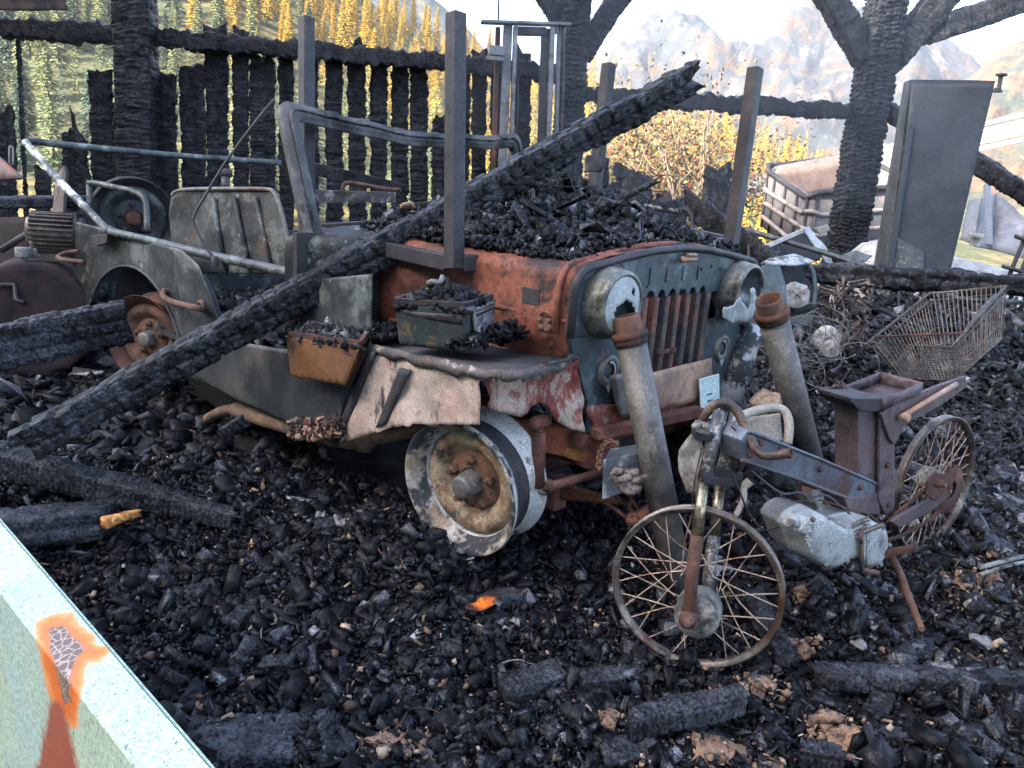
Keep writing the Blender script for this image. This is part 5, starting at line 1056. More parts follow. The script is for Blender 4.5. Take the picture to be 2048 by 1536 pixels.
# grid ladder at the right edge
lad = empty('grid_frame', D(2040, 620, 3.9), 'dark welded grid frame at the right edge beside the gas tank', 'frame')
for a, c in (((2075, 415), (1998, 600)), ((2092, 420), (2016, 610)), ((2120, 440), (2040, 620))): B().tube([D(*a, 3.9), D(*c, 3.9)], .011, 8).obj('upright', M_dsteel, lad)
for a, c in (((2030, 472), (2100, 500)), ((2005, 532), (2100, 560)), ((2000, 580), (2090, 600))): B().tube([D(*a, 3.88), D(*c, 3.88)], .010, 8).obj('rung', M_dsteel, lad)

# ------------------------------------------------------------------ bent railing, metal hood, charred boards right of the car
rail_ = empty('pipe_railing', D(1600, 600, 3.9)*np.array([1, 1, 0])+np.array([0, 0, .2]), 'bent thin pipe railing slanting down behind the headlights to the cabinet', 'railing')
B().tube(arc_pts([D(1233, 405, 4.5), D(1382, 428, 4.35), D(1478, 456, 4.2), D(1640, 503, 4.0), D(1800, 556, 3.8)], 3), .014, 8).obj('top_pipe', M_tubed, rail_)
B().tube([D(1638, 562, 3.9), D(1850, 660, 3.6)], .011, 8).tube([D(1870, 575, 3.75), D(1920, 600, 3.6), D(2048, 605, 3.5)], .011, 8).obj('lower_pipe', M_tubed, rail_)
for x0, y0, x1, y1 in ((1300, 415, 1298, 500), (1384, 430, 1386, 500), (1497, 462, 1498, 540), (1557, 480, 1557, 545), (1738, 535, 1740, 640), (1797, 552, 1798, 640)): B().tube([D(x0, y0, 4.1), D(x1, y1, 3.95)], .008, 6).obj('baluster', M_dsteel, rail_)
mh_ = empty('sheet_metal_hood', D(1580, 650, 3.6), 'bent dark sheet-metal hood with an ash-white top beside the right pipe', 'metal hood')
M_mh = pm('dark teal scorched sheet', lin((72, 84, 86)), .45, .35, [(lin((100, 108, 108)), 6, .55, .08), (lin((46, 54, 56)), 5, .58, .07)], [(90, .2, .003)], .2)
sheet('side_sheet', [D(1524, 530, 3.45), D(1560, 530, 3.45), D(1572, 570, 3.45), D(1574, 625, 3.45), D(1568, 690, 3.45), D(1528, 650, 3.45), D(1520, 570, 3.45)], M_mh, mh_, .004, .012, 6, 4)
sheet('back_sheet', [D(1556, 526, 3.62), D(1622, 528, 3.7), D(1634, 560, 3.7), D(1632, 620, 3.7), D(1556, 640, 3.62)], M_dark, mh_, .004, .012, 6, 3, 2)
sheet('edge_sheet', [D(1620, 526, 3.55), D(1630, 540, 3.55), D(1636, 580, 3.55), D(1632, 616, 3.55), D(1624, 616, 3.55), D(1627, 575, 3.55)], M_mh, mh_, .006, .0, 6, 2, 2)
sheet('ash_top', [D(1522, 526, 3.45), D(1540, 518, 3.55), D(1588, 508, 3.72), D(1628, 524, 3.6), D(1590, 529, 3.5), D(1560, 528, 3.46)], pm('ash crust', lin((160, 164, 164)), .9, 0, [((.04, .045, .05), 22, .54, .06)], [(60, .6, .006)], .2), mh_, .008, .01, 10, 3)
def lump_log(x, y, d, r, label, sq=1.0):
    c = D(x, y, d); b = B(); ax = unit(unit(CAM-c)+np.array([.3, -.1, .35])); b.lathe(c, ax, [(-r*2.2, 0), (-r*2.1, r*.9), (-r*.2, r*1.0), (0, r*.97), (.004, r*.6), (.004, 0)], 22)
    rs = np.random.RandomState(int(x)); b.v = [tuple(np.array(v)+rs.normal(0, r*.05, 3)) for v in b.v]
    return tag(b.obj('split_log', pm('whitened log end %d' % x, lin((168, 166, 162)), .9, 0, [(lin((120, 112, 104)), 20, .55, .08), ((.03, .03, .03), 8, .62, .05)], [(60, .5, .006)], .25), at=c), label, 'log')
lump_log(1592, 590, 3.55, .062, 'pale log end sticking out under the sheet-metal hood')
lump_log(1655, 676, 3.05, .050, 'pale round log end among wires right of the second pipe')
lump_log(1662, 698, 3.0, .036, 'small pale log slice below the round log end')
tag(char('charred_board', D(1430, 520, 4.5), D(1436, 292, 4.6), .165, .035, None, None, seed=120, along=.06, across=.05, depth=.008, side=CR, rag=(.02, .22), edge=.02), 'upright scorched board with a pointed top left of the right table leg', 'board')
tag(char('charred_board', D(1356, 392, 4.2), D(1560, 535, 4.0), .13, .05, None, None, seed=121, along=.03, across=.08, depth=.010, side=(0, 0, 1), rag=(.12, .05), edge=.02), 'slanting charred board crossing behind the right table leg', 'board')
tag(char('charred_board', D(1262, 480, 4.7), D(1275, 345, 4.8), .20, .05, None, None, seed=122, along=.03, across=.08, depth=.01, side=CR, rag=(.02, .10), edge=.03), 'broad charred stub of board behind the debris on the hood', 'board')
tag(char('charred_board', D(1232, 420, 4.4), D(1242, 325, 4.4), .035, .03, None, None, seed=123, along=.03, across=.05, depth=.006, side=CR, rag=(.02, .04)), 'thin charred stick standing behind the debris on the hood', 'stick')
tag(char('charred_board', D(1330, 470, 4.5), D(1345, 385, 4.6), .22, .05, None, None, seed=124, along=.03, across=.08, depth=.01, side=CR, rag=(.02, .10), edge=.03), 'low charred plank remnant between bush and grille', 'board')
def junk(pts, d, mat, label, cr=.03, seed=1): 
    return tag(sheet('metal_scrap', [D(x, y, d+.002*(x-pts[0][0])) for x, y in pts], mat, None, .005, cr, 8, 4, seed, at=D(pts[0][0], pts[0][1], d)), label, 'metal scrap')
junk([(1520, 500), (1610, 458), (1618, 470), (1640, 520), (1560, 545)], 4.1, M_dark, 'black folded sheet with a pale edge behind the metal hood', .02, 3)
tag(B().bar(D(1522, 498, 4.08), D(1612, 458, 4.05), .012, .02).obj('pale_strip', pm('pale strip', lin((170, 176, 178)), .6)), 'pale narrow strip along the black folded sheet', 'strip')
junk([(1604, 456), (1622, 452), (1640, 490), (1668, 530), (1655, 536), (1628, 500)], 4.0, M_whit2, 'crumpled ash-white metal strip hanging behind the railing', .05, 4)
junk([(1630, 455), (1656, 448), (1662, 460), (1640, 470)], 4.2, M_lever, 'cream bent bracket beside the corner post foot', .02, 5)
junk([(1668, 516), (1715, 500), (1745, 512), (1730, 524), (1690, 530)], 3.95, M_steel, 'grey twisted plate at the foot of the corner post', .04, 6)
# charred tangle pillars in the pile right of the pipe
for k, (x0, y0, x1, y1, d, lb) in enumerate(((1690, 570, 1706, 670, 3.5, 'shaggy burnt root stump rising from the pile right of the pipe'), (1722, 565, 1730, 600, 3.6, 'short burnt tuft hanging under the fallen charred beam'))):
    b = B(); rs = np.random.RandomState(k)
    a, c = D(x0, y0, d), D(x1, y1, d)
    for i in range(90 if k == 0 else 40):
        s = rs.rand(); p = a+(c-a)*s+rs.normal(0, .025+.02*s, 3); b.tube([p, p+rs.normal(0, .035, 3)+np.array([0, 0, -.02])], [.009, .003], 4)
    tag(b.obj('burnt_stump', pm('ash brown fibre %d' % k, lin((84, 74, 66)), .9, 0, [(lin((126, 112, 98)), 16, .55, .08), (SOOT, 9, .56, .08)], [(80, .8, .006)]), at=c), lb, 'stump')
# light steel trim left on the sooty drum: bottle-shaped shock boot and tan wrapper beside the headlight
b = B().tube([D(1500, 650, 2.95), D(1470, 740, 2.95), D(1452, 800, 2.95)], [.05, .062, .05], 16); tag(b.obj('wrapped_roll', M_whit2, at=D(1452, 800, 2.95)), 'ash-whitened roll standing behind the right headlight', 'roll')
tag(sheet('foam_scrap', [D(x, y, 2.75) for x, y in ((1506, 800), (1530, 782), (1556, 786), (1560, 806), (1535, 815), (1512, 814))], pm('tan crumbled foam', lin((186, 164, 140)), .95, 0, [(lin((150, 120, 96)), 18, .54, .08)], [(60, 1., .01)]), None, .03, .04, 14, 4, at=D(1530, 800, 2.75)), 'tan crumbled foam scrap behind the moped handlebar', 'foam scrap')

# ------------------------------------------------------------------ machinery in the dark at the left
M_mot = pm('burnt motor casting', lin((92, 84, 76)), .6, .3, [(lin((150, 146, 138)), 9, .60, .06), (lin((52, 50, 48)), 6, .56, .07)], [(80, .3, .004)], .3)
mc = D(108, 466, 4.15); ma = unit(CR*1.0+CF*.35); mot = empty('electric_motor', mc-np.array([0, 0, .16]), 'finned electric motor behind the rear corner of the car', 'motor')
B().lathe(mc, ma, [(-.125, 0), (-.12, .075), (-.10, .085), (.10, .085), (.12, .07), (.125, 0)], 30).obj('motor_body', M_mot, mot)
e_ = unit(np.cross(ma, (0, 0, 1))); g_ = np.cross(e_, ma)
for i in range(26):
    a = 6.283*i/26; B().box(mc+(e_*math.cos(a)+g_*math.sin(a))*.095, ma*.10, (e_*math.cos(a)+g_*math.sin(a))*.016, (-e_*math.sin(a)+g_*math.cos(a))*.0035).obj('cooling_fin', M_mot, mot)
B().box(mc-np.array([0, 0, .125]), ma*.06, np.cross(ma, (0, 0, 1))*.06, (0, 0, .02)).obj('motor_foot', M_mot, mot, .004); B().lathe(mc+ma*.125, ma, [(0, .085), (.02, .085), (.03, .06), (.03, 0)], 24).obj('end_bell', M_dsteel, mot)
pl_ = D(116, 420, 4.3); B().prism([D(104, 425, 4.3), D(126, 425, 4.3), D(132, 345, 4.35), D(128, 330, 4.35), D(112, 350, 4.35)], CF*.03).obj('motor_stalk', M_mot, mot, .004)
tag(char('bench_beam', D(-60, 408, 4.45), D(190, 402, 4.6), .07, .16, None, None, seed=130, along=.05, across=.08, depth=.01, side=(0, 0, 1)), 'charred bench top running behind the motor at the left', 'bench')
tag(sheet('dark_panel', [D(-60, 436, 4.4), D(62, 434, 4.4), D(66, 560, 4.4), D(-60, 600, 4.4)], pm('dark brown panel', lin((30, 27, 27)), .8, 0, [(lin((42, 34, 32)), 3, .55, .1)], None), None, .01, .01, 4, 3, at=D(0, 600, 4.4)), 'dark brown panel under the bench at the left edge', 'panel')
tag(B().tube([D(0, 502, 4.2), D(100, 440, 4.3)], .018, 8).obj('slanting_bar', M_dsteel, at=D(0, 502, 4.2)), 'slanting dark bar left of the motor', 'bar')
dr = empty('drum', D(70, 700, 4.0), 'dark red rusty drum lying behind the rear bumper corner', 'drum')
dcn = D(62, 640, 4.0); da = unit((CAM-dcn)*np.array([1, 1, .2])+np.array([.2, -.6, 0]))
M_drum = pm('dark red drum', lin((46, 32, 31)), .7, .1, [(lin((62, 44, 40)), 4, .54, .09), (lin((28, 23, 23)), 5, .54, .09)], [(60, .2, .004)], .25)
B().lathe(dcn, da, [(0, 0), (.005, .25), (.012, .285), (.0, .30), (-.02, .295), (-.5, .295)], 48).obj('drum_shell', M_drum, dr)
B().tube([D(48, 505, 3.95), D(48, 535, 3.95)], .014, 8).lathe(D(48, 505, 3.95), (0, 0, 1), [(-.02, .04), (.02, .04), (.025, .036), (.025, 0)], 16).lathe(D(60, 507, 4.0), (0, 0, 1), [(-.02, .035), (.02, .035), (.025, .03), (.025, 0)], 16).obj('bung', M_steel, dr)
B().tube([D(-10, 570, 3.9), D(30, 570, 3.9), D(32, 600, 3.88), D(50, 606, 3.88)], .014, 8).obj('tap', M_dsteel, dr)
tag(sheet('red_bracket', [D(-20, 298, 4.7), D(46, 357, 4.6), D(-20, 362, 4.7)], pm('pale red edged plate', lin((120, 112, 106)), .7, .1, [(lin((150, 96, 84)), 5, .54, .07)], None), None, .03, .0, 4, 2, at=D(0, 360, 4.7)), 'pale triangular plate with a reddish edge at the left edge', 'plate')
tag(B().tube(arc_pts([D(19, 330, 4.6), D(19, 298, 4.6), D(22, 293, 4.6), D(26, 298, 4.6), D(26, 330, 4.6)], 4), .006, 6).obj('wire_loop', M_steel, at=D(22, 330, 4.6)), 'small upright wire loop above the triangular plate', 'wire loop')
wr = B()
for i in range(5): wr.tube(arc_pts([D(130+8*i, 440-6*i, 4.4), D(150+5*i, 425, 4.45), D(178, 418-3*i, 4.5)], 3), .003, 4)
tag(wr.obj('loose_wires', M_dsteel, at=D(150, 430, 4.4)), 'loose burnt wires above the rear corner of the car', 'wire')

# ------------------------------------------------------------------ mint green steel edge in the left foreground
zc = .62
E1 = [GZ(-140, 880, zc), GZ(0, 1045, zc), GZ(420, 1536, zc), GZ(560, 1700, zc)]; E2 = [GZ(-140, 1000, zc-.01), GZ(0, 1146, zc-.01), GZ(286, 1536, zc-.01), GZ(400, 1700, zc-.01)]
mint = empty('mint_tailgate', (E2[1]+E2[2])/2*np.array([1, 1, 0]), 'mint green painted steel side edge with a rust stain in the left foreground', 'vehicle side')
def mint_mat():
    m = pm('mint green paint', lin((166, 186, 166)), .5, 0, [(lin((176, 190, 158)), 3, .53, .10), (lin((160, 186, 178)), 4, .60, .09), ((.10, .13, .13), 170, .61, .05, (1.3, 1.3, .35)), ((.04, .05, .06), 50, .71, .02, (1, 1, .5))], [(120, .15, .002)], .06)
    nt = m.node_tree; N = nt.nodes; L = nt.links.new; bs = N['Principled BSDF']; src = bs.inputs['Base Color'].links[0].from_socket
    at = N.new('ShaderNodeAttribute'); at.attribute_name = 'stain'; nz = N.new('ShaderNodeTexNoise'); nz.inputs['Scale'].default_value = 46; nz.inputs['Detail'].default_value = 9; nz.inputs['Roughness'].default_value = .7
    tcn = N.new('ShaderNodeTexCoord'); L(tcn.outputs['Object'], nz.inputs['Vector'])
    ad = N.new('ShaderNodeMath'); ad.operation = 'MULTIPLY_ADD'; L(nz.outputs['Fac'], ad.inputs[0]); ad.inputs[1].default_value = .55; L(at.outputs['Fac'], ad.inputs[2])
    cr = N.new('ShaderNodeValToRGB'); el = cr.color_ramp.elements; el[0].position = .62; el[0].color = (*lin((226, 150, 92)), 1); el[1].position = .80; el[1].color = (*lin((214, 116, 44)), 1)
    e3 = el.new(.98); e3.color = (*lin((206, 104, 50)), 1); e4 = el.new(1.06 if False else .995); e4.color = (*lin((120, 92, 84)), 1); L(ad.outputs[0], cr.inputs[0])
    mr = N.new('ShaderNodeMapRange'); mr.inputs[1].default_value = .56; mr.inputs[2].default_value = .64; L(ad.outputs[0], mr.inputs[0])
    mx = N.new('ShaderNodeMix'); mx.data_type = 'RGBA'; L(mr.outputs[0], mx.inputs[0]); L(src, mx.inputs[6]); L(cr.outputs[0], mx.inputs[7])
    # flaked, cracked rust in the middle of the stain
    vo = N.new('ShaderNodeTexVoronoi'); vo.feature = 'DISTANCE_TO_EDGE'; vo.inputs['Scale'].default_value = 95; L(tcn.outputs['Object'], vo.inputs['Vector'])
    cl = N.new('ShaderNodeMapRange'); cl.inputs[1].default_value = .03; cl.inputs[2].default_value = .09; L(vo.outputs['Distance'], cl.inputs[0])
    mc_ = N.new('ShaderNodeMix'); mc_.data_type = 'RGBA'; L(cl.outputs[0], mc_.inputs[0]); mc_.inputs[6].default_value = (*lin((176, 156, 138)), 1); mc_.inputs[7].default_value = (*lin((104, 86, 78)), 1)
    mk = N.new('ShaderNodeMapRange'); mk.inputs[1].default_value = .98; mk.inputs[2].default_value = 1.02; L(ad.outputs[0], mk.inputs[0])
    m2 = N.new('ShaderNodeMix'); m2.data_type = 'RGBA'; L(mk.outputs[0], m2.inputs[0]); L(mx.outputs[2], m2.inputs[6]); L(mc_.outputs[2], m2.inputs[7])
    # red run below
    a2 = N.new('ShaderNodeAttribute'); a2.attribute_name = 'run'; r2 = N.new('ShaderNodeMath'); r2.operation = 'MULTIPLY_ADD'; L(nz.outputs['Fac'], r2.inputs[0]); r2.inputs[1].default_value = .4; L(a2.outputs['Fac'], r2.inputs[2])
    mk2 = N.new('ShaderNodeMapRange'); mk2.inputs[1].default_value = .56; mk2.inputs[2].default_value = .68; L(r2.outputs[0], mk2.inputs[0])
    m3 = N.new('ShaderNodeMix'); m3.data_type = 'RGBA'; L(mk2.outputs[0], m3.inputs[0]); L(m2.outputs[2], m3.inputs[6]); m3.inputs[7].default_value = (*lin((152, 84, 62)), 1)
    L(m3.outputs[2], bs.inputs['Base Color']); return m
M_mint = mint_mat()
def pxof(P):
    d = P-CAM; z = d@CF; return 1024+FOC*(d@CR)/z, 768-FOC*(d@CU)/z
STN = np.array([(78, 1248), (100, 1236), (142, 1234), (150, 1255), (186, 1278), (178, 1286), (215, 1300), (196, 1318), (172, 1322), (160, 1345), (155, 1400), (150, 1450), (132, 1432), (112, 1412), (102, 1380), (88, 1320)], float)
RUN = np.array([(102, 1400), (124, 1415), (140, 1480), (160, 1570), (70, 1570), (88, 1480)], float)
def sdist(x, y, poly):
    n = len(poly); ins = np.zeros(x.shape, bool); dm = np.full(x.shape, 1e9)
    for i in range(n):
        a, b_ = poly[i], poly[(i+1) % n]; e = b_-a; t = np.clip(((x-a[0])*e[0]+(y-a[1])*e[1])/(e@e), 0, 1); dm = np.minimum(dm, np.hypot(x-a[0]-t*e[0], y-a[1]-t*e[1]))
        c = ((a[1] > y) != (b_[1] > y)) & (x < (b_[0]-a[0])*(y-a[1])/(b_[1]-a[1]+1e-9)+a[0]); ins ^= c
    return np.where(ins, dm, -dm)
def mint_sheet(name, A, Bp, na, nb):
    s = np.linspace(0, 1, na); t = np.linspace(0, 1, nb); P = np.array([[np.array(A(q))*(1-w)+np.array(Bp(q))*w for w in t] for q in s]).reshape(-1, 3)
    d = P-CAM; z = d@CF; x = 1024+FOC*(d@CR)/z; y = 768-FOC*(d@CU)/z
    me = npmesh(name, P, grid_faces(na, nb), M_mint, True); o = link(name, me, mint)
    for nm, pl, w in (('stain', STN, 22.), ('run', RUN, 34.)):
        at_ = me.attributes.new(nm, 'FLOAT', 'POINT'); at_.data.foreach_set('value', np.clip(.5+sdist(x, y, pl)/w*.4, 0, 1).astype(np.float32)*.88)
    m_ = o.modifiers.new('t', 'SOLIDIFY'); m_.thickness = .003; m_.offset = -1
def lerpE(E): return lambda q: E[0]+(E[3]-E[0])*q
mint_sheet('ledge', lerpE(E1), lerpE(E2), 220, 40)
E3 = [p+np.array([0, 0, -.62]) for p in E2]
mint_sheet('outer_face', lambda q: lerpE(E2)(q)+np.array([0, -.0004, -.0004]), lambda q: lerpE(E3)(q), 220, 120)
B().prism([E1[0]+np.array([0, .004, -.006]), E1[3]+np.array([0, .004, -.006]), E1[3]+np.array([0, .004, -.62]), E1[0]+np.array([0, .004, -.62])], (0, .003, 0)).obj('inner_face', M_mint, mint)

# ------------------------------------------------------------------ burnt floor and fallen beams
def ss(t): t = np.clip(t, 0, 1); return t*t*(3-2*t)
def gauss(x, y, cx, cy, sx, sy): return np.exp(-((x-cx)/sx)**2-((y-cy)/sy)**2)
def H(x, y):
    z = .035 + .06*fbm(x*2.1, y*2.1, 1, 4) + .04*fbm(x*8, y*8, 2, 3)
    z = z + .10*gauss(x, y, 1.05, .85, .55, .45) + .22*gauss(x, y, .15, 2.1, .9, .75) + .20*gauss(x, y, .8, 2.2, .9, .8) + .16*gauss(x, y, -1.6, -1.75, .8, .45) + .10*gauss(x, y, -.75, -.95, .5, .25) + .19*gauss(x, y, -.03, -.83, .24, .13)
    q = D(1900, 610, 4.3); z = z + .50*gauss(x, y, q[0], q[1], .8, .8); return z + .12*ss((-x-2.9)/.8) + .10*ss((y-2.6)/1.0)
fx = np.arange(-6.2, 4.6, .05); fy = np.arange(-4.2, 7.2, .05); FX, FY = np.meshgrid(fx, fy, indexing='ij')
tag(link('burnt_floor', npmesh('burnt_floor', np.stack([FX, FY, H(FX, FY)], -1).reshape(-1, 3), grid_faces(len(fx), len(fy)), M_floor, True)), kind='structure')
def beam(name, a, b, w, h, label, cat='beam', **k): return tag(char(name, a, b, w, h, k.pop('mat', None), k.pop('parent', None), **k), label, cat)
beam('charred_beam', D(24, 905, 2.42), D(1408, 142, 2.98), .105, .125, 'long charred beam slanting across the car and over its hood', seed=1, along=.052, across=.056, depth=.019, res=.0065, rag=(.10, .10), rough=.010, side=(0, 0, 1), taper=(1.0, .95))
beam('charred_beam', D(-60, 706, 2.75), D(268, 640, 3.02), .105, .16, 'short thick charred beam lying before the rear wheel', seed=2, along=.05, across=.052, depth=.014, res=.0075, rag=(.02, .06), rough=.012)
beam('charred_beam', GZ(-80, 900, .22), GZ(505, 1048, .12), .11, .10, 'charred beam half buried in rubble at the left', seed=3, along=.018, across=.10, depth=.009, res=.006, rag=(.02, .14), rough=.012, taper=(1, .6))
w4 = beam('charred_beam', GZ(-40, 1062, .16), GZ(238, 1036, .15), .10, .10, 'charred beam end with a bright unburnt orange tip', seed=4, along=.14, across=.05, depth=.012, res=.010, rough=.018, rag=(.02, .05))
V, Fq, Ft = char_geo(GZ(205, 1046, .185), GZ(303, 1020, .175), .035, .03, seed=5, along=.08, across=.03, depth=.004, res=.006, rag=(.01, .05), rough=.006, taper=(1, .6))
link('unburnt_tip', npmesh('unburnt_tip', V, np.concatenate([Fq[:, [0, 1, 2]], Fq[:, [0, 2, 3]], Ft]), M_wood), w4)
beam('charred_beam', D(1560, 545, 3.75), D(2120, 575, 3.35), .075, .10, 'fallen charred beam lying level in front of the leaning cabinet', seed=6, along=.06, across=.06, depth=.014, res=.012, rough=.03)
beam('charred_beam', GZ(1925, 772, .22), GZ(2140, 850, .22), .14, .12, 'thick charred beam behind the rear wheel of the moped', seed=7, along=.035, across=.07, depth=.014, res=.011, rough=.014)
beam('charred_beam', GZ(1250, 1452, .10), GZ(1488, 1398, .10), .050, .060, 'charred stick of square blocks in front of the moped wheel', cat='stick', seed=8, along=.032, across=.06, depth=.009, res=.005, rag=(.03, .01), rough=.006)
beam('charred_beam', GZ(330, 1500, .048), GZ(700, 1474, .045), .14, .05, 'broad scaly charred slab at the bottom edge', cat='slab', seed=9, along=.030, across=.035, depth=.008, res=.007, rag=(.04, .05), rough=.010)
beam('charred_beam', GZ(1000, 1385, .06), GZ(1120, 1350, .06), .080, .05, 'flat charred block below the ember-coloured splinter', cat='block', seed=10, along=.10, across=.08, depth=.006, res=.006, rag=(.02, .01), rough=.006)
beam('charred_beam', GZ(1150, 1368, .058), GZ(1240, 1352, .058), .065, .045, 'cracked charred block left of the moped wheel bottom', cat='block', seed=11, along=.06, across=.06, depth=.008, res=.006, rag=(.02, .01), rough=.008)
beam('charred_beam', GZ(1590, 1348, .075), GZ(2090, 1372, .085), .06, .05, 'long low charred batten right of the moped wheel', cat='batten', seed=12, along=.045, across=.05, depth=.012, res=.008, rag=(.1, .02), rough=.014)
beam('charred_beam', GZ(1190, 1522, .05), GZ(1330, 1502, .05), .08, .05, 'charred block at the bottom edge below the moped wheel', cat='block', seed=13, along=.05, across=.05, depth=.009, res=.007, rag=(.03, .03), rough=.012)
beam('charred_beam', GZ(1585, 1500, .085), GZ(1700, 1520, .085), .05, .045, 'ridged charred stick near the tan slabs at the bottom', cat='stick', seed=14, along=.014, across=.06, depth=.006, res=.005, rag=(.02, .02), rough=.006)
eb = beam('charred_beam', GZ(890, 1232, .085), GZ(1045, 1186, .085), .06, .04, 'charred splinter with ember glow painted on bare orange wood below the front wheel', cat='splinter', seed=15, along=.2, across=.05, depth=.004, res=.006, rag=(.05, .03), rough=.008)
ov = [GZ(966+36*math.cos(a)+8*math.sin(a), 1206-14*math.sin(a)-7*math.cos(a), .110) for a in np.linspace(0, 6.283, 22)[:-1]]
sheet('ember_glow_wood', ov, pm('painted ember glow wood', lin((226, 106, 22)), .7, 0, [(lin((250, 170, 70)), 40, .58, .08, (1, 3, 1)), (lin((120, 44, 14)), 30, .58, .06, (1, 4, 1))], [(120, .5, .003)], .25), eb, .004, .01, 18, 4, 3, rag=.002, at=sum(ov)/len(ov))
me_ = bpy.data.materials['painted ember glow wood']; nt = me_.node_tree; bs = nt.nodes['Principled BSDF']; src = bs.inputs['Base Color'].links[0].from_socket  # ember glow painted into the wood colour, orange centre fading to dark
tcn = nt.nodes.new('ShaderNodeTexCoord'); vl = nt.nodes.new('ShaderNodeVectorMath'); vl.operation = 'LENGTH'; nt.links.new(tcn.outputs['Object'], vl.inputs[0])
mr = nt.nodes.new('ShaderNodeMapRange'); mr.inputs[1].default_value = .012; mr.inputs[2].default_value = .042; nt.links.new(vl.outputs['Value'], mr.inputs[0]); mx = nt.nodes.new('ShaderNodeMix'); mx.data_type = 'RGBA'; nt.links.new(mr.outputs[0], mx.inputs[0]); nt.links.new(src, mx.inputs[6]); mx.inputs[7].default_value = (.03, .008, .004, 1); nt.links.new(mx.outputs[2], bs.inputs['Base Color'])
beam('wood_splinter', GZ(508, 1078, .10), GZ(492, 1112, .08), .014, .010, 'small orange splinter of bare wood at the buried beam end', cat='splinter', seed=17, along=.1, across=.05, depth=.002, res=.004, rough=.002, mat=M_wood)
beam('charred_beam', GZ(1500, 1190, .09), GZ(1580, 1330, .09), .07, .05, 'charred batten running from the moped wheel to the bottom', cat='batten', seed=18, along=.04, across=.05, depth=.01, res=.008, rough=.012)
beam('charred_board', GZ(560, 1010, .09), GZ(655, 985, .10), .13, .02, 'flat black board scrap on the rubble left of the front wheel', cat='board', seed=19, along=.2, across=.1, depth=.003, res=.008, rough=.004, side=(.8, .6, 0))
beam('charred_beam', D(440, 872, 2.75), D(492, 838, 2.75), .05, .04, 'small whitened charred stub under the exhaust pipe', cat='stub', seed=20, along=.03, across=.03, depth=.006, res=.006, rough=.01)
rs = random.Random(21)
lumps = [(660, 1105, .05), (860, 1160, .045), (1120, 1180, .035), (760, 1225, .04), (1040, 1240, .035), (560, 1330, .05), (900, 1300, .04), (620, 1250, .035), (790, 1370, .035), (1700, 1230, .05), (1850, 1290, .045), (1950, 1230, .05), (1980, 1150, .05), (1750, 1180, .05), (1900, 1450, .04), (1960, 1500, .05), (1780, 1460, .035), (1560, 1110, .05), (1450, 1470, .03), (1100, 1470, .04), (960, 1470, .04), (700, 1180, .04), (400, 1180, .05), (330, 1130, .04), (480, 1240, .045), (1650, 1390, .04), (1760, 1400, .045), (880, 1090, .04), (740, 1020, .05), (1420, 1440, .03)]
for k, (x, y, s) in enumerate(lumps):
    p = GZ(x, y, .06); p[2] = float(H(np.array(p[0]), np.array(p[1])))+s*.35; a = rs.uniform(0, 6.28); v = np.array([math.cos(a), math.sin(a), rs.uniform(-.25, .25)])*s*rs.uniform(.7, 1.3)
    tag(char('charcoal_lump', p-v, p+v, s*rs.uniform(.9, 1.4), s*rs.uniform(.7, 1.0), None, None, seed=200+k, along=s*.7, across=s*.6, depth=s*.12, res=.0055, rag=(s*.4, s*.4), rough=s*.3), 'large black charcoal lump lying loose in the rubble', 'charcoal lump', 'large charcoal lumps in the rubble')
# tan slabs and scraps
M_tanp = pm('porous tan slab', lin((150, 120, 96)), .95, 0, [(lin((118, 90, 70)), 14, .52, .08), (lin((52, 44, 38)), 34, .56, .05), (SOOT, 12, .60, .05)], [(110, 1., .008)], .3)
SLABS = []
def slab_t(pts, z, th, label, cr=.03, seed=1):
    SLABS.append((sum(p[0] for p in pts)/len(pts), sum(p[1] for p in pts)/len(pts), max(p[0] for p in pts)-min(p[0] for p in pts)))
    q_ = random.Random(seed); pts = [(p[0]+(r[0]-p[0])*t+q_.uniform(-2.5, 2.5), p[1]+(r[1]-p[1])*t+q_.uniform(-2, 2)) for p, r in zip(pts, pts[1:]+pts[:1]) for t in (0, .33, .66)]
    P = [GZ(x, y, z) for x, y in pts]
    for p in P: p[2] = float(H(np.array(p[0]), np.array(p[1])))+z-.06+.014
    return tag(sheet('tan_slab', P, M_tanp, None, th, cr, 14, 5, seed, nrm=(0, 0, 1), at=P[0]), label, 'slab')
slab_t([(1386, 1468), (1400, 1458), (1440, 1470), (1490, 1476), (1496, 1494), (1460, 1506), (1420, 1508), (1395, 1496)], .075, .02, 'thick tan porous slab at the bottom below the charred stick', seed=1)
slab_t([(1655, 1445), (1690, 1442), (1734, 1462), (1730, 1476), (1700, 1484), (1665, 1472)], .075, .018, 'tan porous slab at the bottom, right of the larger one', seed=2)
slab_t([(1620, 1426), (1650, 1418), (1690, 1428), (1680, 1438), (1640, 1436)], .075, .015, 'thin tan porous piece above the right tan slab', seed=3)
slab_t([(1488, 1352), (1510, 1350), (1555, 1376), (1540, 1382), (1500, 1372)], .075, .015, 'tan porous piece just below the moped front wheel', seed=4)
slab_t([(1560, 1258), (1590, 1262), (1602, 1290), (1625, 1318), (1610, 1324), (1580, 1300)], .07, .012, 'brownish tan slab right of the moped front wheel', seed=5)
slab_t([(1895, 1178), (1940, 1174), (1995, 1176), (1998, 1190), (1920, 1192)], .07, .012, 'tan flat piece right of the moped stand', seed=6)
slab_t([(1582, 1180), (1610, 1178), (1618, 1192), (1600, 1200)], .075, .014, 'small tan clump right of the moped front hub', seed=7)
slab_t([(1530, 1505), (1560, 1500), (1592, 1530), (1570, 1550), (1535, 1540)], .075, .012, 'tan patch at the very bottom right of the thick slab', seed=8)
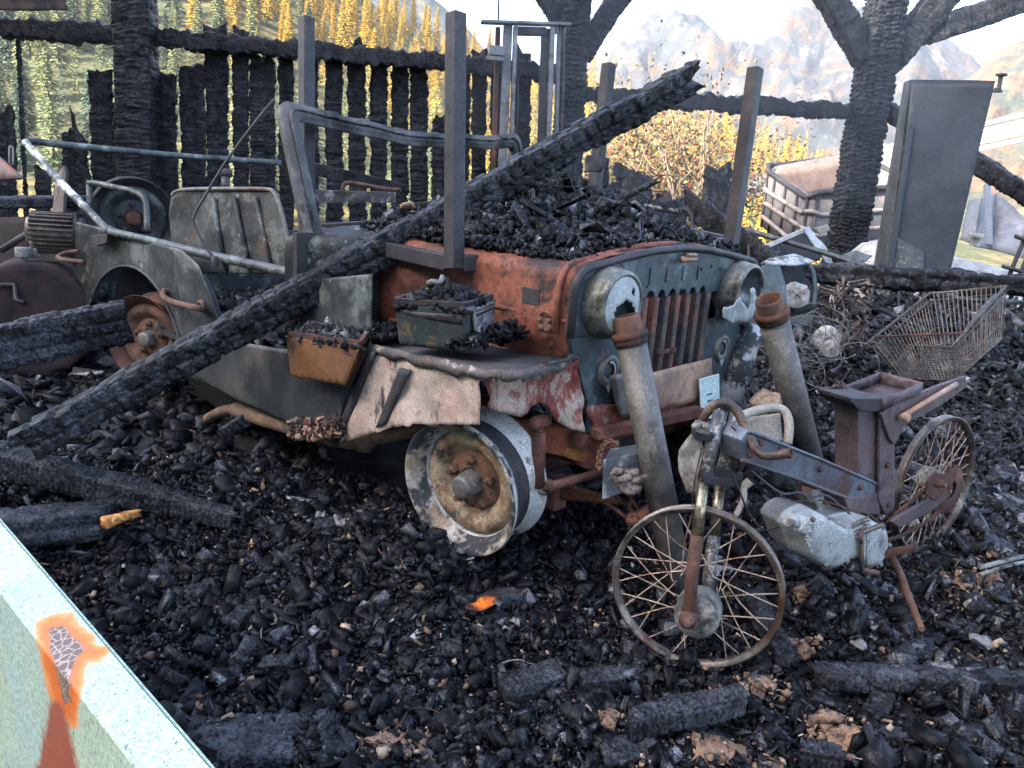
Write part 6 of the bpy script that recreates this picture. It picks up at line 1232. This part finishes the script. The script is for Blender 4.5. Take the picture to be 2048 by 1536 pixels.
slab_t([(1195, 1400), (1225, 1392), (1242, 1420), (1230, 1450), (1205, 1445)], .075, .012, 'crumbly tan patch left of the charred stick', seed=9)
slab_t([(720, 1450), (760, 1440), (840, 1455), (850, 1490), (790, 1505), (735, 1490)], .062, .006, 'sandy tan ground patch right of the scaly slab', seed=10)
tag(B().tube([GZ(1935, 1210, .10), GZ(1985, 1180, .10)], .012, 10).obj('bone_white_rod', M_lever, at=GZ(1935, 1210, .10)), 'short cream rod on the tan piece right of the moped', 'rod')
b = B().tube(arc_pts([GZ(1960, 1135, .16), GZ(2000, 1125, .17), GZ(2080, 1105, .17)], 3), .008, 6).tube(arc_pts([GZ(1960, 1150, .14), GZ(2020, 1130, .17), GZ(2080, 1120, .16)], 3), .006, 6)
tag(b.obj('ashen_branch', pm('ash white branch', lin((92, 94, 94)), .9, 0, [(lin((140, 140, 136)), 20, .55, .08), (SOOT, 14, .58, .06)], [(90, .8, .004)]), at=GZ(1960, 1135, .16)), 'ash-white forked twig at the right edge', 'branch')

# ------------------------------------------------------------------ charcoal rubble
def hulls(n, seed):
    """angular charcoal pieces: blocks, flakes and splinters with broken corners"""
    out = []; rs = np.random.RandomState(seed)
    for i in range(n):
        ex = [np.array([1, rs.uniform(.6, .95), rs.uniform(.45, .8)]), np.array([1, rs.uniform(.5, .9), rs.uniform(.14, .3)]), np.array([1.35, rs.uniform(.25, .45), rs.uniform(.18, .35)])][i % 3]
        P = np.array([[a, b, c] for a in (-1, 1) for b in (-1, 1) for c in (-1, 1)])*(1+rs.normal(0, .16, (8, 3))); P = np.concatenate([P, rs.uniform(-1, 1, (2, 3))*1.1])*ex
        bm = bmesh.new()
        for p in P: bm.verts.new(p)
        r = bmesh.ops.convex_hull(bm, input=bm.verts[:])
        for v in [g for g in r['geom_interior'] if isinstance(g, bmesh.types.BMVert)]: bm.verts.remove(v)
        bmesh.ops.triangulate(bm, faces=bm.faces[:]); bm.verts.index_update()
        out.append((np.array([v.co[:] for v in bm.verts]), np.array([[v.index for v in f.verts] for f in bm.faces]))); bm.free()
    return out
HU = hulls(36, 5); TET = []
for i in range(12):      # crumbs: broken five-cornered chips, six faces each
    q = np.random.RandomState(50+i); v = np.array([[1, 0, 0], [-.5, .87, 0], [-.5, -.87, 0], [0, 0, .7], [0, 0, -.5]])*(1+q.normal(0, .25, (5, 3)))+q.normal(0, .12, (5, 3)); TET.append((v, np.array([[0, 1, 3], [1, 2, 3], [2, 0, 3], [1, 0, 4], [2, 1, 4], [0, 2, 4]])))
def rubble(name, C, S, mat, seed, label=None, flat=.5, parent=None, shp=None):
    HU_ = shp or HU
    rs = np.random.RandomState(seed); n = len(C); q = rs.normal(0, 1, (n, 4)); q[:, 1:3] *= flat; q /= np.linalg.norm(q, axis=1)[:, None]
    w, x, y, z = q.T
    Rm = np.stack([1-2*(y*y+z*z), 2*(x*y-z*w), 2*(x*z+y*w), 2*(x*y+z*w), 1-2*(x*x+z*z), 2*(y*z-x*w), 2*(x*z-y*w), 2*(y*z+x*w), 1-2*(x*x+y*y)], -1).reshape(-1, 3, 3)
    k = rs.randint(0, len(HU_), n); Vs = []; Fs = []; off = 0
    for h in range(len(HU_)):
        m = np.where(k == h)[0]
        if not len(m): continue
        v, f = HU_[h]; P = np.einsum('nij,vj->nvi', Rm[m], v)*S[m][:, None, None]+C[m][:, None, :]
        Vs.append(P.reshape(-1, 3)); Fs.append((f[None]+(np.arange(len(m))*len(v))[:, None, None]+off).reshape(-1, 3)); off += len(m)*len(v)
    me = npmesh(name, np.concatenate(Vs), np.concatenate(Fs), mat); o = link(name, me, parent)
    fa_ = me.attributes.new('facet_sheen', 'FLOAT', 'FACE'); nf_ = len(me.polygons); fa_.data.foreach_set('value', np.clip(rs.lognormal(-.2, .70, nf_), .25, 3.2).astype(np.float32))  # random brightness per face, painted in place of sheen
    return tag(o, label, None, None, 'stuff')
rs = np.random.RandomState(17)
def scatter(n, xr, yr, keep):
    x = rs.uniform(*xr, n); y = rs.uniform(*yr, n); d = np.stack([x, y, 0*x], -1)-CAM; z = d@CF; px = 1024+FOC*(d@CR)/z; py = 768-FOC*(d@CU)/z
    m = (z > .6) & (px > -160) & (px < 2200) & (py < 1760) & keep(x, y, z); return x[m], y[m], z[m]
under_car = lambda x, y: (x > -2.7) & (x < -.25) & (y > -.40) & (y < .8)
x, y, z = scatter(190000, (-3.2, 2.0), (-2.0, 1.6), lambda x, y, z: (z < 3.1) & ~under_car(x, y))
u_ = rs.rand(len(x)); S = np.where(u_ < .86, rs.lognormal(math.log(.0075), .48, len(x)), rs.lognormal(math.log(.019), .40, len(x))); S = np.clip(S, .003, .034)
keep = rs.rand(len(x)) < np.clip(.78*(.012/S)**.5, 0, 1); x, y, S = x[keep], y[keep], S[keep]
# fewer lumps where sandy ground shows through
sand = fbm(x*1.7+4, y*1.7, 5, 3); kp = ~((sand > .33) & (rs.rand(len(x)) < .65)); x, y, S = x[kp], y[kp], S[kp]
C = np.stack([x, y, H(x, y)+S*.30+rs.rand(len(x))**2*.024], -1)
right = (x*.6+y > .62)
print('RUBBLE', len(C))
nb2 = 2600; ix = rs.randint(0, len(x), nb2); cb = C[ix]+rs.normal(0, .01, (nb2, 3)); cb[:, 2] = H(cb[:, 0], cb[:, 1])+.018+rs.rand(nb2)*.012
M_crumb = pm('tan and brown crumbs', (.2, .15, .1), .95, island=[(0, lin((66, 52, 42))), (.5, lin((104, 82, 64))), (.85, lin((150, 122, 98))), (1, lin((176, 160, 140)))], bump=[(200, .5, .003)])
nf = 42000; ix = rs.randint(0, len(x), nf); xf = x[ix]+rs.normal(0, .03, nf); yf = y[ix]+rs.normal(0, .03, nf); Sf = rs.lognormal(math.log(.0045), .40, nf)
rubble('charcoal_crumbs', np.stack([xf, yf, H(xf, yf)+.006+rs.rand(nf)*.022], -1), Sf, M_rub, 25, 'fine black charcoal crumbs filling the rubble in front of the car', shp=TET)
for (sx_, sy_, sw_) in SLABS:
    m_n = int(sw_*1.6); pc = np.array([GZ(rs.normal(sx_, sw_*.42), rs.normal(sy_, sw_*.16), .08) for _ in range(m_n)]); pc[:, 2] = H(pc[:, 0], pc[:, 1])+.02+rs.rand(m_n)*.012; cb = np.concatenate([cb, pc])
nb2 = len(cb)
rubble('tan_crumbs', cb, np.clip(rs.lognormal(math.log(.0042), .5, nb2), .002, .013), M_crumb, 21, 'tan and brown crumbs strewn through the charcoal rubble')
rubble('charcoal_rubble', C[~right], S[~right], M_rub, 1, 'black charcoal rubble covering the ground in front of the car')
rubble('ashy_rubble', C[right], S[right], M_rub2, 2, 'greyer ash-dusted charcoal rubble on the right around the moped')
x, y, z = scatter(60000, (-6, 3.6), (-2.5, 6.5), lambda x, y, z: (z >= 3.1) & (z < 7) & ~under_car(x, y))
S = np.clip(rs.lognormal(math.log(.022), .45, len(x)), .008, .07); C = np.stack([x, y, H(x, y)+S*.3], -1); right = x*.6+y > .62
kq = rs.rand(len(x)) < .62; C, S, right = C[kq], S[kq], right[kq]
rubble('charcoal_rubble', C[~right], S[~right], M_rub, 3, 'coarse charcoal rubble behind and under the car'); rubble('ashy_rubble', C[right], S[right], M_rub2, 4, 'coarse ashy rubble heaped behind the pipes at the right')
print('RUBBLE far', len(C))
x, y, z = scatter(90000, (-1.2, 2.6), (.8, 4.2), lambda x, y, z: (z >= 2.6) & (z < 5.0)); S = np.clip(rs.lognormal(math.log(.013), .5, len(x)), .004, .040); C = np.stack([x, y, H(x, y)+S*.3+rs.rand(len(x))**2*.02], -1)
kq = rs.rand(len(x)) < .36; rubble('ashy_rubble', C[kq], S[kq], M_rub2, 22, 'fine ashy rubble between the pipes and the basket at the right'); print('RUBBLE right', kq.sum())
# heap on the hood, in the car and in the boxes
def hood_h(x, y):
    s = (x+.25)/.55; t = (y-.08)/.47
    return 1.005 + np.clip(1-np.abs(t)**3, 0, 1)*np.clip(1-np.abs(s)**4, 0, 1)*(.075+.11*gauss(x, y, -.45, .34, .36, .26)+.06*gauss(x, y, -.62, -.05, .2, .25)+.10*fbm(x*4.5, y*4.5, 6, 4))
hxg = np.linspace(-.82, .235, 70); hyg = np.linspace(-.42, .56, 66); HX, HY = np.meshgrid(hxg, hyg, indexing='ij')
heap = empty('debris_heap', (-.25, .08, 1.03), 'heap of charcoal and wire piled on the hood between the table legs', 'debris heap'); heap['kind'] = 'stuff'
link('heap_core', npmesh('heap_core', np.stack([HX, HY, hood_h(HX, HY)+.01*fbm(HX*20, HY*20, 3)], -1).reshape(-1, 3), grid_faces(70, 66), M_floor, True), heap)
n = 11000; x = rs.uniform(-.80, .21, n); y = rs.uniform(-.44, .56, n); S = np.clip(rs.lognormal(math.log(.0085), .55, n), .003, .034); S = np.where((y < -.36) | (x > .16), np.minimum(S, .012), S)
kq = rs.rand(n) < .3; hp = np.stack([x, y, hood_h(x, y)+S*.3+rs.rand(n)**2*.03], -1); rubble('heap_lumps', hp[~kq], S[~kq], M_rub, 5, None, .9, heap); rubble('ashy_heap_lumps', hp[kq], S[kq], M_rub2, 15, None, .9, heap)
sk = np.random.RandomState(8)
for k in range(26):
    x0, y0 = sk.uniform(-.72, .10), sk.uniform(-.32, .50); a_ = sk.uniform(0, 6.28); L_ = sk.uniform(.06, .20); v = np.array([math.cos(a_), math.sin(a_), sk.uniform(-.15, .7)]); p = np.array([x0, y0, float(hood_h(np.array(x0), np.array(y0)))+.015])
    char('burnt_stick', p, p+v*L_, sk.uniform(.015, .045), sk.uniform(.010, .028), M_char, heap, seed=300+k, along=.03, across=.03, depth=.004, res=.007, rag=(.02, .05), rough=.006)
for k, (x, y, d, w) in enumerate(((1010, 380, 2.85, .05), (1190, 330, 3.1, .06), (1240, 345, 3.1, .05), (1100, 350, 3.05, .07), (720, 400, 2.95, .05), (1330, 400, 2.95, .05))):
    p = D(x, y, d); P = [p+CR*math.cos(t)*w*sk.uniform(.5, 1)+CU*math.sin(t)*w*sk.uniform(.4, .9)+CF*sk.uniform(-.02, .02) for t in np.linspace(0, 6.28, 9)[:-1]]
    sheet('curled_sheet', P, M_dark, heap, .004, .05, 12, 4, k, rag=.01)
n = 2600; x = rs.uniform(-2.7, -.85, n); y = rs.uniform(-.68, .75, n); S = np.clip(rs.lognormal(math.log(.018), .45, n), .006, .05)
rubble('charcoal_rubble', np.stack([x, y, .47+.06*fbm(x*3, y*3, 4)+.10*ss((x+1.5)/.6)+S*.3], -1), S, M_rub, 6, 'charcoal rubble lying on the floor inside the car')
n = 1500; x = rs.uniform(-.60, .12, n); y = rs.uniform(-.73, -.50, n); S = np.clip(rs.lognormal(math.log(.010), .4, n), .004, .022); zf = .70+.08*(x+.35)/.6
hm = .005+.055*gauss(x, y, .13, -.60, .09, .10)+.015*(x < -.3)
kq = (x > .02) | (x < -.25); rubble('charcoal_rubble', np.stack([x, y, zf+.015+rs.rand(n)*hm], -1)[kq], S[kq], M_rub, 7, 'small char heap lying on the near fender beside the box')
M_ins = pm('crumbled insulation', (.3, .2, .15), .95, island=[(0, (.012, .011, .011)), (.45, (.05, .03, .022)), (.7, lin((132, 92, 74))), (1, lin((176, 148, 130)))], bump=[(200, .6, .003)])
n = 420; p = np.array([GY(rs.uniform(583, 684), rs.uniform(838, 876), -.755) for _ in range(n)]); p[:, 1] += rs.normal(0, .010, n); rubble('crumbled_insulation', p, np.clip(rs.lognormal(math.log(.006), .5, n), .002, .018), M_ins, 12, None, 1., car)
for nm, (e, ft, rt, bt, fb, rb, back, nf), hh, sd in (('box_contents', A1, .045, 8), ('box_contents', A2, .01, 9)):
    n = 700; s = rs.rand(n); t = rs.rand(n); p = ft+np.outer(s, rt-ft)+np.outer(t, back); bump_ = np.clip(1-((s-.55)/.5)**2-((t-.5)/.55)**2, 0, 1)
    p[:, 2] += -.012+hh*bump_; S = np.clip(rs.lognormal(math.log(.009), .4, n), .003, .022); o = rubble(nm, p, S, M_rub2 if sd == 9 else M_rub, sd, None, .9, e)
# thin loose wires on the heap and in the right-hand pile
def coil(c, r, n, ax, mat, label, name='wire_coil', seed=0, asp=.5, th=.0016):
    rs = np.random.RandomState(seed); e = empty(name, c, label, 'wire')
    u = unit(np.cross(ax, (0, 0, 1))); v = np.cross(u, unit(ax))
    for i in range(n):
        rr = r*rs.uniform(.6, 1.1); a0 = rs.uniform(0, 6.28); sp = rs.uniform(2.2, 5.2); ph = rs.normal(0, .05, 3)
        pts = [c+ph+u*rr*math.cos(a0+t)+v*rr*asp*math.sin(a0+t)+np.array([0, 0, .015*math.sin(2*t+i)]) for t in np.linspace(0, sp, 14)]
        B().tube(pts, th, 4, cap=False).obj('wire_strand', mat, e)
coil(D(1115, 405, 2.85), .12, 16, unit(CAM-D(1115, 405, 2.85)), M_dsteel, 'loose coil of thin burnt wire on the debris heap', seed=1, asp=.45)
coil(D(1632, 690, 3.0), .11, 22, unit(CAM-D(1632, 690, 3.0)), M_steel, 'tangle of thin wire just right of the second pipe', seed=2, asp=.9)
coil(D(1770, 660, 3.3), .16, 14, (0.3, -.3, 1), M_dsteel, 'loose wire loops in the pile left of the basket', seed=3, asp=.8)
coil(D(1950, 840, 3.0), .18, 14, (0.3, -.3, 1), M_dsteel, 'loose wire loops on the ground behind the moped rear wheel', seed=4, asp=.8)
coil(D(1300, 440, 2.85), .10, 8, unit(CAM-D(1300, 440, 2.85)), M_dsteel, 'few curved wires at the right end of the debris heap', seed=5, asp=.7)
rs = np.random.RandomState(31); 
for k, (x, y, d, s, lb) in enumerate(((815, 408, 2.75, .035, 'brownish chip on the debris heap left of the front table leg'), (1215, 455, 2.75, .045, 'brown crumpled chip on the debris heap right of the long beam'), (1270, 420, 2.9, .05, 'grey curled flake at the right of the debris heap'), (870, 560, 2.18, .03, 'pale grey lump on top of the green ammunition box'))):
    p = D(x, y, d); P = [p+np.array([math.cos(a)*s*rs.uniform(.5, 1), math.sin(a)*s*rs.uniform(.5, 1), s*.5*rs.uniform(-1, 1)]) for a in np.linspace(0, 6.28, 8)[:-1]]
    tag(sheet('debris_chip', P, M_tan if k < 2 else M_steel, None, .012, .03, 20, 4, k, at=p), lb, 'chip')

rs = np.random.RandomState(77)
for k in range(16):
    x, y = [(560, 1180), (820, 1190), (1075, 1110), (700, 1420), (1640, 1310), (1880, 1230), (1760, 1500), (1990, 1420), (640, 960), (1100, 1300), (1340, 1370), (1950, 960), (1990, 1040), (900, 1430), (1180, 1250), (1700, 860)][k]
    p = GZ(x, y, .10); p[2] = float(H(np.array(p[0]), np.array(p[1])))+.03; a = rs.uniform(0, 6.28); L_ = rs.uniform(.10, .26); pts = [p]
    for j in range(5): a += rs.normal(0, .6); q = pts[-1]+np.array([math.cos(a), math.sin(a), 0])*L_/5; q[2] = float(H(np.array(q[0]), np.array(q[1])))+.028+.012*rs.rand(); pts.append(q)
    tag(B().tube(arc_pts(pts, 4), .0018, 4).obj('loose_wire', M_rustd if k % 3 else M_steel, at=p), 'thin bent wire lying loose on the charcoal rubble', 'wire', 'loose wires on the rubble')
for k, (x, y, w, lb) in enumerate(((690, 1100, .06, 'grey ashy flake left of the front wheel on the rubble'), (1030, 1235, .03, 'pale ash flake below the orange bare wood'), (1890, 1330, .05, 'pale grey flat flake right of the long batten'), (1960, 1275, .06, 'light grey slate-like flake at the right on the rubble'), (640, 1060, .035, 'pinkish white crumb beside the grey ashy flake'), (1720, 1285, .04, 'whitish flake between moped stand and batten'))):
    p = GZ(x, y, .09); p[2] = float(H(np.array(p[0]), np.array(p[1])))+.03
    P = [p+np.array([math.cos(a)*w*rs.uniform(.4, .8), math.sin(a)*w*rs.uniform(.3, .6), rs.uniform(-.01, .01)]) for a in np.linspace(0, 6.28, 9)[:-1]]
    tag(sheet('ash_flake', P, pm('ash flake %d' % k, lin((120, 120, 118)), .9, 0, [(lin((60, 60, 62)), 30, .52, .08)], [(120, .8, .004)], .3), None, .008, .02, 30, 4, k, at=p, rag=.006), lb, 'flake')

# ------------------------------------------------------------------ haze over the valley
hz = B().box((0, 0, 130), (4200, 0, 0), (0, 4200, 0), (0, 0, 250))
mh = bpy.data.materials.new('pale haze'); mh.use_nodes = True; nt = mh.node_tree; nt.nodes.remove(nt.nodes['Principled BSDF'])
pv = nt.nodes.new('ShaderNodeVolumePrincipled'); pv.inputs['Density'].default_value = .00016; pv.inputs['Color'].default_value = (.80, .89, 1.0, 1); pv.inputs['Anisotropy'].default_value = .2
nt.links.new(pv.outputs[0], nt.nodes['Material Output'].inputs['Volume'])
tag(hz.obj('haze', mh), kind='stuff')

# added volume standing in for lens glare at the upper right
sc_ = D(1520, 130, 4.3); b = B().lathe(sc_, CF, [(1.45*math.sin(a), math.cos(a)) for a in np.linspace(-math.pi/2, math.pi/2, 25)], 40)
b.v = [tuple(sc_+((np.array(v)-sc_)@CF)*CF+((np.array(v)-sc_)@CR)*CR*1.75+((np.array(v)-sc_)@CU)*CU*.85) for v in b.v]
ms = bpy.data.materials.new('thin blue glare veil'); ms.use_nodes = True; nt = ms.node_tree; nt.nodes.remove(nt.nodes['Principled BSDF'])
pv = nt.nodes.new('ShaderNodeVolumePrincipled'); pv.inputs['Density'].default_value = .026; pv.inputs['Color'].default_value = (.82, .92, 1.0, 1)
nt.links.new(pv.outputs[0], nt.nodes['Material Output'].inputs['Volume'])
tag(b.obj('glare_veil', ms), kind='stuff')
